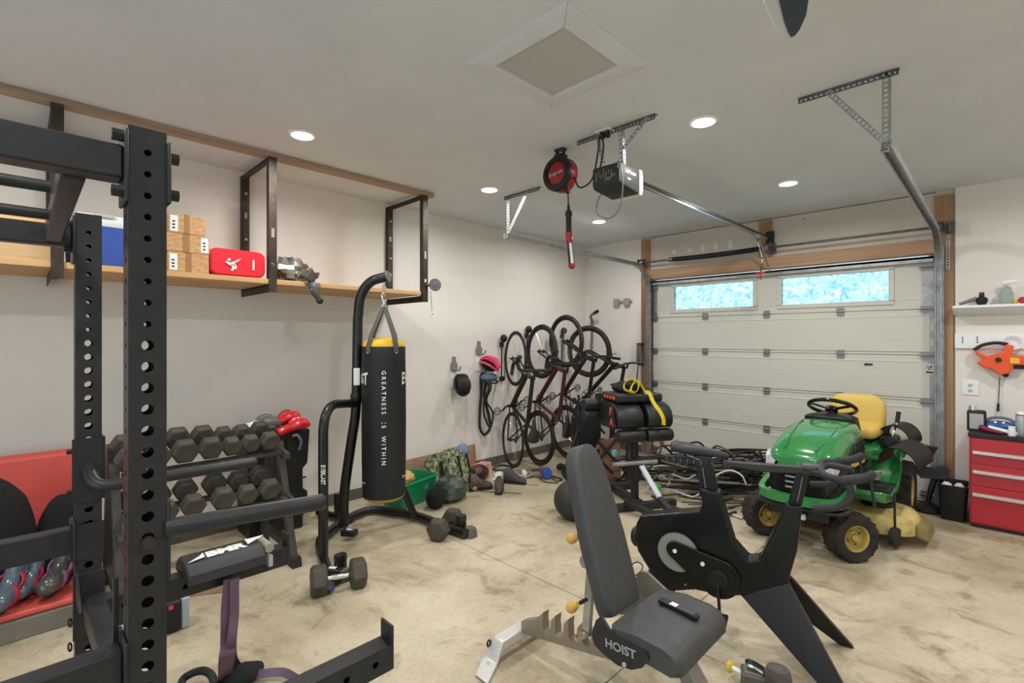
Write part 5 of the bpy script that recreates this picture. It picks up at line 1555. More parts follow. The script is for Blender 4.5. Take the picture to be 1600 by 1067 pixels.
def bicycle(label, rear_axle, front_axle, heading, R, tr, style, fm, fm2=None):
    """hung upright on its rear wheel: rear/front axle places, heading = direction from the wheels to the saddle side"""
    ra, fa = Vector(rear_axle), Vector(front_axle)
    xd = (fa - ra); wb = xd.length; xd.normalize()
    hd = Vector((math.cos(heading), math.sin(heading), 0)); hd = (hd - xd * hd.dot(xd)).normalized()
    yd = xd.cross(hd)
    def L(x, h, y=0.0): return ra + xd * x * wb + hd * (h - R) + yd * y
    fm2 = fm2 or fm
    t = thing('bicycle', label, 'bicycle', (ra.x, ra.y, 0), 0, 'bicycles hung upright on the wall')
    ax = yd
    wheel('rear_wheel', L(0, R), ax, R, tr, t); wheel('front_wheel', L(1, R), ax, R, tr, t)
    mtb = style == 'mtb'
    bb, st, ht, hb = L(0.41, 0.28), L(0.27, 0.76), L(0.80, 0.90 if mtb else 0.86), L(0.835, 0.76 if mtb else 0.70)
    r = 0.024 if not mtb else 0.024
    b = MB().tube([bb, st], r * 0.85, 12).tube([bb, hb], r * 1.25, 12).tube([st, ht], r, 12).tube([ht, hb], r * 1.15, 12)
    b.build('frame', fm, t)
    b = MB()
    for s in (-1, 1):
        b.tube([bb + yd * s * 0.03, L(0.0, R, s * 0.065)], 0.010, 8).tube([st + yd * s * 0.015, L(0.0, R, s * 0.065)], 0.009, 8)
    b.build('rear_stays', fm2, t)
    b = MB()
    cr = hb + (hb - ht).normalized() * 0.03
    b.tube([cr - yd * 0.055, cr + yd * 0.055], 0.016, 10)
    for s in (-1, 1): b.tube(smooth_path([cr + yd * s * 0.05, (cr + L(1, R, s * 0.055)) / 2 + hd * 0.01, L(1, R, s * 0.06)], 4), 0.016 if mtb else 0.011, 10)
    b.build('fork', M_['black_paint'], t)
    sp = st + (st - bb).normalized() * (0.10 if mtb else 0.16)
    MB().tube([st, sp], 0.0145, 10).build('seat_post', M_['black_plastic'], t)
    sx, sh = xd, (st - bb).normalized()
    R_s = []
    for f, w_, hh in ((-0.14, 0.035, 0.02), (-0.12, 0.07, 0.03), (-0.05, 0.065, 0.03), (0.02, 0.03, 0.026), (0.11, 0.018, 0.022), (0.135, 0.008, 0.014)):
        o_ = sp + xd * f + hd * 0.02
        R_s.append([o_ + yd * w_ * math.cos(2 * PI * k / 12) + hd * hh * math.sin(2 * PI * k / 12) for k in range(12)])
    MB().loft(R_s).build('saddle', M_['vinyl_black'], t)
    stem = ht + (ht - hb).normalized() * 0.04
    fwd = stem + xd * (0.06 if mtb else 0.10) + hd * 0.02
    MB().tube([ht, stem, fwd], 0.015, 10).build('stem', M_['black_paint'], t)
    if mtb:
        hbp = smooth_path([fwd + yd * -0.37 - xd * 0.04 + hd * 0.02, fwd + yd * -0.12 + hd * 0.015, fwd, fwd + yd * 0.12 + hd * 0.015, fwd + yd * 0.37 - xd * 0.04 + hd * 0.02], 5)
        o = MB().tube(hbp, 0.014, 10).build('handlebar', M_['black_paint'], t)
        for s in (-1, 1):
            e = fwd + yd * s * 0.37 - xd * 0.04 + hd * 0.02
            e2 = fwd + yd * s * 0.25 - xd * 0.025 + hd * 0.018
            MB().tube([e2, e], 0.018, 12).build('grip', M_['black_rubber'], o)
            MB().tube([e2 + xd * 0.02, e2 + xd * 0.05 - hd * 0.02, e2 + xd * 0.05 - hd * 0.03 + yd * s * 0.09], 0.006, 6).build('brake_lever', M_['black_plastic'], o)
    else:
        o = None
        pts = []
        for s in (-1, 1):
            half = [fwd, fwd + yd * s * 0.19, fwd + yd * s * 0.21 + xd * 0.07, fwd + yd * s * 0.215 + xd * 0.10 - hd * 0.05, fwd + yd * s * 0.22 + xd * 0.06 - hd * 0.12, fwd + yd * s * 0.225 - xd * 0.06 - hd * 0.13]
            pts = (pts[::-1] + fillet(half, 0.05, 4)[1:]) if s > 0 else fillet(half, 0.05, 4)
        o = MB().tube(pts, 0.019, 10).build('handlebar', M_['black_rubber'], t)
        for s in (-1, 1):
            q = fwd + yd * s * 0.215 + xd * 0.09
            MB().tube([q, q + xd * 0.05 + hd * 0.03, q + xd * 0.06 + hd * 0.07], 0.024, 10).build('brake_hood', M_['black_rubber'], o)
    # drive side
    o = MB().lathe([(0.088, -0.003), (0.096, -0.002), (0.096, 0.002), (0.088, 0.003)], bb + yd * 0.045, yd, n=36, closed=True).build('crankset', M_['black_plastic'], t)
    b = MB()
    for k in range(4):
        a = PI / 4 + k * PI / 2
        b.beam(bb + yd * 0.045, bb + yd * 0.045 + (xd * math.cos(a) + hd * math.sin(a)) * 0.09, 0.014, 0.005, up=yd)
    b.cyl(bb - yd * 0.06, bb + yd * 0.065, 0.018, n=12)
    b.build('spider', M_['black_plastic'], o)
    for s in (-1, 1):
        cd = (xd * 0.5 + hd * 0.85).normalized() * s
        e = bb + yd * s * 0.075 + cd * 0.17
        MB().beam(bb + yd * s * 0.07, e, 0.012, 0.026, up=yd).build('crank_arm', M_['black_plastic'], o, bevel=0.004)
        pc = e + yd * s * 0.06
        q = MB()
        q.torus(pc, 0.045, 0.006, hd, n=16, m=6).cyl(e, pc + yd * s * 0.04, 0.006, n=8).torus(pc, 0.028, 0.005, hd, n=12, m=6)
        q.build('pedal', mat('pedal_grey', (98, 98, 98), 0.4, 0.4) if 'pedal_grey' not in bpy.data.materials else bpy.data.materials['pedal_grey'], o)
    cs = L(0.0, R) + yd * 0.045
    MB().lathe([(0.0, -0.01), (0.05, -0.008), (0.038, 0.0), (0.024, 0.012), (0.0, 0.014)], cs, yd, n=24).build('cassette', M_['galv_dark'], t)
    MB().tube([cs + hd * 0.05, bb + yd * 0.045 + hd * 0.09], 0.004, 6).tube([cs - hd * 0.05, bb + yd * 0.045 - hd * 0.09], 0.004, 6).build('chain', M_['steel_dark'], t)
    q = cs - hd * 0.09 + xd * 0.05
    MB().beam(cs - hd * 0.02, q, 0.012, 0.03, up=yd).lathe([(0.0, -0.005), (0.022, -0.004), (0.022, 0.004), (0.0, 0.005)], q, yd, n=14).build('derailleur', M_['black_plastic'], t)
    return t

FB = mk('frame_black', (26, 26, 27), 0.35, coat=0.2)
FR = mk('frame_wine', (74, 26, 34), 0.35, coat=0.2)
def hang(px, pyr, pyf, t_, dx=0.0): return W(px, pyr, T=t_), W(px + dx, pyf, T=t_)
h0 = math.radians
ra, fa = hang(801, 687, 560, 6.0, 4); ra.z = max(ra.z, 0.345)
bicycle('black road bicycle with thin tyres, hung nearest the helmets', ra, fa, h0(-23), 0.335, 0.015, 'road', FB)
ra, fa = hang(842, 684, 549, 6.25, 4); ra.z = max(ra.z, 0.352)
bicycle('black bicycle with fat tyres, second along the wall from the helmets', ra, fa, h0(-15), 0.345, 0.027, 'road', FR, FB)
ra, fa = hang(886, 680, 533, 6.62, -2); ra.z = max(ra.z, 0.362)
bicycle('black mountain bicycle with the highest front wheel, third along the wall', ra, fa, h0(-12), 0.355, 0.028, 'mtb', FB)
ra, fa = hang(925, 676, 549, 6.8, -5); ra.z = max(ra.z, 0.365)
bicycle('black mountain bicycle in the corner, its bars reaching toward the garage door', ra, fa, h0(2), 0.36, 0.03, 'mtb', FB)

# ---- back wall, between the corner and the door
p = W(974, 472, Y=WB)
t = thing('tool_hanger', 'empty grey two-hook tool hanger on the back wall above the bicycles', 'hook rail', (p.x, WB, p.z))
GP = mk('hanger_grey', (150, 150, 148), 0.5)
MB().span((p.x - 0.15, WB - 0.022, p.z - 0.015), (p.x + 0.15, WB - 0.001, p.z + 0.02)).build('rail', GP, t, bevel=0.003)
for dx in (-0.09, 0.08):
    MB().span((p.x + dx - 0.045, WB - 0.06, p.z - 0.06), (p.x + dx + 0.045, WB - 0.023, p.z + 0.05)).build('gripper', GP, t, bevel=0.01)
p0, p1 = W(918, 545, Y=WB - 0.12), W(919, 502, Y=WB - 0.12)
t = thing('bike_mount', 'grey curved bike mount on the back wall above the corner bicycle', 'bike rack', (p0.x, WB, p0.z))
MB().tube(smooth_path([(p0.x, WB - 0.02, p0.z), (p1.x, WB - 0.02, p1.z - 0.02), W(923, 494, Y=WB - 0.12), W(931, 488, Y=WB - 0.16)], 6), 0.020, 10).build('arm', M_['grey_plastic'], t)
MB().cyl(W(929, 489, Y=WB - 0.15), W(934, 486, Y=WB - 0.17), 0.026, n=12).build('tip', M_['black_rubber'], t)
p0, p1 = W(1000, 536, Y=WB - 0.05), W(990, 596, Y=WB - 0.2)
t = thing('ice_scraper', 'dark grey long-handled scraper leaning by the door post', 'scraper', (p1.x, p1.y, 0))
MB().tube([p0 - Vector((0, 0, 0.05)), (p1.x - 0.03, p1.y - 0.06, 0.002)], 0.010, 8).build('shaft', M_['galv_dark'], t)
MB().prism([(-0.03, 0), (0.03, 0), (0.055, -0.24), (-0.04, -0.24)], (p0.x - 0.005, p0.y, p0.z - 0.02), (1, 0, 0), (0, 0, 1), 0.03).build('blade', M_['grey_plastic'], t, bevel=0.006)
MB().span((p0.x - 0.045, p0.y - 0.015, p0.z - 0.03), (p0.x + 0.05, p0.y + 0.015, p0.z)).build('handle', M_['black_plastic'], t, bevel=0.004)
MB().tube([(p0.x - 0.04, p0.y, p0.z - 0.02), (p0.x - 0.03, p0.y, p0.z - 0.10)], 0.008, 8).build('grip', M_['black_plastic'], t)

# ------------------------------------------------------------ floor clutter along the long wall
a, c = W(742, 775, Z=0), W(625, 800, Z=0)
yb0, yb1 = W(634, 716, X=WL + 0.06).y, W(738, 693, X=WL + 0.06).y
zt_ = W(738, 693, X=WL + 0.06).z
o = MB().prism([(yb0 - 0.10, 0.002), (yb1, 0.002), (yb1, zt_), (yb1 + 0.02, zt_ + 0.0), (yb0 - 0.10, zt_ - 0.03)], (WL + 0.135, 0, 0), (0, 1, 0), (-0.17, 0, 0.985), 0.008).build('cardboard_sheet', M_['cardboard'])
tag(o, 'brown cardboard sheet leaning on the wall behind the patterned bags', 'cardboard')
# green tub
gc = W(637, 783, Z=0)
gt = thing('plastic_tub', 'green plastic tub with folded rim on the floor behind the punching bag', 'tub', (gc.x, gc.y, 0), 0.25)
mk('tub_green', (28, 138, 92), 0.4)
rings = []
for f, z in ((0.80, 0.002), (0.82, 0.02), (1.0, 0.22), (1.08, 0.225), (1.08, 0.24), (0.98, 0.24), (0.96, 0.21), (0.80, 0.03)):
    rings.append([(q[0] * f, q[1] * f, z) for q in round_poly(0.36, 0.52, 0.06, 5)])
MB().loft(rings).build('shell', M_['tub_green'], gt, world=False)
TR = Matrix.Rotation(0.25, 3, 'Z')
text_obj('lettering', 'sh', 0.075, gc + TR @ Vector((0.172, 0.08, 0.13)), TR @ Vector((0, 1, 0)), TR @ Vector((0.09, 0, 1)), M_['grey_print'], gt)
o = crumple(MB(), (gc.x - 0.02, gc.y - 0.05, 0.23), (0.10, 0.13, 0.075), 14, 9, 0.10, 22).build('tan_cloth', mat('tan_cloth', (206, 160, 88), 0.8, rgb2=(226, 196, 140), scale=14))
tag(o, 'tan and cream folded cloth lying in the green tub', 'cloth')
# patterned carrier bags
def tote(label, px, py, rz, w, d, h, m, seed, lean=0.0, strap=True):
    p = W(px, py, Z=0)
    t = thing('shopping_bag', label, 'bag', (p.x, p.y, 0), rz, 'carrier bags by the cardboard sheet')
    rnd = random.Random(seed)
    rings = []
    for f, s_ in ((0.002, 0.94), (0.05, 1.0), (0.35, 1.03), (0.65, 0.96), (0.88, 0.9), (1.0, 0.86), (0.985, 0.80), (0.6, 0.78)):
        z = h * f
        rings.append([(q[0] * s_ * (1 - 0.3 * f) + lean * f + rnd.uniform(-0.012, 0.012), q[1] * s_ + rnd.uniform(-0.012, 0.012), z + (rnd.uniform(-0.015, 0.015) if f > 0.2 else 0)) for q in round_poly(d, w, 0.03, 3)])
    MB().loft(rings).build('body', m, t, world=False, angle=25)
    if strap:
        for sy in (-1, 1):
            b = MB().strap([(d * 0.5 * 1.02, sy * w * 0.22, h * 0.12), (d * 0.53 + 0.004, sy * w * 0.22, h * 0.5), (d * 0.40 + lean * 0.8 + 0.02, sy * w * 0.22, h * 0.92)], 0.03, 0.004, up=(1, 0, 0))
            b.build('strap', M_['black_fabric'], t, world=False)
    return t
mk('bag_pattern', (176, 184, 140), 0.4, rgb2=(80, 88, 70), scale=24, lo=0.46, hi=0.56)
mk('bag_dark_green', (52, 64, 56), 0.35, rgb2=(104, 112, 104), scale=9, lo=0.4, hi=0.75)
tote('upright green mosaic-patterned bag nearest the cardboard edge', 716, 768, 0.15, 0.30, 0.20, 0.43, M_['bag_pattern'], 2, -0.06)
tote('green mosaic-patterned bag leaning over the green tub', 687, 767, 0.3, 0.34, 0.20, 0.36, M_['bag_pattern'], 3, -0.04)
o = crumple(MB(), W(700, 760, Z=0.12) + Vector((0.08, -0.02, 0.0)), (0.13, 0.17, 0.135), 18, 12, 0.13, 31, 0.08).build('refuse_sack', M_['bag_dark_green'], angle=14)
tag(o, 'dark green shiny plastic sack in front of the patterned bags', 'bag')
p = W(679, 772, Z=0.1)
o = crumple(MB(), (p.x + 0.1, p.y - 0.06, 0.10), (0.09, 0.10, 0.098), 14, 9, 0.1, 37).build('black_pouch', M_['black_fabric'])
tag(o, 'black fabric pouch between the green tub and the dark green sack', 'bag')
p = W(716, 768, Z=0)
o = crumple(MB(), (p.x - 0.04, p.y + 0.09, 0.40), (0.06, 0.07, 0.085), 12, 8, 0.12, 41).build('blue_cloth', mat('cloth_blue', (118, 138, 172), 0.8))
tag(o, 'pale blue cloth sticking out of the upright patterned bag', 'cloth')
# red box and ball, boots, glove, cable heap
p = W(752, 752, Z=0)
t = thing('red_carton', 'small red and white carton on the floor beside the cardboard', 'box', (p.x - 0.08, p.y + 0.06, 0), 0.3)
MB().span((-0.06, -0.12, 0.001), (0.06, 0.14, 0.17)).build('box', mat('carton_red', (222, 96, 86), 0.5, rgb2=(236, 200, 190), scale=5, lo=0.45, hi=0.6), t, world=False, bevel=0.003)
o = MB().ball((p.x + 0.02, p.y - 0.06, 0.105), (0.10, 0.13, 0.103), 22, 14).build('old_helmet', mat('helmet_red', (128, 32, 36), 0.3, rgb2=(44, 40, 38), scale=3.5, lo=0.45, hi=0.55, coat=0.3))
tag(o, 'dark red and black rounded helmet shell on the floor by the red carton', 'helmet')
p = W(733, 757, Z=0.03)
o = MB().ball((p.x + 0.14, p.y - 0.05, 0.036), 0.035, 14, 10).build('small_ball', mat('ball_olive', (168, 150, 96), 0.7))
tag(o, 'small olive-yellow ball in front of the dark red helmet', 'ball')
def boot(label, px, py, rz, s=1.0, m=None):
    p = W(px, py, Z=0)
    t = thing('boot', label, 'boot', (p.x, p.y, 0.001), rz, 'old boots on the floor by the bags')
    R = []
    for f, w_, z0, z1 in ((-0.10, 0.03, 0.02, 0.10), (-0.085, 0.045, 0.012, 0.17), (-0.02, 0.045, 0.012, 0.18), (0.03, 0.046, 0.012, 0.12), (0.10, 0.05, 0.012, 0.085), (0.15, 0.045, 0.012, 0.07), (0.17, 0.025, 0.015, 0.05)):
        R.append([(f * s, w_ * s * math.cos(2 * PI * k / 14), ((z0 + z1) / 2 + (z1 - z0) / 2 * math.sin(2 * PI * k / 14)) * s) for k in range(14)])
    MB().loft(R).build('upper', m, t, world=False)
    MB().prism([(-0.10 * s, -0.035 * s), (0.05 * s, -0.04 * s), (0.15 * s, -0.04 * s), (0.175 * s, 0), (0.15 * s, 0.04 * s), (0.05 * s, 0.04 * s), (-0.10 * s, 0.035 * s)], (0, 0, 0), (1, 0, 0), (0, 1, 0), 0.022 * s).build('sole', M_['black_rubber'], t, world=False)
    return t
mk('boot_brown', (66, 54, 54), 0.55, rgb2=(110, 98, 88), scale=16)
boot('brown speckled boot nearest the cardboard sheet', 746, 766, 1.25, 1.0, M_['boot_brown'])
boot('brown speckled boot lying with its opening toward the room', 780, 769, 2.3, 1.0, M_['boot_brown'])
boot('small dark grey shoe beside the white work glove', 800, 755, 0.5, 0.95, mat('shoe_grey', (70, 72, 72), 0.7))
p = W(778, 748, Z=0.09)
t = thing('work_glove', 'white work glove with fingers up on the floor by the boots', 'glove', (p.x, p.y, 0))
b = MB().ball((p.x, p.y, 0.07), (0.03, 0.055, 0.068), 14, 10)
b.build('palm', M_['vinyl_white'], t)
for k in range(4):
    MB().tube([(p.x - 0.005, p.y - 0.03 + 0.022 * k, 0.11), (p.x - 0.02, p.y - 0.03 + 0.03 * k, 0.165 - 0.008 * abs(k - 1.5))], 0.011, 8).build('finger', M_['vinyl_white'], t)
MB().tube([(p.x, p.y - 0.045, 0.075), (p.x + 0.015, p.y - 0.085, 0.105)], 0.012, 8).build('thumb', M_['vinyl_white'], t)
rnd = random.Random(5)
def coil(label, px, py, R, m, n=3, r=0.007, seed=1, name='cable_coil', cat='cable'):
    p = W(px, py, Z=0)
    rn = random.Random(seed)
    pts = []
    for k in range(n * 10):
        a = 2 * PI * k / 10
        rr = R * (0.75 + 0.35 * rn.random())
        pts.append((p.x + rr * math.cos(a), p.y + rr * math.sin(a) * 1.1, 0.010 + 0.012 * (k // 10) + 0.006 * rn.random()))
    pts += [(pts[-1][0] + R, pts[-1][1] - R * 0.6, 0.01), (pts[-1][0] + R * 2.0, pts[-1][1] - R * 0.2, 0.01)]
    o = MB().tube(smooth_path(pts, 4), r, 6).build(name, m)
    return tag(o, label, cat)
coil('loose coil of pale grey cable under the thin-tyred bicycle', 812, 744, 0.14, mat('cable_grey', (170, 166, 156), 0.6), 3, 0.008, 3)
coil('loose brown cord on the floor in front of the second bicycle', 838, 741, 0.16, mat('cable_brown', (92, 74, 60), 0.6), 2, 0.007, 7)
coil('thin dark wire looped on the floor by the wall curb', 785, 733, 0.12, M_['black_rubber'], 2, 0.006, 11)
p = W(818, 744, Z=0.0)
o = MB().cyl((p.x, p.y, 0.05), (p.x + 0.07, p.y - 0.05, 0.06), 0.028, n=14).build('cable_plug', M_['vinyl_white'])
tag(o, 'white cable connector lying on the grey cable coil', 'connector')
# red and blue hand tool
p = W(852, 745, Z=0)
t = thing('hand_drill', 'red and blue hand tool with a wire loop lying near the second bicycle', 'tool', (p.x, p.y, 0), 0.9)
MB().tube([(-0.02, 0.16, 0.05), (0.0, -0.02, 0.05)], [0.032, 0.04], 14).build('body', M_['red_paint'], t, world=False)
MB().lathe([(0.0, 0.0), (0.05, 0.0), (0.062, 0.03), (0.062, 0.09), (0.045, 0.11), (0.0, 0.11)], (0.0, -0.13, 0.064), (0, 1, 0), n=18).build('head', M_['blue_plastic'], t, world=False)
MB().beam((0.01, 0.10, 0.03), (0.06, 0.06, 0.012), 0.03, 0.022).build('label', M_['vinyl_white'], t, world=False)
MB().tube(smooth_path([(0.02, -0.02, 0.02), (0.10, -0.06, 0.012), (0.16, -0.16, 0.012), (0.10, -0.22, 0.012), (0.05, -0.16, 0.02)], 5), 0.009, 8).build('wire_loop', M_['galv_dark'], t, world=False)
o = MB().tube(smooth_path([W(872, 731, Z=0.05), W(880, 728, Z=0.09), W(890, 742, Z=0.05), W(897, 750, Z=0.03)], 6), [0.03 + 0.012 * math.sin(k * 0.7) for k in range(19)], 12).build('work_boot', M_['black_rubber'])
tag(o, 'black rubber boot lying next to the red and blue hand tool', 'boot')
a, c = W(722, 766, Z=0.006), W(815, 771, Z=0.006)
o = MB().tube([a, c], 0.005, 6).build('thin_stick', mat('stick', (126, 108, 82), 0.7)); tag(o, 'long thin stick on the floor in front of the brown boots', 'stick')
# dark ball
p = W(893, 812, Z=0)
bl = thing('medicine_ball', 'black medicine ball on the floor behind the grey bench backrest', 'ball', (p.x, p.y + 0.02, 0))
MB().ball((p.x, p.y + 0.02, 0.172), 0.17, 32, 20).build('ball', mat('ball_black', (46, 44, 42), 0.6, bump=0.25, bscale=30), bl)
MB().ball(W(889, 758, T=4.30), 0.012, 8, 6).build('valve', M_['black_plastic'], bl)
# ------------------------------------------------------------ lawn tractor
TX, TY = -1.05, 4.95
lt = thing('lawn_tractor', 'green lawn tractor with a yellow seat parked in front of the garage door', 'lawn tractor', (TX, TY, 0), 0.02)
GR = M_['green_paint']; YE = M_['yellow_paint']
mk('tractor_grille', (30, 34, 32), 0.45); mk('lens_clear', (226, 230, 232), 0.12, coat=0.8, rgb2=(150, 156, 160), scale=22)
mk('seat_yellow', (206, 174, 84), 0.5, bump=0.1, bscale=40); mk('wheel_yellow', (192, 168, 84), 0.5, rgb2=(146, 128, 76), scale=9)
mk('deck_yellow', (204, 184, 112), 0.55, rgb2=(140, 126, 92), scale=7, lo=0.45, hi=0.75)
def TP(x, y, z): return Vector((TX + x, TY + y, z))      # x to the cabinet side, y toward the door
# hood: lofted cross-sections from nose to dash
def hood_ring(y, w, zt, zb, crown=0.05, sh=0.5):
    pts = []
    for k in range(9):
        f = k / 8
        a = PI * f
        cx = math.cos(a); sx = math.sin(a)
        px = w * (abs(cx) ** sh) * (1 if cx >= 0 else -1)
        pz = zt - crown + crown * (sx ** 0.8) - (0.06 * abs(cx) ** 6)
        pts.append(TP(px, y, pz))
    return [TP(w, y, zb)] + pts + [TP(-w, y, zb)]
rings = [hood_ring(-0.985, 0.16, 0.735, 0.655, 0.03), hood_ring(-0.97, 0.20, 0.765, 0.63, 0.045), hood_ring(-0.90, 0.225, 0.80, 0.62, 0.06), hood_ring(-0.70, 0.24, 0.86, 0.62, 0.07), hood_ring(-0.45, 0.25, 0.905, 0.62, 0.075), hood_ring(-0.22, 0.245, 0.925, 0.62, 0.075), hood_ring(-0.08, 0.235, 0.92, 0.62, 0.07)]
hood = MB().loft(rings).build('hood', GR, lt, angle=50)
# crease lines of the hood
for s in (-1, 1):
    MB().tube(smooth_path([TP(s * 0.10, -0.93, 0.798), TP(s * 0.13, -0.6, 0.878), TP(s * 0.15, -0.25, 0.922)], 5), 0.006, 6).build('crease', GR, hood)
# grille, lower nose, headlights
b = MB().loft([[TP(q[0], y, z + q[1]) for q in round_poly(w, h_, 0.03, 4)] for y, w, h_, z in ((-0.965, 0.38, 0.19, 0.575), (-0.99, 0.36, 0.175, 0.575), (-0.80, 0.42, 0.21, 0.58))][::1])
b.build('grille', M_['tractor_grille'], lt)
for k in range(4):
    MB().span(TP(-0.155, -1.002, 0.512 + 0.038 * k), TP(0.155, -0.985, 0.522 + 0.038 * k)).build('grille_bar', M_['black_gloss'], lt)
for k in range(3):
    MB().box(TP(-0.03, -1.004, 0.532 + 0.038 * k), (0.085, 0.006, 0.014)).build('grille_glint', M_['galv'], lt)
# green lower lip that wraps round the nose
lip = [TP(-0.27, -0.62, 0.50), TP(-0.265, -0.85, 0.475), TP(-0.22, -0.985, 0.455), TP(0, -1.03, 0.45), TP(0.22, -0.985, 0.455), TP(0.265, -0.85, 0.475), TP(0.27, -0.62, 0.50)]
MB().sweep(smooth_path(lip, 5), [(-0.022, -0.03), (0.022, -0.035), (0.026, 0.0), (0.018, 0.035), (-0.022, 0.03)], up=(0, 0, 1), fixed_up=True).build('nose_lip', GR, lt)
lip = [TP(-0.21, -0.93, 0.62), TP(-0.17, -0.985, 0.648), TP(0, -1.005, 0.655), TP(0.17, -0.985, 0.648), TP(0.21, -0.93, 0.62)]
MB().sweep(smooth_path(lip, 5), [(-0.012, -0.012), (0.012, -0.012), (0.012, 0.012), (-0.012, 0.012)], fixed_up=True).build('grille_top', M_['tractor_grille'], lt)
for s in (-1, 1):
    R = []
    for y, x0, x1, z0, z1 in ((-0.985, 0.125, 0.172, 0.655, 0.70), (-0.965, 0.13, 0.218, 0.63, 0.735), (-0.86, 0.18, 0.238, 0.64, 0.755), (-0.74, 0.225, 0.250, 0.67, 0.745), (-0.71, 0.24, 0.250, 0.70, 0.73)):
        R.append([TP(s * x0, y, z0), TP(s * x1, y, z0), TP(s * x1, y, z1), TP(s * x0, y, z1)])
    MB().loft(R).build('headlight', M_['lens_clear'], lt, bevel=0.008, seg=3)
# side panels with black vent and yellow stripe
for s in (-1, 1):
    MB().prism([(-0.70, 0.64), (-0.10, 0.60), (-0.10, 0.80), (-0.46, 0.80), (-0.66, 0.72)], TP(s * 0.247, 0, 0) - Vector((0, 0, 0)), (0, 1, 0), (0, 0, 1), 0.008 * s).build('side_panel', M_['black_plastic'], lt)
    MB().prism([(-0.62, 0.645), (-0.12, 0.61), (-0.12, 0.665), (-0.58, 0.70)], TP(s * 0.256, 0, 0), (0, 1, 0), (0, 0, 1), 0.004 * s).build('stripe', YE, lt)
    for k in range(5):
        MB().beam(TP(s * 0.257, -0.52 + 0.08 * k, 0.715), TP(s * 0.257, -0.47 + 0.08 * k, 0.785), 0.012, 0.01).build('vent_fin', M_['tractor_grille'], lt)
# badge with a leaping deer
bp_ = TP(-0.01, -1.012, 0.668)
MB().prism([(-0.038, -0.024), (0.034, -0.028), (0.040, 0.022), (0.0, 0.03), (-0.036, 0.024)], bp_, (1, 0, 0), (0, -0.25, 0.97), 0.006).build('badge', M_['green_paint'], lt)
b = MB()
for poly in ([(-0.034, -0.020), (0.030, -0.024), (0.0355, 0.018), (0.0, 0.0255), (-0.032, 0.020)],):
    inner = [(p[0] * 0.88, p[1] * 0.86) for p in poly]
    n = len(poly)
    for k in range(n): b.prism([poly[k], poly[(k + 1) % n], inner[(k + 1) % n], inner[k]], bp_ + Vector((0, -0.0005, 0)), (1, 0, 0), (0, -0.25, 0.97), 0.009)
for poly in ([(-0.020, 0.000), (-0.006, 0.006), (0.010, 0.004), (0.018, -0.002), (0.008, -0.005), (-0.008, -0.003)], [(-0.020, 0.0), (-0.010, 0.004), (-0.014, 0.016), (-0.018, 0.018), (-0.018, 0.010), (-0.026, 0.007)], [(0.012, 0.0), (0.020, -0.002), (0.026, -0.014), (0.022, -0.014)], [(-0.012, -0.002), (-0.006, -0.003), (-0.018, -0.014), (-0.022, -0.012)], [(0.002, -0.004), (0.010, -0.004), (0.012, -0.016), (0.008, -0.016)]):
    b.prism(poly, bp_ + Vector((0, -0.0005, 0)), (1, 0, 0), (0, -0.25, 0.97), 0.009)
b.build('deer_emblem', mat('emblem_yellow', (226, 202, 60), 0.4), lt)
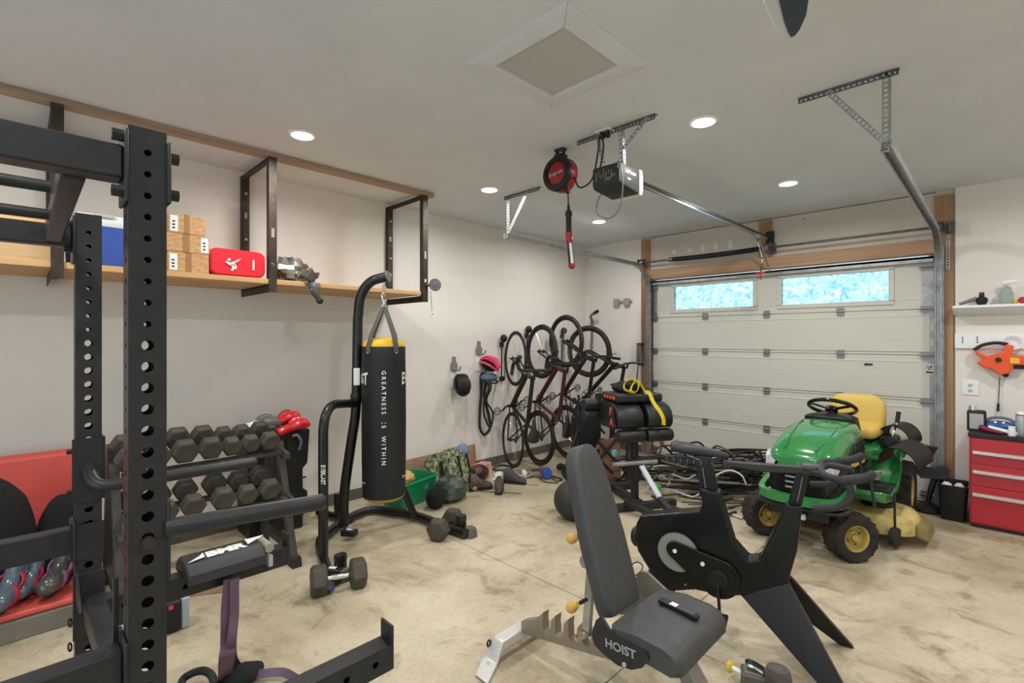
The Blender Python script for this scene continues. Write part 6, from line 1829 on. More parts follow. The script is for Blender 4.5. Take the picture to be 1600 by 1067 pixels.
# chassis, axle
MB().span(TP(-0.17, -0.88, 0.28), TP(0.17, 0.75, 0.46)).build('chassis', M_['black_paint'], lt, bevel=0.01)
MB().beam(TP(-0.30, -0.62, 0.24), TP(0.30, -0.62, 0.24), 0.06, 0.06).build('front_axle', M_['black_paint'], lt, bevel=0.008)
MB().tube(fillet([TP(-0.30, -0.80, 0.40), TP(-0.26, -0.99, 0.39), TP(0.26, -0.99, 0.39), TP(0.30, -0.80, 0.40)], 0.08), 0.013, 10).build('bumper', M_['black_paint'], lt)
MB().tube([TP(-0.30, -0.66, 0.28), TP(0.30, -0.70, 0.26)], 0.012, 8).build('tie_rod', M_['black_paint'], lt)
MB().cyl(TP(-0.06, -0.90, 0.30), TP(0.03, -0.93, 0.31), 0.022, n=12).build('hose_fitting', M_['vinyl_white'], lt)
def tractor_wheel(name, c, ax, R, w, lugs, hubr, m_h):
    prof = [(hubr, -w * 0.42), (R * 0.80, -w * 0.5), (R * 0.93, -w * 0.48), (R * 0.985, -w * 0.33), (R, 0), (R * 0.985, w * 0.33), (R * 0.93, w * 0.48), (R * 0.80, w * 0.5), (hubr, w * 0.42)]
    b = MB().lathe(prof, c, ax, n=48, closed=True)
    x, y, d = basis(ax)
    for k in range(lugs):
        a = 2 * PI * k / lugs
        for s in (-1, 1):
            aa = a + (PI / lugs if s > 0 else 0)
            e = x * math.cos(aa) + y * math.sin(aa)
            tg = -x * math.sin(aa) + y * math.cos(aa)
            p0 = c + e * R * 1.0 + d * s * w * 0.02
            p1 = c + e * R * 0.97 + d * s * w * 0.44 + tg * R * 0.09
            b.beam(p0, p1, R * 0.055, R * 0.075, up=tg)
    o = b.build(name, M_['tire_rubber'], lt)
    R2 = [(0.0, w * 0.10), (hubr * 0.30, w * 0.12), (hubr * 0.34, w * 0.26), (hubr * 0.42, w * 0.26), (hubr * 0.48, w * 0.10), (hubr * 0.80, w * 0.16), (hubr * 0.92, w * 0.40), (hubr * 1.03, w * 0.44), (hubr * 1.03, -w * 0.44), (hubr * 0.9, -w * 0.40), (hubr * 0.8, -w * 0.12), (0.0, -w * 0.12)]
    MB().lathe(R2, c, ax, n=36).build('rim', m_h, o)
    for k in range(4):
        a = k * PI / 2 + 0.4
        q = c + (x * math.cos(a) + y * math.sin(a)) * hubr * 0.62
        MB().cyl(q + d * w * 0.10, q + d * w * 0.17, 0.010, n=6).build('bolt', M_['galv_dark'], o)
    MB().cyl(c + d * w * 0.24, c + d * w * 0.32, hubr * 0.26, n=16).build('hub_cap', M_['black_plastic'] if R > 0.22 else m_h, o)
    return o
fax = Vector((0.77, -0.64, 0)).normalized()
fr = W(1337, 842, Y=4.33)
tractor_wheel('front_wheel', Vector((-0.785, 4.265, 0.176)), fax, 0.174, 0.15, 18, 0.092, M_['wheel_yellow'])
tractor_wheel('front_wheel', Vector((-1.39, 4.36, 0.176)), fax, 0.174, 0.15, 18, 0.092, M_['wheel_yellow'])
tractor_wheel('rear_wheel', Vector((-0.665, 5.60, 0.255)), Vector((1, 0, 0)), 0.255, 0.22, 20, 0.13, M_['wheel_yellow'])
tractor_wheel('rear_wheel', Vector((-1.45, 5.60, 0.255)), Vector((-1, 0, 0)), 0.255, 0.22, 20, 0.13, M_['wheel_yellow'])
MB().cyl(TP(-0.38, 0.65, 0.255), TP(0.38, 0.65, 0.255), 0.03, n=12).build('rear_axle', M_['black_paint'], lt)
# dash, column, steering wheel
MB().loft([[TP(q[0] * f, y + q[1], z) for q in round_poly(0.40, 0.22, 0.05, 4)] for f, y, z in ((1.0, 0.03, 0.62), (1.0, 0.02, 0.84), (0.92, 0.0, 0.935), (0.5, 0.02, 0.955))]).build('dash', M_['black_plastic'], lt)
sw = W(1300, 636, Y=5.03)
sa = Vector((0, 0.45, 0.9)).normalized()
MB().tube([TP(0, 0.04, 0.92), sw], 0.028, 12).build('steering_column', M_['black_plastic'], lt)
o = MB().torus(sw, 0.175, 0.0165, sa, n=44, m=10).build('steering_wheel', M_['black_gloss'], lt)
x_, y_, _d = basis(sa)
for a in (0.4, 2.74, 4.71):
    MB().beam(sw - sa * 0.02, sw + (x_ * math.cos(a) + y_ * math.sin(a)) * 0.168, 0.03, 0.014, up=sa).build('spoke', M_['black_gloss'], o, bevel=0.004)
MB().lathe([(0.0, -0.04), (0.05, -0.035), (0.045, 0.0), (0.0, 0.01)], sw, sa, n=18).build('hub', M_['black_gloss'], o)
MB().tube([W(1275, 655, Y=4.98), W(1260, 648, Y=4.96)], [0.006, 0.012], 8).build('throttle_lever', M_['black_plastic'], lt)
MB().tube([TP(0.0, 0.18, 0.80), TP(0.02, 0.22, 0.86)], 0.012, 8).build('choke_knob', M_['orange_plastic'], lt)
# fender deck and footrests
R = []
for y, w, z0, z1 in ((0.20, 0.25, 0.56, 0.66), (0.30, 0.40, 0.56, 0.69), (0.45, 0.46, 0.57, 0.72), (0.75, 0.46, 0.57, 0.72), (0.92, 0.40, 0.52, 0.68), (0.97, 0.34, 0.50, 0.62)):
    R.append([TP(q[0], y, (z0 + z1) / 2 + q[1]) for q in round_poly(w * 2, z1 - z0, 0.04, 4)])
MB().loft(R).build('fender', GR, lt, angle=50)
for s in (-1, 1):
    R = []
    for y, x0, x1, z0, z1 in ((-0.42, 0.24, 0.36, 0.42, 0.455), (-0.38, 0.24, 0.43, 0.37, 0.45), (-0.20, 0.24, 0.45, 0.35, 0.40), (0.12, 0.24, 0.45, 0.36, 0.41), (0.24, 0.24, 0.45, 0.40, 0.50), (0.32, 0.24, 0.45, 0.52, 0.64), (0.36, 0.24, 0.44, 0.58, 0.66)):
        R.append([TP(s * x0, y, z0), TP(s * x1, y, z0), TP(s * x1, y, z1), TP(s * x0, y, z1)])
    MB().loft(R).build('footrest', GR, lt, bevel=0.012, seg=3)
    MB().span(TP(s * 0.26, -0.20, 0.402), TP(s * 0.43, 0.12, 0.418)).build('foot_mat', M_['black_rubber'], lt)
# seat
sc = W(1335, 650, Y=5.47); sx = sc.x - TX
R = []
for y, w, z, hh in ((0.24, 0.15, 0.77, 0.06), (0.28, 0.205, 0.78, 0.10), (0.40, 0.225, 0.785, 0.11), (0.55, 0.225, 0.79, 0.12), (0.62, 0.2, 0.80, 0.12)):
    R.append([TP(sx + q[0], y, z + q[1]) for q in round_poly(w * 2, hh, hh * 0.42, 4)])
seat = MB().loft(R).build('seat', M_['seat_yellow'], lt, angle=60)
R = []
for z, w, y, th in ((0.74, 0.20, 0.60, 0.10), (0.82, 0.225, 0.62, 0.11), (0.95, 0.225, 0.645, 0.10), (1.03, 0.21, 0.66, 0.085), (1.075, 0.16, 0.67, 0.06), (1.085, 0.10, 0.672, 0.03)):
    R.append([TP(sx + q[0], y + q[1] - (0.03 if abs(q[0]) > w * 0.72 else 0), z) for q in round_poly(w * 2, th, th * 0.4, 4)])
MB().loft(R).build('backrest', M_['seat_yellow'], seat, angle=60)
MB().span(TP(sx - 0.16, 0.30, 0.66), TP(sx + 0.16, 0.62, 0.735)).build('seat_pan', M_['black_plastic'], lt, bevel=0.01)
# control box with lever on the fender
MB().loft([[TP(0.36 + q[0] * f, 0.36 + q[1], z) for q in round_poly(0.12, 0.30, 0.04, 4)] for f, z in ((1, 0.70), (1, 0.745), (0.8, 0.765))]).build('control_quadrant', M_['black_plastic'], lt)
MB().tube([TP(0.37, 0.36, 0.75), TP(0.40, 0.40, 0.86), TP(0.41, 0.41, 0.95)], [0.006, 0.007, 0.007], 8).build('lift_lever', M_['chrome'], lt)
MB().cyl(TP(0.403, 0.405, 0.88), TP(0.413, 0.415, 0.975), 0.017, n=12).build('lever_grip', M_['black_rubber'], lt)
# mower deck
R = []
for z, f in ((0.10, 1.0), (0.20, 1.0), (0.24, 0.94), (0.255, 0.8)):
    ring = []
    for k in range(28):
        a = 2 * PI * k / 28
        cx, cy = math.cos(a), math.sin(a)
        ring.append(TP(0.02 + (0.58 * abs(cx) ** 0.55 * (1 if cx >= 0 else -1)) * f, 0.0 + (0.28 * abs(cy) ** 0.8 * (1 if cy >= 0 else -1)) * f, z))
    R.append(ring)
dk = MB().loft(R).build('mower_deck', M_['deck_yellow'], lt, angle=45)
for x in (-0.30, 0.32):
    MB().lathe([(0.11, 0.25), (0.11, 0.29), (0.04, 0.31), (0.03, 0.36), (0.0, 0.36)], TP(x, 0, 0), (0, 0, 1), n=20).build('spindle_cover', M_['black_plastic'], dk)
MB().lathe([(0.0, -0.02), (0.07, -0.02), (0.075, 0.0), (0.07, 0.02), (0.0, 0.02)], TP(0.47, -0.24, 0.095), (0.95, -0.3, 0), n=20).build('gauge_wheel', M_['black_rubber'], dk)
MB().tube([TP(0.47, -0.24, 0.12), TP(0.46, -0.20, 0.42)], 0.008, 8).build('lift_rod', M_['black_paint'], dk)
MB().loft([[TP(0.585, -0.14, 0.09), TP(0.585, 0.20, 0.09), TP(0.585, 0.20, 0.20), TP(0.585, -0.14, 0.20)], [TP(0.66, -0.10, 0.06), TP(0.67, 0.20, 0.06), TP(0.66, 0.18, 0.14), TP(0.65, -0.08, 0.15)]]).build('discharge_chute', mat('chute_olive', (134, 122, 76), 0.6), dk, bevel=0.02, seg=3)
# black grass chutes resting over the fender
def chute(name, label, c, ax, R, L, open_=0.56):
    c = Vector(c); x, y, d = basis(ax, (0, 0, 1))
    prof = []
    n = 18
    for k in range(n + 1):
        a = PI * (0.5 - open_) + 2 * PI * open_ * k / n
        prof.append((R * math.cos(a), R * math.sin(a)))
    for k in range(n, -1, -1):
        a = PI * (0.5 - open_) + 2 * PI * open_ * k / n
        prof.append(((R - 0.008) * math.cos(a), (R - 0.008) * math.sin(a)))
    o = thing(name, label, 'chute', c, 0, 'black grass chutes on the tractor fender')
    MB().sweep([c - d * L / 2, c + d * L / 2], prof, up=(0, 0, 1)).build('shell', M_['black_plastic'], o)
    MB().prism([(-R, -0.02), (R, -0.02), (R * 0.7, -0.10), (-R * 0.4, -0.12)], c - d * L * 0.3 + Vector((R * 0.9, 0, -R * 0.3)), Vector((1, 0, 0)), Vector((0, 0, 1)), 0.01).build('flap', M_['black_plastic'], o)
    return o
chute('grass_chute', 'smaller black plastic grass chute behind the other, over the tractor fender', W(1405, 684, Y=5.40), (-0.30, -0.95, -0.10), 0.125, 0.20)
chute('grass_chute', 'bigger black plastic grass chute in front, over the tractor rear wheel', W(1415, 718, Y=5.12), (-0.30, -0.95, -0.18), 0.135, 0.26)
# the black tray piece lying along the footrest
o = MB().loft([[W(1312, 742, Y=4.60), W(1312, 752, Y=4.60), W(1312, 756, Y=4.75), W(1312, 746, Y=4.75)], [W(1374, 738, Y=4.72), W(1374, 750, Y=4.72), W(1378, 748, Y=4.9), W(1378, 736, Y=4.9)]]).build('running_board', M_['grey_plastic'], lt, bevel=0.004)
# wood wedge by the wheel
p = W(1310, 874, Z=0)
o = MB().prism([(0, 0.001), (0.22, 0.001), (0.22, 0.02), (0.0, 0.055)], (p.x + 0.06, p.y + 0.06, 0), (-0.86, 0.5, 0), (0, 0, 1), 0.09).build('wheel_chock', mat('chock_wood', (196, 152, 98), 0.7, rgb2=(166, 124, 76), scale=6), bevel=0.006)
tag(o, 'tan wooden wedge on the floor against the tractor front wheel', 'wheel chock')

# ------------------------------------------------------------ tool cabinet and the things on and above it
CX0, CX1, CY0, CY1 = -0.205, 0.62, 5.74, 6.20
tc = thing('tool_cabinet', 'red steel tool cabinet with three drawers and pale rail handles', 'tool cabinet', ((CX0 + CX1) / 2, (CY0 + CY1) / 2, 0))
MB().span((CX0, CY0 + 0.012, 0.03), (CX1, CY1, 0.765)).build('body', M_['red_paint'], tc, bevel=0.004)
MB().span((CX0 + 0.01, CY0 + 0.03, 0.001), (CX1 - 0.01, CY1 - 0.02, 0.0295)).build('plinth', M_['black_paint'], tc)
MB().span((CX0 - 0.008, CY0 - 0.004, 0.766), (CX1 + 0.008, CY1 + 0.004, 0.80)).build('top', M_['black_rubber'], tc, bevel=0.006)
for z0, z1, hz_ in ((0.545, 0.755, 0.638), (0.36, 0.54, 0.474), (0.045, 0.355, 0.281)):
    d_ = MB().span((CX0 + 0.012, CY0, z0), (CX1 - 0.012, CY0 + 0.02, z1)).build('drawer', M_['red_paint'], tc, bevel=0.003)
    MB().prism([(0, -0.018), (-0.022, -0.012), (-0.022, 0.010), (0, 0.018)], (CX0 + 0.02, CY0 - 0.0005, hz_), (0, 1, 0), (0, 0, 1), CX1 - CX0 - 0.04).build('handle', mat('handle_rail', (206, 198, 192), 0.3, 0.6) if 'handle_rail' not in bpy.data.materials else bpy.data.materials['handle_rail'], d_, bevel=0.003)
TZ = 0.801
def onto(px, py, Y): 
    return W(px, py, Y=Y)
p = W(1526, 660, Y=5.92)
t = thing('oil_can', 'dark flat can with a grey label and chrome cap on the tool cabinet', 'can', (p.x, 5.92, TZ))
MB().loft([[(p.x + q[0], 5.92 + q[1], z) for q in round_poly(0.125 * f, 0.07 * f, 0.02, 4)] for f, z in ((1, TZ), (1, TZ + 0.165), (0.86, TZ + 0.18))]).build('body', M_['black_plastic'], t)
MB().span((p.x - 0.045, 5.92 - 0.037, TZ + 0.02), (p.x + 0.045, 5.92 - 0.034, TZ + 0.15)).build('label', M_['grey_print'], t)
MB().cyl((p.x - 0.025, 5.92, TZ + 0.18), (p.x - 0.025, 5.92, TZ + 0.215), 0.03, 0.026, 16).build('cap', M_['chrome'], t)
p = W(1563, 667, Y=5.95)
t = thing('polisher', 'blue oval hand tool with white buttons on the tool cabinet', 'tool', (p.x, 5.95, TZ))
MB().ball((p.x, 5.95, TZ + 0.05), (0.13, 0.07, 0.05), 22, 12).build('body', mat('tool_blue', (36, 82, 138), 0.35), t)
for dx in (-0.03, 0.02): MB().ball((p.x + dx, 5.90, TZ + 0.088), 0.011, 10, 8).build('button', M_['vinyl_white'], t)
MB().tube(smooth_path([(p.x - 0.12, 5.97, TZ + 0.06), (p.x - 0.05, 5.99, TZ + 0.115), (p.x + 0.05, 5.99, TZ + 0.115), (p.x + 0.12, 5.97, TZ + 0.06)], 5), 0.012, 8).build('handle', M_['grey_plastic'], t)
p = W(1549, 675, Y=5.80)
t = thing('maroon_tool', 'maroon and white folded tool at the cabinet front edge', 'tool', (p.x, 5.80, TZ))
MB().tube(smooth_path([(p.x - 0.07, 5.84, TZ + 0.045), (p.x, 5.80, TZ + 0.025), (p.x + 0.07, 5.78, TZ + 0.016)], 4), [0.022, 0.024, 0.024, 0.02, 0.018, 0.016, 0.014, 0.012, 0.012], 10).build('handle', mat('maroon', (112, 30, 58), 0.4), t)
MB().tube(smooth_path([(p.x - 0.02, 5.84, TZ + 0.05), (p.x + 0.07, 5.83, TZ + 0.032), (p.x + 0.15, 5.80, TZ + 0.018)], 4), 0.016, 10).build('blade', M_['vinyl_white'], t)
p = W(1581, 672, Y=5.80)
o = MB().lathe([(0.0, 0), (0.024, 0), (0.024, 0.055), (0.02, 0.06), (0.022, 0.062), (0.022, 0.078), (0.0, 0.08)], (p.x, 5.80, TZ), n=18).build('pill_bottle', M_['vinyl_white'])
tag(o, 'small white bottle standing in front of the spray can', 'bottle')
p = W(1596, 660, Y=5.84)
t = thing('spray_can', 'tall grey spray can on the tool cabinet with a red-ringed top', 'spray can', (p.x, 5.84, TZ))
MB().lathe([(0.0, 0), (0.034, 0), (0.036, 0.005), (0.036, 0.165), (0.033, 0.17), (0.0, 0.17)], (p.x, 5.84, TZ), n=24).build('body', mat('can_grey', (172, 176, 178), 0.35, 0.4), t)
MB().lathe([(0.034, 0.166), (0.0355, 0.172), (0.034, 0.18), (0.0, 0.18)], (p.x, 5.84, TZ), n=24).build('ring', mat('ring_red', (176, 90, 76), 0.4), t)
MB().lathe([(0.03, 0.18), (0.026, 0.195), (0.008, 0.198), (0.008, 0.21), (0.0, 0.21)], (p.x, 5.84, TZ), n=20).build('nozzle', M_['vinyl_white'], t)
# wall shelf with moulded edge
sz0 = W(1492, 479, Y=WB).z
t = thing('wall_ledge', 'white moulded wall shelf on the back wall above the tool cabinet', 'wall shelf', (0.15, WB, sz0))
pr = [(0.0, 0.0), (-0.16, 0.0), (-0.16, -0.022), (-0.145, -0.028), (-0.125, -0.05), (-0.10, -0.058), (-0.07, -0.066), (-0.03, -0.085), (0.0, -0.085)]
MB().prism(pr, (W(1489, 480, Y=WB - 0.1).x, WB - 0.001, sz0), (0, 1, 0), (0, 0, 1), 1.3).build('board', M_['vinyl_white'], t, bevel=0.002)
b0, b1 = W(1492, 522, Y=WB), W(1492, 544, Y=WB)
t = thing('peg_rail', 'white wooden rail screwed to the wall under the ledge', 'rail', (0.15, WB, b1.z))
rx = b0.x + 0.0
MB().span((rx, WB - 0.02, b1.z), (1.0, WB - 0.0005, b0.z)).build('board', M_['vinyl_white'], t, bevel=0.002)
for px in (1504, 1527):
    x = W(px, 532, Y=WB - 0.02).x
    for k in range(3):
        MB().cyl((x, WB - 0.024, b0.z - 0.03 - 0.022 * k), (x, WB - 0.019, b0.z - 0.03 - 0.022 * k), 0.006, n=8).build('screw_hole', M_['black_plastic'], t)
# things on the ledge
p = W(1522, 470, Y=WB - 0.09)
t = thing('spray_gun', 'black and grey spray gun with a red cap lying on the wall ledge', 'spray gun', (p.x, WB - 0.09, sz0))
z = sz0 + 0.001
MB().tube([(p.x - 0.10, WB - 0.10, z + 0.014), (p.x + 0.02, WB - 0.09, z + 0.06)], [0.012, 0.02], 10).build('barrel', M_['grey_plastic'], t)
MB().lathe([(0.0, 0), (0.024, 0.0), (0.042, 0.03), (0.04, 0.06), (0.02, 0.075), (0.018, 0.10), (0.0, 0.10)], (p.x + 0.05, WB - 0.09, z), (0, 0, 1), n=18).build('cup', M_['black_plastic'], t)
MB().cyl((p.x + 0.05, WB - 0.09, z + 0.09), (p.x + 0.05, WB - 0.09, z + 0.115), 0.018, n=14).build('cap', mat('cap_wine', (120, 28, 38), 0.4), t)
p = W(1572, 455, Y=WB - 0.08)
t = thing('spray_bottle', 'clear trigger spray bottle standing on the wall ledge', 'spray bottle', (p.x, WB - 0.08, sz0))
mk('bottle_clear', (206, 216, 212), 0.15, trans=0.75, ior=1.2)
MB().lathe([(0.0, 0.0), (0.045, 0.0), (0.047, 0.01), (0.047, 0.09), (0.035, 0.13), (0.015, 0.155), (0.015, 0.17), (0.0, 0.17)], (p.x, WB - 0.08, z), n=24).build('bottle', M_['bottle_clear'], t)
MB().loft([[(p.x - 0.02, WB - 0.08 + q[0], z + 0.19 + q[1]) for q in round_poly(0.028, 0.036, 0.008, 2)], [(p.x + 0.05, WB - 0.08 + q[0], z + 0.20 + q[1]) for q in round_poly(0.026, 0.028, 0.008, 2)], [(p.x + 0.075, WB - 0.08 + q[0], z + 0.20 + q[1]) for q in round_poly(0.016, 0.016, 0.006, 2)]]).build('trigger_head', M_['vinyl_white'], t)
MB().tube([(p.x + 0.03, WB - 0.08, z + 0.185), (p.x + 0.05, WB - 0.08, z + 0.14)], 0.006, 8).build('trigger', M_['vinyl_white'], t)
p = W(1598, 466, Y=WB - 0.08)
t = thing('small_toy', 'small red and yellow plastic piece at the spray bottle base', 'plastic piece', (p.x, WB - 0.08, sz0))
MB().ball((p.x, WB - 0.09, z + 0.03), (0.03, 0.025, 0.03), 12, 8).build('body', M_['red_paint'], t); MB().ball((p.x - 0.045, WB - 0.09, z + 0.02), 0.02, 10, 8).build('knob', M_['yellow_paint'], t)
# orange hose nozzle holder / blower body hanging on the rail
c = W(1563, 561, Y=WB - 0.06)
t = thing('orange_tool', 'bright orange star-shaped tool body hanging on the white rail', 'tool', c)
k_ = 0.0060
pts = [(-30, 14), (-14, 4), (2, 10), (6, 22), (14, 20), (12, 6), (26, 6), (30, 2), (26, -8), (14, -8), (10, -20), (0, -24), (-8, -16), (-22, -10), (-26, -6), (-16, 0), (-24, 4)]
MB().prism([(q[0] * k_, q[1] * k_) for q in pts], (c.x, c.y + 0.04, c.z), (1, 0, 0), (0, 0, 1), 0.075).build('body', M_['orange_plastic'], t, bevel=0.008)
MB().tube(smooth_path([(c.x - 29 * k_, c.y, c.z + 13 * k_), (c.x - 18 * k_, c.y, c.z + 21 * k_), (c.x - 4 * k_, c.y, c.z + 24 * k_), (c.x + 8 * k_, c.y, c.z + 22 * k_)], 5), 0.015, 10).build('handle', M_['black_rubber'], t)
MB().lathe([(0.0, -0.01), (0.022, -0.01), (0.016, 0.01), (0.0, 0.012)], (c.x - 2 * k_, c.y - 0.043, c.z - 1 * k_), (0, -1, 0), n=14).build('knob', M_['black_plastic'], t)
MB().cyl((c.x + 5 * k_, c.y, c.z - 22 * k_), (c.x + 7 * k_, c.y, c.z - 26 * k_), 0.022, 0.014, 12).build('nozzle', M_['black_plastic'], t)
MB().box((c.x + 15 * k_, c.y - 0.04, c.z - 2 * k_), (0.06, 0.01, 0.05)).build('vent_panel', mat('vent_yellow', (232, 190, 70), 0.5), t, bevel=0.003)
q = W(1582, 535, Y=WB - 0.04)
o = MB().torus((q.x, WB - 0.045, q.z), 0.062, 0.008, (0, 1, 0), n=32, m=8).build('white_ring', M_['vinyl_white'])
tag(o, 'plain white ring hung on the rail behind the orange tool', 'ring')
q = W(1596, 566, Y=WB - 0.03)
t = thing('framed_plate', 'small black-framed plate on the wall beside the orange tool', 'sign', (q.x, WB, q.z))
MB().span((q.x - 0.045, WB - 0.022, q.z - 0.06), (q.x + 0.14, WB - 0.001, q.z + 0.06)).build('frame', M_['black_plastic'], t, bevel=0.003)
MB().span((q.x - 0.025, WB - 0.026, q.z - 0.015), (q.x + 0.12, WB - 0.0215, q.z + 0.04)).build('insert', M_['vinyl_white'], t)
q = W(1516, 606, Y=WB)
t = thing('wall_outlet', 'white double wall outlet above the tool cabinet', 'outlet', (q.x, WB, q.z))
MB().span((q.x - 0.058, WB - 0.007, q.z - 0.066), (q.x + 0.058, WB - 0.0005, q.z + 0.066)).build('cover_plate', M_['vinyl_white'], t, bevel=0.003)
for dz in (-0.024, 0.024):
    MB().box((q.x, WB - 0.0075, q.z + dz), (0.034, 0.004, 0.03)).build('socket', mat('socket_ivory', (206, 202, 196), 0.5) if 'socket_ivory' not in bpy.data.materials else bpy.data.materials['socket_ivory'], t, bevel=0.004)
    for dx in (-0.007, 0.007): MB().box((q.x + dx, WB - 0.0098, q.z + dz), (0.003, 0.001, 0.012)).build('slot', M_['black_plastic'], t)
q0, q1 = W(1562, 600, Y=WB - 0.03), W(1560, 641, Y=WB - 0.03)
t = thing('grease_brush', 'thin wire-handled brush with a black tip hanging under the orange tool', 'brush', (q0.x, WB, q1.z))
MB().tube([(q0.x, WB - 0.02, q0.z + 0.06), (q1.x, WB - 0.02, q1.z + 0.03)], 0.004, 6).build('wire', M_['galv_dark'], t)
MB().cyl((q1.x, WB - 0.02, q1.z + 0.06), (q1.x - 0.003, WB - 0.02, q1.z - 0.01), 0.009, n=10).build('tip', M_['black_plastic'], t)

# waste bin and the dark heap behind it
p = W(1488, 815, Z=0)
t = thing('waste_bin', 'black waste bin with white rubbish in it beside the tool cabinet', 'waste bin', (-0.315, 5.93, 0))
R = []
for f, z in ((0.80, 0.002), (0.82, 0.01), (1.0, 0.30), (1.04, 0.302), (1.04, 0.315), (0.96, 0.315), (0.94, 0.30), (0.78, 0.02)):
    R.append([(-0.315 + q[0] * f, 5.93 + q[1] * f, z) for q in round_poly(0.20, 0.30, 0.03, 4)])
MB().loft(R).build('bin', M_['black_plastic'], t)
for k, (dx, dy) in enumerate(((-0.04, -0.06), (0.04, -0.04))):
    o = crumple(MB(), (-0.315 + dx, 5.93 + dy, 0.27), (0.042, 0.05, 0.055), 12, 8, 0.14, 60 + k).build('paper_ball', M_['vinyl_white'])
    tag(o, ['crumpled white paper in the waste bin, next to the door post', 'crumpled white paper in the waste bin, next to the red cabinet'][k], 'paper', 'rubbish in the waste bin')
R = []
p = W(1462, 770, Z=0)
t = thing('leaf_blower', 'black blower with a round base lying by the door post', 'tool', (-0.52, 6.05, 0))
MB().lathe([(0.0, 0.001), (0.10, 0.001), (0.115, 0.02), (0.10, 0.05), (0.05, 0.065), (0.0, 0.07)], (-0.50, 5.98, 0), n=24).build('base', M_['black_rubber'], t)
MB().tube(smooth_path([(-0.50, 5.98, 0.06), (-0.48, 6.03, 0.18), (-0.45, 6.06, 0.30), (-0.40, 6.08, 0.36)], 6), [0.02] * 6 + [0.024] * 6 + [0.03] * 7, 12).build('tube', M_['black_plastic'], t)
crumple(MB(), (-0.41, 6.09, 0.36), (0.06, 0.06, 0.05), 14, 9, 0.08, 81).build('housing', M_['black_rubber'], t)
for k in range(2): MB().ball((-0.43 + 0.035 * k, 6.035, 0.385), 0.009, 8, 6).build('screw', M_['vinyl_white'], t)
# ------------------------------------------------------------ hyperextension bench with split pads
gc_ = W(1000, 795, Z=0)
GA = math.radians(60)
def gl(x, y, z):
    """local place on the bench: x along the pads, y away from the room, z up"""
    return Vector((gc_.x + x * math.cos(GA) - y * math.sin(GA), gc_.y + x * math.sin(GA) + y * math.cos(GA), z))
gb = thing('hyperextension_bench', 'gym bench with black split rounded pads and orange letters on its side', 'exercise bench', (gc_.x, gc_.y, 0), GA)
GV = mk('pad_black', (29, 29, 31), 0.42, bump=0.1, bscale=240)
b = MB().loft([[gl(x, y, z) for x, y in ((-0.24, -0.01), (0.24, -0.01), (0.24, 0.34), (-0.24, 0.34))] for z in (1.003, 1.083)])
b.build('top_pad', GV, gb, bevel=0.022, seg=4)
prof = [(0.16, 0.76), (0.02, 0.76), (-0.06, 0.77), (-0.09, 0.81), (-0.09, 0.87), (-0.07, 0.92), (-0.02, 0.97), (0.05, 0.995), (0.16, 0.995)]
for x0, x1 in ((-0.265, -0.005), (0.045, 0.30)):
    rings = []
    for x, s_ in ((x0, 0.92), (x0 + 0.015, 1.0), (x1 - 0.015, 1.0), (x1, 0.92)):
        rings.append([gl(x, 0.04 + (p[0] - 0.04) * s_, 0.88 + (p[1] - 0.88) * s_) for p in prof])
    MB().loft(rings).build('thigh_pad', GV, gb, angle=50)
for x0, x1 in ((-0.25, 0.015), (0.04, 0.305)):
    c0, c1 = gl(x0, -0.035, 0.698), gl(x1, -0.035, 0.698)
    rings = []
    for f, s_ in ((0, 0.86), (0.05, 1), (0.95, 1), (1, 0.86)):
        c = c0.lerp(c1, f)
        e = Vector((-math.sin(GA), math.cos(GA), 0))
        rings.append([c + e * 0.066 * s_ * math.cos(2 * PI * k / 20) + Vector((0, 0, 0.062 * s_ * math.sin(2 * PI * k / 20))) for k in range(20)])
    MB().loft(rings).build('foam_roller', GV, gb, angle=50)
# end plates with lettering
ORG = mk('letter_orange', (226, 92, 52), 0.5)
MB().loft([[gl(x, y, z) for y, z in ((-0.06, 0.765), (0.24, 0.765), (0.30, 0.985), (0.02, 0.998))] for x in (-0.285, -0.268)]).build('end_plate', M_['black_plastic'], gb, bevel=0.004)
e = Vector((math.cos(GA), math.sin(GA), 0)); yv = Vector((-math.sin(GA), math.cos(GA), 0))
text_obj('lettering', 'F', 0.10, gl(-0.287, 0.035, 0.89), -yv, (0, 0, 1), ORG, gb, bold=0.003)
text_obj('lettering', 'A', 0.10, gl(-0.287, 0.02, 0.795), -yv, (0, 0, 1), ORG, gb, bold=0.003)
for k in range(4):
    MB().box(gl(-0.2405, 0.06 + 0.065 * k, 1.045), (0.003, 0.04, 0.03), rz=GA).build('orange_print', ORG, gb)
# frame
MB().beam(gl(0, 0.10, 0.03), gl(0, 0.12, 1.0), 0.06, 0.06).build('post', BP, gb, bevel=0.006)
MB().beam(gl(-0.27, 0.13, 0.88), gl(0.29, 0.13, 0.88), 0.06, 0.12).build('pad_carrier', BP, gb, bevel=0.006)
MB().beam(gl(-0.22, -0.03, 0.698), gl(0.28, -0.03, 0.698), 0.03, 0.03).build('roller_shaft', BP, gb)
MB().beam(gl(-0.35, -0.02, 0.04), gl(0.36, -0.02, 0.04), 0.07, 0.06).build('front_foot', BP, gb, bevel=0.006)
MB().beam(gl(0, 0.0, 0.05), gl(0, 0.60, 0.05), 0.07, 0.06).build('floor_beam', BP, gb, bevel=0.006)
MB().beam(gl(-0.30, 0.60, 0.04), gl(0.30, 0.60, 0.04), 0.07, 0.06).build('rear_foot', BP, gb, bevel=0.006)
MB().beam(gl(0, 0.10, 0.46), gl(0, 0.10, 0.24), 0.11, 0.10).build('hinge_block', BP, gb, bevel=0.01)
z = 0.43
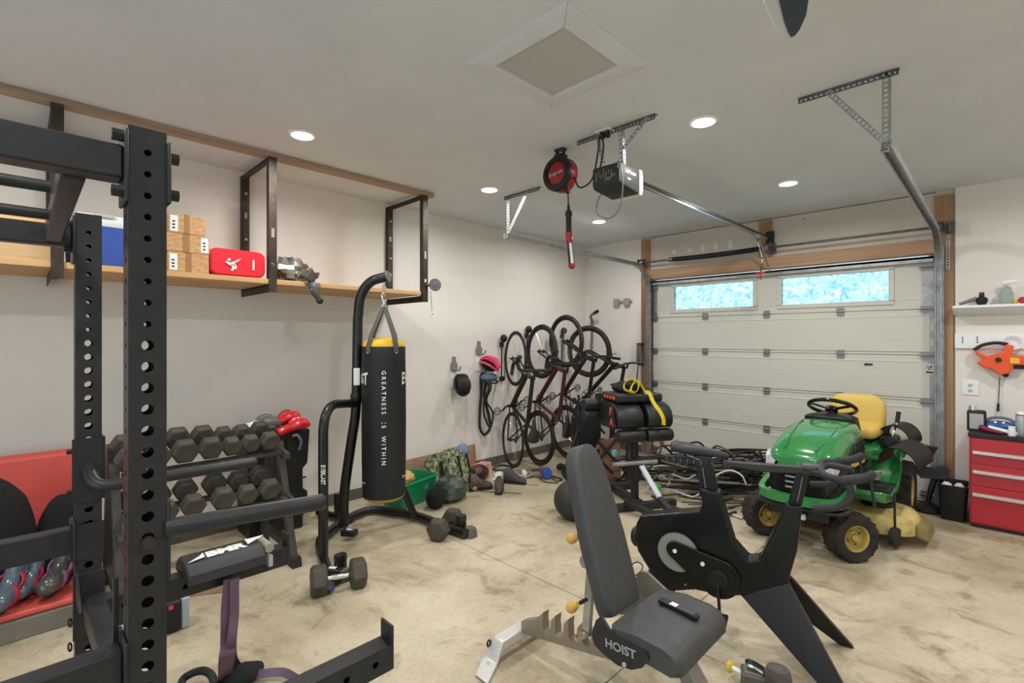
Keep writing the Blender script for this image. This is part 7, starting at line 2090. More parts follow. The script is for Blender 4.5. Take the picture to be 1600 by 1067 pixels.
MB().cyl(gl(-0.27, 0.02, z), gl(0.19, 0.02, z), 0.022, n=14).build('cross_bar', M_['galv'], gb)
MB().beam(gl(-0.02, -0.06, 0.42), gl(0.03, -0.34, 0.16), 0.05, 0.022).build('index_plate', mat('plate_pale', (206, 212, 222), 0.35, 0.3), gb, bevel=0.003)
MB().beam(gl(0.02, -0.30, 0.19), gl(0.06, -0.62, 0.03), 0.055, 0.05).build('brace_leg', BP, gb, bevel=0.005)
MB().beam(gl(-0.18, -0.05, 0.10), gl(0.02, -0.45, 0.04), 0.06, 0.05).build('brace_leg', BP, gb, bevel=0.005)
MB().cyl(gl(0.05, -0.12, 0.24), gl(0.08, -0.20, 0.24), 0.034, n=18).build('adjusting_knob', mat('knob_green', (44, 172, 74), 0.4), gb, bevel=0.006)
MB().cyl(gl(0.02, -0.10, 0.24), gl(0.05, -0.12, 0.24), 0.012, n=10).build('knob_stem', M_['chrome'], gb)
# foot rollers on the wall side
for z in (0.95, 0.84):
    MB().cyl(gl(-0.42, 0.36, z), gl(-0.10, 0.36, z), 0.062, n=20).build('foot_roller', GV, gb, bevel=0.012)
MB().beam(gl(-0.26, 0.36, 0.80), gl(-0.26, 0.36, 1.06), 0.05, 0.05).beam(gl(-0.26, 0.36, 0.98), gl(0.0, 0.14, 0.98), 0.05, 0.05).build('roller_arm', BP, gb, bevel=0.004)
o = crumple(MB(), gl(-0.02, 0.19, 1.128), (0.17, 0.12, 0.062), 18, 10, 0.22, 71, 0.25).build('belt_bundle', M_['black_fabric'])
tag(o, 'crumpled black belt bundle lying on the top pad of the gym bench', 'belt')
ys = mk('strap_yellow', (236, 210, 62), 0.55, rgb2=(216, 186, 50), scale=12)
st_ = gl(-0.02, -0.015, 1.13)
t = thing('yellow_strap', 'bright yellow webbing strap draped over the black split pads', 'strap', st_)
loop_ = [gl(-0.09, -0.005, 1.10), gl(-0.15, 0.02, 1.13), gl(-0.13, 0.05, 1.19), gl(-0.04, 0.07, 1.215), gl(0.0, 0.03, 1.17), gl(-0.05, -0.01, 1.10), gl(-0.10, 0.0, 1.12), gl(-0.02, 0.05, 1.20), gl(0.03, 0.02, 1.15), gl(0.05, -0.005, 1.10)]
pts = [gl(0.05, -0.005, 1.10), gl(0.085, -0.022, 1.09), gl(0.11, -0.05, 1.01), gl(0.15, -0.095, 0.93), gl(0.18, -0.108, 0.86), gl(0.185, -0.108, 0.80)]
MB().strap(smooth_path(loop_, 6), 0.036, 0.004, up=(math.cos(GA), math.sin(GA), 0.3), fixed=False).build('webbing', ys, t)
MB().strap(smooth_path(pts, 6), 0.034, 0.004, up=yv, fixed=False).build('webbing', ys, t)
MB().strap([pts[-2] + yv * -0.004 + Vector((0, 0, 0.02)), pts[-1] + yv * -0.004], 0.045, 0.006, up=(math.cos(GA), math.sin(GA), 0.0)).build('end_loop', ys, t)

# ------------------------------------------------------------ folded cart behind the bench
q = W(948, 735, Z=0)
fc = thing('folded_cart', 'folded black cart frame with tan panels leaning behind the gym bench', 'cart', (q.x, q.y, 0))
c0 = W(938, 650, T=5.6); 
tp = mk('panel_tan', (150, 108, 82), 0.7, rgb2=(124, 84, 62), scale=6)
n_ = Vector((0.71, -0.70, 0.0)); u_ = Vector((0.70, 0.71, 0)); 
o_ = Vector((W(950, 700, T=5.55).x, W(950, 700, T=5.55).y, 0))
def CP(a, z, k=0.0): return o_ + u_ * a + n_ * k + Vector((0, 0, z))
MB().prism([(-0.10, 0.04), (0.14, 0.03), (0.13, 0.50), (-0.10, 0.46)], o_, u_, (0, 0.0, 1), 0.02).build('panel', tp, fc)
MB().prism([(-0.44, 0.10), (-0.22, 0.06), (-0.20, 0.46), (-0.40, 0.50)], o_ + n_ * -0.08, u_, (0, 0, 1), 0.02).build('panel', mat('panel_wine', (92, 36, 40), 0.7), fc)
for a0, z0, a1, z1 in ((-0.30, 0.02, 0.20, 0.62), (-0.25, 0.60, 0.24, 0.06), (-0.40, 0.55, 0.05, 0.10), (-0.40, 0.05, -0.1, 0.70), (-0.2, 0.02, -0.2, 0.85), (0.20, 0.02, 0.22, 0.70), (-0.40, 0.72, 0.1, 0.72)):
    MB().tube([CP(a0, z0, 0.03), CP(a1, z1, 0.03)], 0.016, 10).build('frame_tube', BP, fc)
for a in (-0.42, 0.12):
    MB().torus(CP(a, 0.105, -0.03), 0.085, 0.02, n_, n=28, m=8).build('wheel', M_['tire_rubber'], fc)
crumple(MB(), CP(-0.24, 0.62, -0.02), (0.16, 0.17, 0.30), 16, 10, 0.10, 91).build('fabric_body', M_['black_fabric'], fc)
for a0, z0, a1, z1 in ((-0.40, 0.95, -0.05, 0.55), (-0.42, 0.40, -0.2, 1.0), (-0.36, 0.30, -0.34, 0.98), (0.0, 0.95, -0.35, 0.60)):
    MB().tube([CP(a0, z0, 0.10), CP(a1, z1, 0.06)], 0.014, 10).build('frame_tube', BP, fc)
o = MB().ball(W(961, 708, T=4.95), 0.038, 14, 10)
o = o.build('blue_ball', mat('ball_blue', (120, 176, 200), 0.5), fc)

# ------------------------------------------------------------ heap of rods and cables by the door
rn = random.Random(21)
hc = W(1100, 772, Z=0)
RM = [mk('rod_black', (32, 30, 29), 0.5), mk('rod_brown', (64, 52, 44), 0.7), mk('rod_grey', (120, 116, 108), 0.45, 0.4)]
def seg_gap(p, q, a, b):
    cr = lambda o, u, v: (u[0] - o[0]) * (v[1] - o[1]) - (u[1] - o[1]) * (v[0] - o[0])
    if cr(p, q, a) * cr(p, q, b) < 0 and cr(a, b, p) * cr(a, b, q) < 0: return 0.0
    def pd(x, s, e):
        dx, dy = e[0] - s[0], e[1] - s[1]
        t = max(0, min(1, ((x[0] - s[0]) * dx + (x[1] - s[1]) * dy) / (dx * dx + dy * dy + 1e-12)))
        return math.hypot(x[0] - s[0] - t * dx, x[1] - s[1] - t * dy)
    return min(pd(a, p, q), pd(b, p, q), pd(p, a, b), pd(q, a, b))
keep_off = [(gl(0, 0, 0), gl(0, 0.62, 0), 0.07), (gl(-0.36, -0.02, 0), gl(0.37, -0.02, 0), 0.07), (gl(-0.31, 0.6, 0), gl(0.31, 0.6, 0), 0.07), (gl(0.0, 0, 0), gl(0.07, -0.64, 0), 0.08), (gl(-0.2, 0, 0), gl(0.03, -0.47, 0), 0.08),
            (Vector((-1.50, 4.20, 0)), Vector((-1.28, 4.50, 0)), 0.16), (Vector((-1.55, 5.3, 0)), Vector((-1.55, 6.0, 0)), 0.10), (Vector((-1.62, 4.6, 0)), Vector((-1.62, 5.4, 0)), 0.06), (Vector((-1.75, 6.17, 0)), Vector((-3.4, 6.17, 0)), 0.04)]
laid = []
for k in range(128):
    best = None
    bent = k % 5 in (1, 3)
    thick = rn.random() < 0.22
    r_ = (0.014 if not bent else 0.012) if thick else rn.choice((0.0065, 0.008, 0.010))
    for c_ in range(16):
        L = rn.uniform(0.5, 1.3)
        a = math.radians(rn.gauss(42, 24))
        rx, ry = max(-1.15, min(1.05, rn.gauss(0, 0.50))), max(-0.65, min(0.7, rn.gauss(0, 0.30)))
        c = Vector((hc.x + 0.74 * rx + 0.06, hc.y + 0.24 * rx + ry + 0.26, 0))
        u_, w_ = Vector((math.cos(a), math.sin(a), 0)), Vector((-math.sin(a), math.cos(a), 0))
        pts = [c - u_ * L / 2, c + u_ * L / 2]
        if bent:
            b1, b2 = rn.uniform(-0.16, 0.16), rn.uniform(-0.16, 0.16)
            pts = smooth_path([pts[0], c - u_ * L / 6 + w_ * b1, c + u_ * L / 6 + w_ * b2, pts[1]], 4)
        lo_xy = (min(p.x for p in pts) - 0.03, min(p.y for p in pts) - 0.03); hi_xy = (max(p.x for p in pts) + 0.03, max(p.y for p in pts) + 0.03)
        if hi_xy[0] > -1.58 or hi_xy[1] > 6.19: continue
        segs = list(zip(pts, pts[1:]))
        if any(seg_gap(p, q, g[0], g[1]) < g[2] for p, q in segs for g in keep_off): continue
        z = r_ + 0.001
        for s2, r2, z2, l2, h2 in laid:
            if l2[0] > hi_xy[0] or h2[0] < lo_xy[0] or l2[1] > hi_xy[1] or h2[1] < lo_xy[1] or z2 + r_ + r2 < z: continue
            if any(seg_gap(p, q, a2, b2) < r_ + r2 + 0.002 for p, q in segs for a2, b2 in s2): z = z2 + r_ + r2 + 0.0015
        cost = z + 0.10 * abs(rx) + 0.08 * abs(ry)
        if best is None or cost < best[0]: best = (cost, pts, segs, z, lo_xy, hi_xy)
    if best is None: continue
    _, pts, segs, z, lo_xy, hi_xy = best
    laid.append((segs, r_, z, lo_xy, hi_xy))
    col = 0 if rn.random() < 0.62 else rn.choice((1, 2))
    nm = 'metal_rod' if not bent else 'bent_hose'
    o = MB().tube([p + Vector((0, 0, z)) for p in pts], r_, 8).build(nm, RM[col])
    cw = ('black', 'brown', 'grey')[col]
    tag(o, ('thick ' if thick else 'thin ') + cw + (' bent hose' if bent else ' straight rod') + ' in the tangled heap between the gym bench and tractor', 'hose' if bent else 'rod', ('thick ' if thick else 'thin ') + cw + (' hoses' if bent else ' rods') + ' in the heap')
def hcable(label, pts, r, m, nm='loose_cable'):
    o = MB().tube(smooth_path(pts, 8), r, 8).build(nm, m)
    return tag(o, label, 'cable')
for k in range(9):
    a = math.radians(rn.gauss(45, 35)); L = rn.uniform(0.5, 0.9)
    c = Vector((hc.x + rn.uniform(-0.55, 0.45), hc.y + rn.uniform(-0.15, 0.55), 0))
    u_ = Vector((math.cos(a), math.sin(a), 0)); w_ = Vector((-math.sin(a), math.cos(a), 0))
    h_ = rn.uniform(0.30, 0.46)
    pts = [c - u_ * L / 2 + Vector((0, 0, 0.16)), c - u_ * L / 4 + w_ * rn.uniform(-0.1, 0.1) + Vector((0, 0, h_ * 0.9)), c + w_ * rn.uniform(-0.1, 0.1) + Vector((0, 0, h_)), c + u_ * L / 4 + w_ * rn.uniform(-0.12, 0.12) + Vector((0, 0, h_ * 0.75)), c + u_ * L / 2 + Vector((0, 0, 0.15))]
    for q in pts: q.x = min(q.x, -1.62); q.y = min(q.y, 6.1)
    dark = k % 3 != 2
    hcable(('black' if dark else 'grey') + ' stiff cable arching loosely over the top of the rod heap', pts, rn.choice((0.007, 0.009, 0.011)), RM[0 if dark else 2])['group'] = ('black' if dark else 'grey') + ' cables arching over the heap'
white_c = mat('cable_pale', (198, 194, 184), 0.5)
YF = 4.62
hcable('pale cable curving across the front of the rod heap', [W(1000, 731, Y=YF), W(1010, 748, Y=YF), W(1032, 760, Y=YF), W(1062, 770, Y=YF), W(1082, 776, Y=YF), W(1092, 772, Y=YF)], 0.009, white_c)
hcable('pale cable looped beside the green knob of the gym bench', [W(1005, 722, Y=YF), W(1008, 742, Y=YF), W(1016, 756, Y=YF), W(1036, 764, Y=YF), W(1046, 752, Y=YF + 0.1), W(1032, 742, Y=YF + 0.1)], 0.007, white_c)
hcable('second pale cable lying over the middle of the heap', [W(1028, 745, Y=YF + 0.05), W(1048, 741, Y=YF + 0.05), W(1072, 748, Y=YF + 0.05), W(1086, 742, Y=YF + 0.05)], 0.007, white_c)
hcable('pale cable at the tractor end of the heap', [W(1118, 742, Y=YF), W(1140, 735, Y=YF), W(1158, 742, Y=YF), W(1166, 756, Y=YF)], 0.008, white_c)
hcable('black cable standing up in a tall loop against the door', [W(1172, 735, Z=0.25), W(1170, 712, Y=5.5), W(1176, 703, Y=5.5), W(1187, 706, Y=5.5), W(1193, 725, Y=5.5), W(1196, 742, Z=0.2)], 0.009, M_['black_rubber'])
hcable('black cable arched over the back of the heap near the bench pads', [W(1030, 716, Y=5.2), W(1024, 704, Y=5.2), W(1040, 696, Y=5.3), W(1062, 700, Y=5.3), W(1075, 712, Z=0.3)], 0.009, M_['black_rubber'])
hcable('dark grey cable arched over the heap behind the bike saddle', [W(1105, 712, Y=5.4), W(1118, 697, Y=5.4), W(1135, 703, Y=5.4), W(1150, 716, Y=5.3), W(1160, 735, Z=0.25)], 0.010, mat('cable_dgrey', (70, 66, 60), 0.6))
hcable('brown hose lying along the floor side of the heap', [W(1020, 775, Z=0.02), W(1045, 790, Z=0.02), W(1085, 800, Z=0.02), W(1120, 806, Z=0.02), W(1150, 800, Z=0.03)], 0.013, RM[1], 'loose_hose')
hcable('pale rod lying on the floor at the tractor end of the heap', [W(1130, 798, Z=0.015), W(1160, 810, Z=0.015)], 0.012, white_c, 'loose_rod')
p = W(1032, 692, Y=6.12)
o = MB().ball((p.x, 6.16, p.z), (0.04, 0.03, 0.02), 12, 8).build('door_reflector', mat('refl_red', (150, 36, 40), 0.3), None)
tag(o, 'small dark red reflector on the garage door behind the heap', 'reflector')

# ------------------------------------------------------------ smart exercise bike
EO = Vector((-0.50, 2.80, 0)); EA = Vector((0.966, 0.259, 0)); EN = Vector((0.259, -0.966, 0))
eb = thing('exercise_bike', 'black angular exercise bike with a grey flywheel disc', 'exercise bike', (-1.1, 2.65, 0), math.atan2(EA.y, EA.x))
def E2(px, py):
    p = WP(px, py, EO, EN) - EO
    return (p.dot(EA), p.z)
def E3(px, py, k=0.0): return WP(px, py, EO, EN) + EN * k
EBM = mk('bike_black', (13, 13, 14), 0.33, coat=0.12, spec=0.35)
TH = 0.105
outline = [(1001, 806), (1094, 799), (1097, 786), (1092, 762), (1123, 770), (1147, 850), (1170, 876), (1187, 874), (1230, 789), (1254, 792), (1246, 861), (1231, 913), (1206, 946), (1180, 950), (1158, 931), (1136, 933), (1085, 922), (1040, 925), (1016, 894), (996, 861), (991, 839), (994, 818)]
MB().prism([E2(*q) for q in outline], EO - EN * TH, EA, (0, 0, 1), TH).build('body', EBM, eb, bevel=0.012, seg=3)
# flywheel disc, crank cover, crank
fc0 = E3(1059, 862); fr_ = (E3(1090, 858) - fc0).length
MB().lathe([(0.0, 0.0), (fr_, 0.0), (fr_, 0.004), (fr_ * 0.96, 0.008), (0.0, 0.009)], fc0, EN, n=48).build('flywheel_disc', mat('disc_silver', (150, 152, 148), 0.45, 0.3), eb)
MB().lathe([(fr_ * 1.0, 0.0), (fr_ * 1.06, 0.0), (fr_ * 1.06, 0.012), (fr_ * 1.0, 0.012)], fc0, EN, n=48, closed=True).build('disc_rim', EBM, eb)
def cover_poly(c0, r0, c1, r1, n=14):
    c0, c1 = Vector(c0), Vector(c1); d = (c1 - c0); a = math.atan2(d.y, d.x)
    return [(c0.x + r0 * math.cos(a + PI / 2 + PI * k / n), c0.y + r0 * math.sin(a + PI / 2 + PI * k / n)) for k in range(n + 1)] + [(c1.x + r1 * math.cos(a - PI / 2 + PI * k / n), c1.y + r1 * math.sin(a - PI / 2 + PI * k / n)) for k in range(n + 1)]
ca, cb = E2(1056, 857), E2(1124, 902)
MB().prism(cover_poly(ca, 0.048, cb, 0.105), EO + EN * 0.0095, EA, (0, 0, 1), 0.016).build('crank_cover', EBM, eb, bevel=0.005)
for px, py in ((1056, 858), (1099, 878)):
    MB().cyl(E3(px, py, 0.025), E3(px, py, 0.031), 0.011, n=16).build('cap_bolt', M_['vinyl_white'], eb)
for k, (px, py) in enumerate(((1071, 913), (1083, 921))):
    MB().cyl(E3(px, py, 0.0), E3(px, py, 0.004), 0.005, n=10).build('screw', M_['galv'], eb)
cc = E3(1123, 902, 0.025)
MB().lathe([(0.0, 0.0), (0.052, 0.0), (0.050, 0.01), (0.030, 0.014), (0.028, 0.03), (0.0, 0.03)], cc, EN, n=28).build('bottom_bracket', M_['black_plastic'], eb)
ce = cc + Vector((0, 0, -0.165)) + EA * 0.01 + EN * 0.02
MB().beam(cc + EN * 0.022, ce, 0.014, 0.03, up=EN).build('crank_arm', M_['black_plastic'], eb, bevel=0.005)
MB().box(ce + EN * 0.06, (0.09, 0.09, 0.022), rz=math.atan2(EA.y, EA.x)).build('pedal', M_['black_plastic'], eb, bevel=0.006)
cf = cc - EN * (TH + 0.05) + Vector((0, 0, 0.165))
MB().beam(cc - EN * (TH + 0.05), cf, 0.014, 0.03, up=EN).build('crank_arm', M_['black_plastic'], eb, bevel=0.005)
MB().box(cf - EN * 0.06, (0.09, 0.09, 0.022), rz=math.atan2(EA.y, EA.x)).build('pedal', M_['black_plastic'], eb, bevel=0.006)
# the two front legs of the A-frame and the rear legs
nf, ff = Vector((-0.452, 2.50, 0)), W(1324, 1012, Z=0)
def leg(a0, a1, foot, w=0.03):
    """tapered slab from the body corner a0-a1 down to a foot"""
    d = Vector((foot.x, foot.y, 0))
    ring0 = [a0, a1, a1 - EN * w, a0 - EN * w]
    f0, f1 = d - EA * 0.035, d + EA * 0.03
    ring1 = [f0 + Vector((0, 0, 0.004)), f1 + Vector((0, 0, 0.004)), f1 - EN * w + Vector((0, 0, 0.004)), f0 - EN * w + Vector((0, 0, 0.004))]
    MB().loft([ring0, ring1]).build('front_leg', EBM, eb, bevel=0.005)
leg(E3(1157, 930), E3(1232, 911), nf, 0.04)
leg(E3(1185, 925, -TH * 0.7), E3(1232, 908, -TH * 0.7), ff, 0.035)
rf0 = E3(1030, 905); 
for s in (-1, 1):
    foot = Vector((rf0.x, rf0.y, 0)) + EN * (0.20 * s - 0.05) - EA * 0.12
    a0 = E3(1012, 892, -0.02 if s > 0 else -TH + 0.03); a1 = E3(1060, 920, -0.02 if s > 0 else -TH + 0.03)
    ring0 = [a0, a1, a1 - EN * 0.03, a0 - EN * 0.03]
    MB().loft([ring0, [foot + Vector((0, 0, 0.004)) - EA * 0.03, foot + EA * 0.03 + Vector((0, 0, 0.004)), foot + EA * 0.03 - EN * 0.03 + Vector((0, 0, 0.004)), foot - EA * 0.03 - EN * 0.03 + Vector((0, 0, 0.004))]]).build('rear_leg', EBM, eb, bevel=0.005)
MB().ball(E3(992, 842, -0.05), (0.035, 0.05, 0.06), 14, 10).build('rear_cap', M_['black_plastic'], eb)
# seat mast, slide, saddle
mid = -TH / 2
def slab(name, pts, k0, k1, m=None, bev=0.004):
    return MB().prism([E2(*q) for q in pts], EO + EN * k1, EA, (0, 0, 1), k0 - k1 if k0 > k1 else k1 - k0).build(name, m or EBM, eb, bevel=bev)
def slabc(name, pts, w, m=None, bev=0.004):
    return MB().prism([E2(*q) for q in pts], EO + EN * (mid - w / 2), EA, (0, 0, 1), w).build(name, m or EBM, eb, bevel=bev)
slabc('seat_mast', [(1093, 764), (1120, 770), (1111, 728), (1085, 726)], 0.05)
MB().beam(E3(1102, 766, mid + 0.027), E3(1097, 732, mid + 0.027), 0.004, 0.02, up=EN).build('scale_strip', M_['grey_plastic'], eb)
slabc('seat_slide', [(1034, 713), (1107, 721), (1108, 731), (1036, 722)], 0.045, M_['black_plastic'])
for k in range(12): 
    px = 1040 + 5.4 * k
    MB().beam(E3(px, 714.5 + 0.11 * (px - 1034), mid + 0.024), E3(px, 721 + 0.11 * (px - 1034), mid + 0.024), 0.004, 0.004).build('slide_notch', M_['grey_plastic'], eb) if k % 2 == 0 else None
s0 = E3(1090, 707, mid)
R = []
for f, w_, hh, dz in ((-0.150, 0.03, 0.020, 0.012), (-0.135, 0.068, 0.030, 0.012), (-0.07, 0.070, 0.032, 0.006), (0.0, 0.036, 0.028, 0.0), (0.09, 0.022, 0.024, -0.008), (0.14, 0.016, 0.018, -0.014), (0.152, 0.006, 0.008, -0.016)):
    c = s0 + EA * f + Vector((0, 0, dz))
    R.append([c + EN * w_ * math.cos(2 * PI * k / 14) + Vector((0, 0, hh * math.sin(2 * PI * k / 14))) for k in range(14)])
MB().loft(R).build('saddle', M_['vinyl_black'], eb, angle=60)
for s in (-1, 1): MB().tube([s0 + EN * 0.022 * s + EA * -0.09 + Vector((0, 0, -0.012)), s0 + EN * 0.022 * s + Vector((0, 0, -0.045)), s0 + EN * 0.012 * s + EA * 0.10 + Vector((0, 0, -0.02))], 0.004, 6).build('saddle_rail', M_['chrome'], eb)
slabc('saddle_clamp', [(1080, 712), (1112, 716), (1106, 730), (1086, 728)], 0.05, M_['black_plastic'])
# handlebar column, slide, bars
slabc('bar_mast', [(1231, 790), (1253, 793), (1266, 742), (1246, 738)], 0.05)
MB().beam(E3(1246, 785, mid + 0.027), E3(1254, 748, mid + 0.027), 0.004, 0.015, up=EN).build('scale_strip', M_['grey_plastic'], eb)
slabc('bar_slide', [(1128, 723), (1262, 733), (1266, 744), (1190, 739), (1128, 729)], 0.05, mat('slide_brown', (40, 37, 35), 0.4))
hb_ = E3(1264, 733, mid)
MB().loft([[hb_ + EA * a + EN * q[0] + Vector((0, 0, q[1])) for q in round_poly(w_, 0.03, 0.012, 3)] for a, w_ in ((-0.03, 0.06), (0.0, 0.075), (0.05, 0.06), (0.07, 0.04))]).build('stem', mat('stem_grey', (64, 64, 66), 0.4), eb, bevel=0.003)
rub = mk('bar_tape', (44, 44, 44), 0.7)
pts = []
for s in (1, -1):
    half = [hb_ + EA * 0.05, hb_ + EA * 0.055 + EN * s * 0.16, hb_ + EA * 0.13 + EN * s * 0.20, hb_ + EA * 0.17 + EN * s * 0.205 + Vector((0, 0, -0.05)), hb_ + EA * 0.12 + EN * s * 0.21 + Vector((0, 0, -0.125)), hb_ + EA * 0.01 + EN * s * 0.215 + Vector((0, 0, -0.14))]
    h_ = fillet(half, 0.06, 5)
    pts = (pts[::-1] + h_[1:]) if pts else h_
hbar = MB().tube(pts, 0.0165, 12).build('handlebar', rub, eb)
for s in (1, -1):
    q = hb_ + EA * 0.145 + EN * s * 0.203
    MB().tube(smooth_path([q + EA * -0.02, q + EA * 0.04 + Vector((0, 0, 0.012)), q + EA * 0.085 + Vector((0, 0, 0.035)), q + EA * 0.095 + Vector((0, 0, 0.055))], 4), [0.02, 0.021, 0.022, 0.022, 0.021, 0.02, 0.02, 0.02, 0.02, 0.019, 0.018, 0.016, 0.012], 12).build('brake_hood', rub, hbar)
    MB().beam(q + EA * 0.085 + Vector((0, 0, 0.02)), q + EA * 0.10 + Vector((0, 0, -0.10)), 0.02, 0.012, up=EA).build('shift_lever', M_['black_plastic'], hbar, bevel=0.003)
tb_ = E3(1330, 775, 0.10)
MB().tube([hb_ + EA * 0.05, hb_ + EA * 0.09 + Vector((0, 0, 0.02)), hb_ + EA * 0.18 + EN * 0.05 + Vector((0, 0, 0.02))], 0.016, 10).build('rest_bar', rub, eb)

# ------------------------------------------------------------ adjustable weight bench nearest the camera
hbx = thing('weight_bench', 'dark grey adjustable weight bench with a raised backrest near the camera', 'weight bench', (-1.1, 1.88, 0))
UP = mk('bench_vinyl', (66, 66, 66), 0.5, bump=0.12, bscale=300, rgb2=(60, 60, 60), scale=20)
SV = mk('bench_silver', (176, 172, 160), 0.35, 0.55, rgb2=(150, 146, 136), scale=14)
# backrest: thick tapered pad
bd_ = Vector((-0.195, 0.0, 0.504)).normalized()
lo_ = Vector((-1.150, 1.885, 0.44)); hgt_ = 0.71
nb = Vector((bd_.z, 0, -bd_.x))       # faces the seat side
R = []
for f, w_, sh in ((0.0, 0.115, 0), (0.05, 0.125, 0), (0.4, 0.132, 0.0), (0.72, 0.118, 0.01), (0.86, 0.105, 0.015), (0.94, 0.085, 0.02), (0.985, 0.055, 0.022), (1.0, 0.022, 0.024)):
    c = lo_ + bd_ * hgt_ * f + Vector((0, 0.045 * f - 0.02, 0))
    ring = []
    for q in round_poly(w_ * 2, 0.085, 0.024, 4):
        ring.append(c + Vector((0, q[0], 0)) + nb * (q[1] - 0.042))
    R.append(ring)
MB().loft(R).build('backrest', UP, hbx, angle=50)
MB().beam(lo_ - nb * 0.10 + bd_ * 0.0 + Vector((0, 0, 0)), lo_ - nb * 0.10 + bd_ * 0.5 + Vector((0, 0.03, 0)), 0.06, 0.03, up=(0, 1, 0)).build('backrest_frame', SV, hbx, bevel=0.004)
MB().box(lo_ - nb * 0.07 + bd_ * 0.42 + Vector((0, 0.13, 0)), (0.04, 0.03, 0.10)).build('backrest_bracket', M_['black_plastic'], hbx, bevel=0.008)
# seat: waterfall front edge, back tilted up a little
seat = [(-1.115, 0.455), (-1.00, 0.472), (-0.88, 0.468), (-0.835, 0.455), (-0.815, 0.425), (-0.815, 0.385), (-0.84, 0.37), (-1.10, 0.385), (-1.115, 0.40)]
R = []
for y, s_ in ((1.668, 0.90), (1.685, 0.985), (1.70, 1.0), (2.07, 1.0), (2.085, 0.985), (2.10, 0.90)):
    R.append([(-0.965 + (x + 0.965) * s_, y, 0.42 + (z - 0.42) * s_) for x, z in seat])
MB().loft(R).build('seat', UP, hbx, angle=50)
poly = []
for a, b_ in ((968, 960), (972, 938), (1000, 891), (1012, 894), (1052, 932), (1060, 960)):
    p = W(a, b_, Y=2.11); poly.append((p.x, p.z))
MB().prism(poly, (0, 2.106, 0), (1, 0, 0), (0, 0, 1), -0.016).build('side_plate', mat('plate_taupe', (112, 108, 98), 0.5), hbx, bevel=0.003)
# pivot plate with maker's lettering
PY = 1.662
c = W(975, 1000, Y=PY)
poly = []
for a, b_ in ((940, 962), (952, 982), (962, 994), (1012, 1020), (1013, 1032), (1004, 1043), (988, 1046), (966, 1039), (943, 1021), (929, 1006), (925, 990), (932, 968)):
    p = W(a, b_, Y=PY); poly.append((p.x, p.z))
MB().prism(poly, (0, PY - 0.004, 0), (1, 0, 0), (0, 0, 1), -0.012).build('pivot_plate', M_['black_paint'], hbx)
la, lb = W(938, 1002, Y=PY - 0.006), W(1002, 1030, Y=PY - 0.006)
ld_ = (lb - la).normalized()
text_obj('lettering', 'HOIST', 0.046, (la + lb) / 2 - Vector((ld_.z * -0.010, 0, ld_.x * 0.010)), ld_, Vector((-ld_.z, 0, ld_.x)), mat('hoist_grey', (150, 150, 150), 0.5), hbx, bold=0.0012, wx=1.06)
p = W(976, 1038, Y=PY - 0.006); MB().cyl(p, p + Vector((0, -0.006, 0)), 0.009, n=14).build('bolt', M_['grey_print'], hbx)
# main beam, front leg, rear foot
MB().beam((-0.86, 1.885, 0.33), (-1.22, 1.885, 0.30), 0.06, 0.08).build('main_beam', SV, hbx, bevel=0.005)
f0, f1 = Vector((-0.86, 1.80, 0.36)), W(1118, 1110, Z=0.05)
MB().beam(f0, Vector((-0.635, 1.80, 0.06)), 0.06, 0.075, up=(0, 1, 0)).build('front_leg', mat('leg_grey', (124, 120, 112), 0.45, 0.3), hbx, bevel=0.005)
ldv = (Vector((-0.635, 1.80, 0.06)) - f0).normalized(); lnn = ldv.cross(Vector((0, 1, 0))).normalized()
if lnn.z < 0: lnn = -lnn
pc_ = f0 + ldv * 0.14 + lnn * 0.0385
for k, (a0, a1, m) in enumerate(((-0.045, -0.018, mat('label_maroon', (128, 56, 48), 0.5)), (-0.018, 0.045, M_['grey_print']), (0.045, 0.07, bpy.data.materials['label_maroon']))):
    MB().beam(pc_ + ldv * a0, pc_ + ldv * a1, 0.05, 0.002, up=lnn).build('warning_label', m, hbx)
b = MB().beam(pc_ + ldv * -0.005 + lnn * 0.001, pc_ + ldv * 0.03 + lnn * 0.001 + Vector((0, 0.012, 0)), 0.012, 0.002, up=lnn); b.beam(pc_ + ldv * 0.01 + lnn * 0.001 + Vector((0, -0.014, 0)), pc_ + ldv * 0.02 + lnn * 0.001 + Vector((0, 0.014, 0)), 0.009, 0.002, up=lnn)
b.build('printed_figure', M_['black_plastic'], hbx)
MB().beam((-0.62, 1.55, 0.032), (-0.62, 2.12, 0.032), 0.06, 0.06).build('front_foot', SV, hbx, bevel=0.005)
r0, r1 = W(752, 1058, Z=0.02), W(845, 970, Z=0.02)
WS = mk('foot_white', (206, 204, 198), 0.3, 0.2)
MB().loft([[(r0.x + 0.045 * q[0], r0.y + q[1] * 0.02, 0.002 + (0.012 if q[2] else 0)) for q in ((-1, 0, 0), (1, 0, 0), (1, 0, 1), (-1, 0, 1))],
           [(-1.79 + 0.05 * q[0], r0.y + 0.11, 0.002 + (0.02 if q[2] else 0)) for q in ((-1, 0, 0), (1, 0, 0), (1, 0, 1), (-1, 0, 1))],
           [(-1.79 + 0.035 * q[0], 1.70, 0.05 + (0.05 if q[2] else 0)) for q in ((-1, 0, 0), (1, 0, 0), (1, 0, 1), (-1, 0, 1))],
           [(-1.79 + 0.035 * q[0], 1.98, 0.06 + (0.05 if q[2] else 0)) for q in ((-1, 0, 0), (1, 0, 0), (1, 0, 1), (-1, 0, 1))],
           [(-1.79 + 0.03 * q[0], 2.07, 0.02 + (0.04 if q[2] else 0)) for q in ((-1, 0, 0), (1, 0, 0), (1, 0, 1), (-1, 0, 1))]]).build('rear_foot', WS, hbx, bevel=0.008, seg=3)
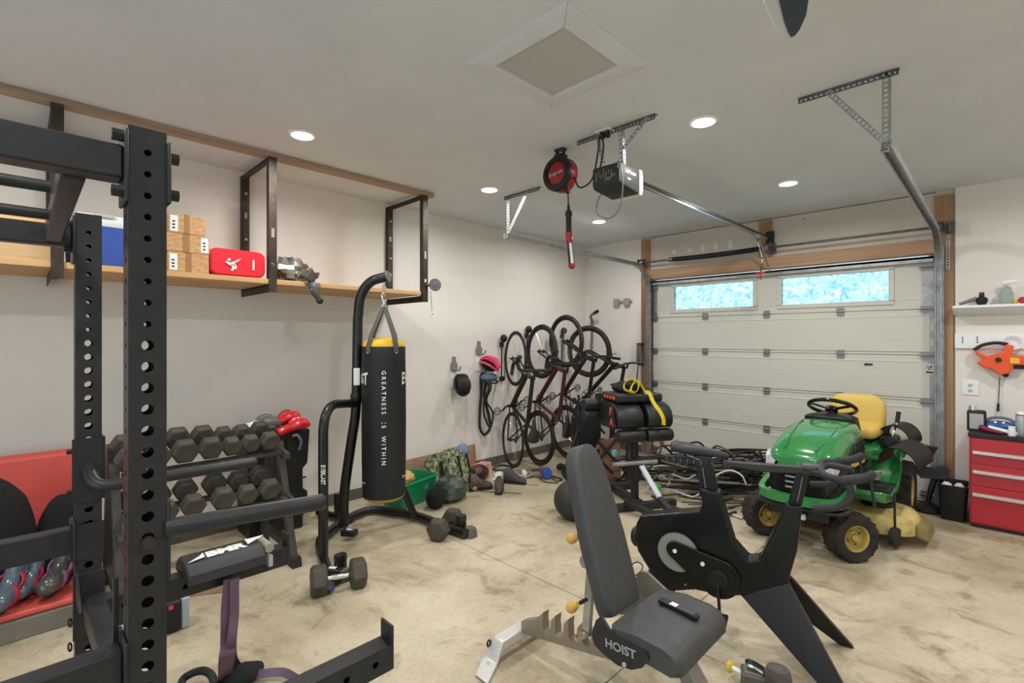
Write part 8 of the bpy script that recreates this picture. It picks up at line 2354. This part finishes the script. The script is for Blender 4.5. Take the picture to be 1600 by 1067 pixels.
for y in (1.66, 1.99): MB().torus((-1.815, y, 0.085), 0.014, 0.005, (1, 0.2, 0), n=16, m=6).build('transport_ring', M_['black_plastic'], hbx)
# notched ladder rail
poly = []
y0 = 1.86
L0, L1 = -1.76, -1.16
z0 = 0.085
poly = [(L0, 0), (L1, 0), (L1, 0.10)]
n = 5
for k in range(n):
    x = L1 - 0.08 - (L1 - L0 - 0.20) * k / n
    poly += [(x, 0.10), (x - 0.006, 0.045), (x - 0.014, 0.032), (x - 0.040, 0.032), (x - 0.050, 0.045), (x - 0.054, 0.10), (x - 0.050, 0.135), (x - 0.072, 0.115)]
poly += [(L0 + 0.10, 0.09), (L0, 0.06)]
poly = [(p[0], z0 + p[1] + (p[0] - L0) / (L1 - L0) * 0.12) for p in poly]
MB().prism(poly, (0, y0 + 0.02, 0), (1, 0, 0), (0, 0, 1), 0.045).build('ladder_rail', mat('rail_steel', (150, 138, 122), 0.4, 0.5), hbx)
# backrest strut with knobs
sp0, sp1 = W(917, 985, Y=1.84), W(925, 868, Y=1.87)
MB().beam(sp0, sp1, 0.026, 0.04).build('support_strut', SV, hbx, bevel=0.004)
MB().cyl(W(912, 878, Y=1.85), W(920, 876, Y=1.85), 0.028, n=16).build('pivot_cap', M_['galv'], hbx)
MB().beam(sp0 + Vector((-0.02, -0.06, -0.02)), sp0 + Vector((0.03, 0.06, 0.0)), 0.022, 0.022).build('ladder_pin', M_['chrome'], hbx)
kn = mk('knob_tan', (208, 160, 84), 0.5)
for (a, b_), (c_, d_) in (((893, 841), (908, 836)), ((893, 949), (912, 939))):
    p, q = W(a, b_, Y=1.83), W(c_, d_, Y=1.84)
    k_ = thing_k = MB().lathe([(0.0, -0.024), (0.018, -0.02), (0.026, -0.005), (0.025, 0.01), (0.016, 0.03), (0.012, 0.042), (0.0, 0.042)], p, (q - p), n=18).build('knob', kn, hbx)
    MB().cyl(p + (q - p) * 0.7, q + (q - p) * 0.35, 0.009, n=10).build('stem', M_['black_plastic'], k_)
# the remote control on the seat
p0, p1 = W(1030, 939, Z=0.474), W(1092, 968, Z=0.474)
pm = (p0 + p1) / 2; ra_ = math.atan2(p1.y - p0.y, p1.x - p0.x)
rc = thing('remote_control', 'slim black remote control lying on the seat of the weight bench', 'remote control', (pm.x, pm.y, 0.4725), ra_)
Lr = (p1 - p0).length
MB().loft([[(q[0] * f, q[1] * f, z) for q in round_poly(Lr, 0.036, 0.014, 4)] for f, z in ((0.97, 0.0), (1.0, 0.004), (1.0, 0.012), (0.96, 0.016))]).build('case', M_['black_plastic'], rc, world=False)
for k in range(3):
    MB().box((-Lr * 0.17 + 0.011 * k, 0, 0.0168), (0.009, 0.026, 0.002)).build('white_button', M_['vinyl_white'], rc, world=False)
for k in range(8):
    for j in (-1, 0, 1):
        MB().box((Lr * 0.03 + 0.009 * k, 0.009 * j, 0.0166), (0.005, 0.005, 0.0016)).build('button', M_['grey_plastic'], rc, world=False)
# thin wire behind the seat
o = MB().tube(smooth_path([W(984, 898, Z=0.03), W(986, 884, Z=0.12), W(996, 878, Z=0.16), W(1004, 884, Z=0.12), W(1001, 892, Z=0.08), W(988, 903, Z=0.02)], 6), 0.004, 6).build('thin_wire', M_['black_rubber'])
tag(o, 'thin black wire loop between the bench backrest and the exercise bike', 'cable')
# clamp-like accessory at the bottom edge
q = W(1178, 1056, Z=0.06)
cl = thing('bench_accessory', 'grey sliding clamp with a yellow knob and silver lever at the bottom edge', 'clamp', (q.x, q.y, 0))
MB().box((q.x, q.y - 0.01, 0.045), (0.10, 0.09, 0.085), rz=0.4).build('block', mat('clamp_brown', (92, 86, 76), 0.5), cl, bevel=0.008)
MB().box((q.x, q.y - 0.01, 0.0895), (0.075, 0.06, 0.006), rz=0.4).build('lid', mat('clamp_lid', (126, 122, 112), 0.5), cl, bevel=0.003)
a, c = W(1142, 1042, Z=0.05), W(1160, 1052, Z=0.05)
MB().cyl(a, c, 0.011, n=12).build('spindle', M_['vinyl_white'], cl)
MB().lathe([(0.0, -0.012), (0.026, -0.010), (0.028, 0.0), (0.02, 0.008), (0.0, 0.012)], a, (c - a), n=18).build('knob', mat('knob_yellow', (222, 192, 70), 0.4), cl)
a, c = W(1164, 1033, Z=0.12), W(1194, 1048, Z=0.10)
MB().sweep(smooth_path([a, (a + c) / 2 + Vector((0, 0, 0.006)), c], 5), [(-0.026, -0.004), (0.026, -0.004), (0.022, 0.005), (-0.022, 0.005)], scales=[0.5, 0.8, 0.95, 1, 1, 1, 1, 1, 1, 1, 0.95]).build('lever', M_['chrome'], cl)
q = W(1216, 1072, Z=0.07)
t = thing('roller_pad', 'worn dark rubber roller standing beside the grey clamp', 'roller', (q.x, q.y, 0))
MB().loft([[(q.x + 0.0 + w_ * math.cos(2 * PI * k / 18), q.y + w_ * 0.8 * math.sin(2 * PI * k / 18), z) for k in range(18)] for w_, z in ((0.05, 0.002), (0.056, 0.03), (0.055, 0.12), (0.045, 0.15), (0.02, 0.162))]).build('sleeve', mat('worn_rubber', (70, 64, 58), 0.8, rgb2=(96, 88, 80), scale=14, bump=0.3), t)
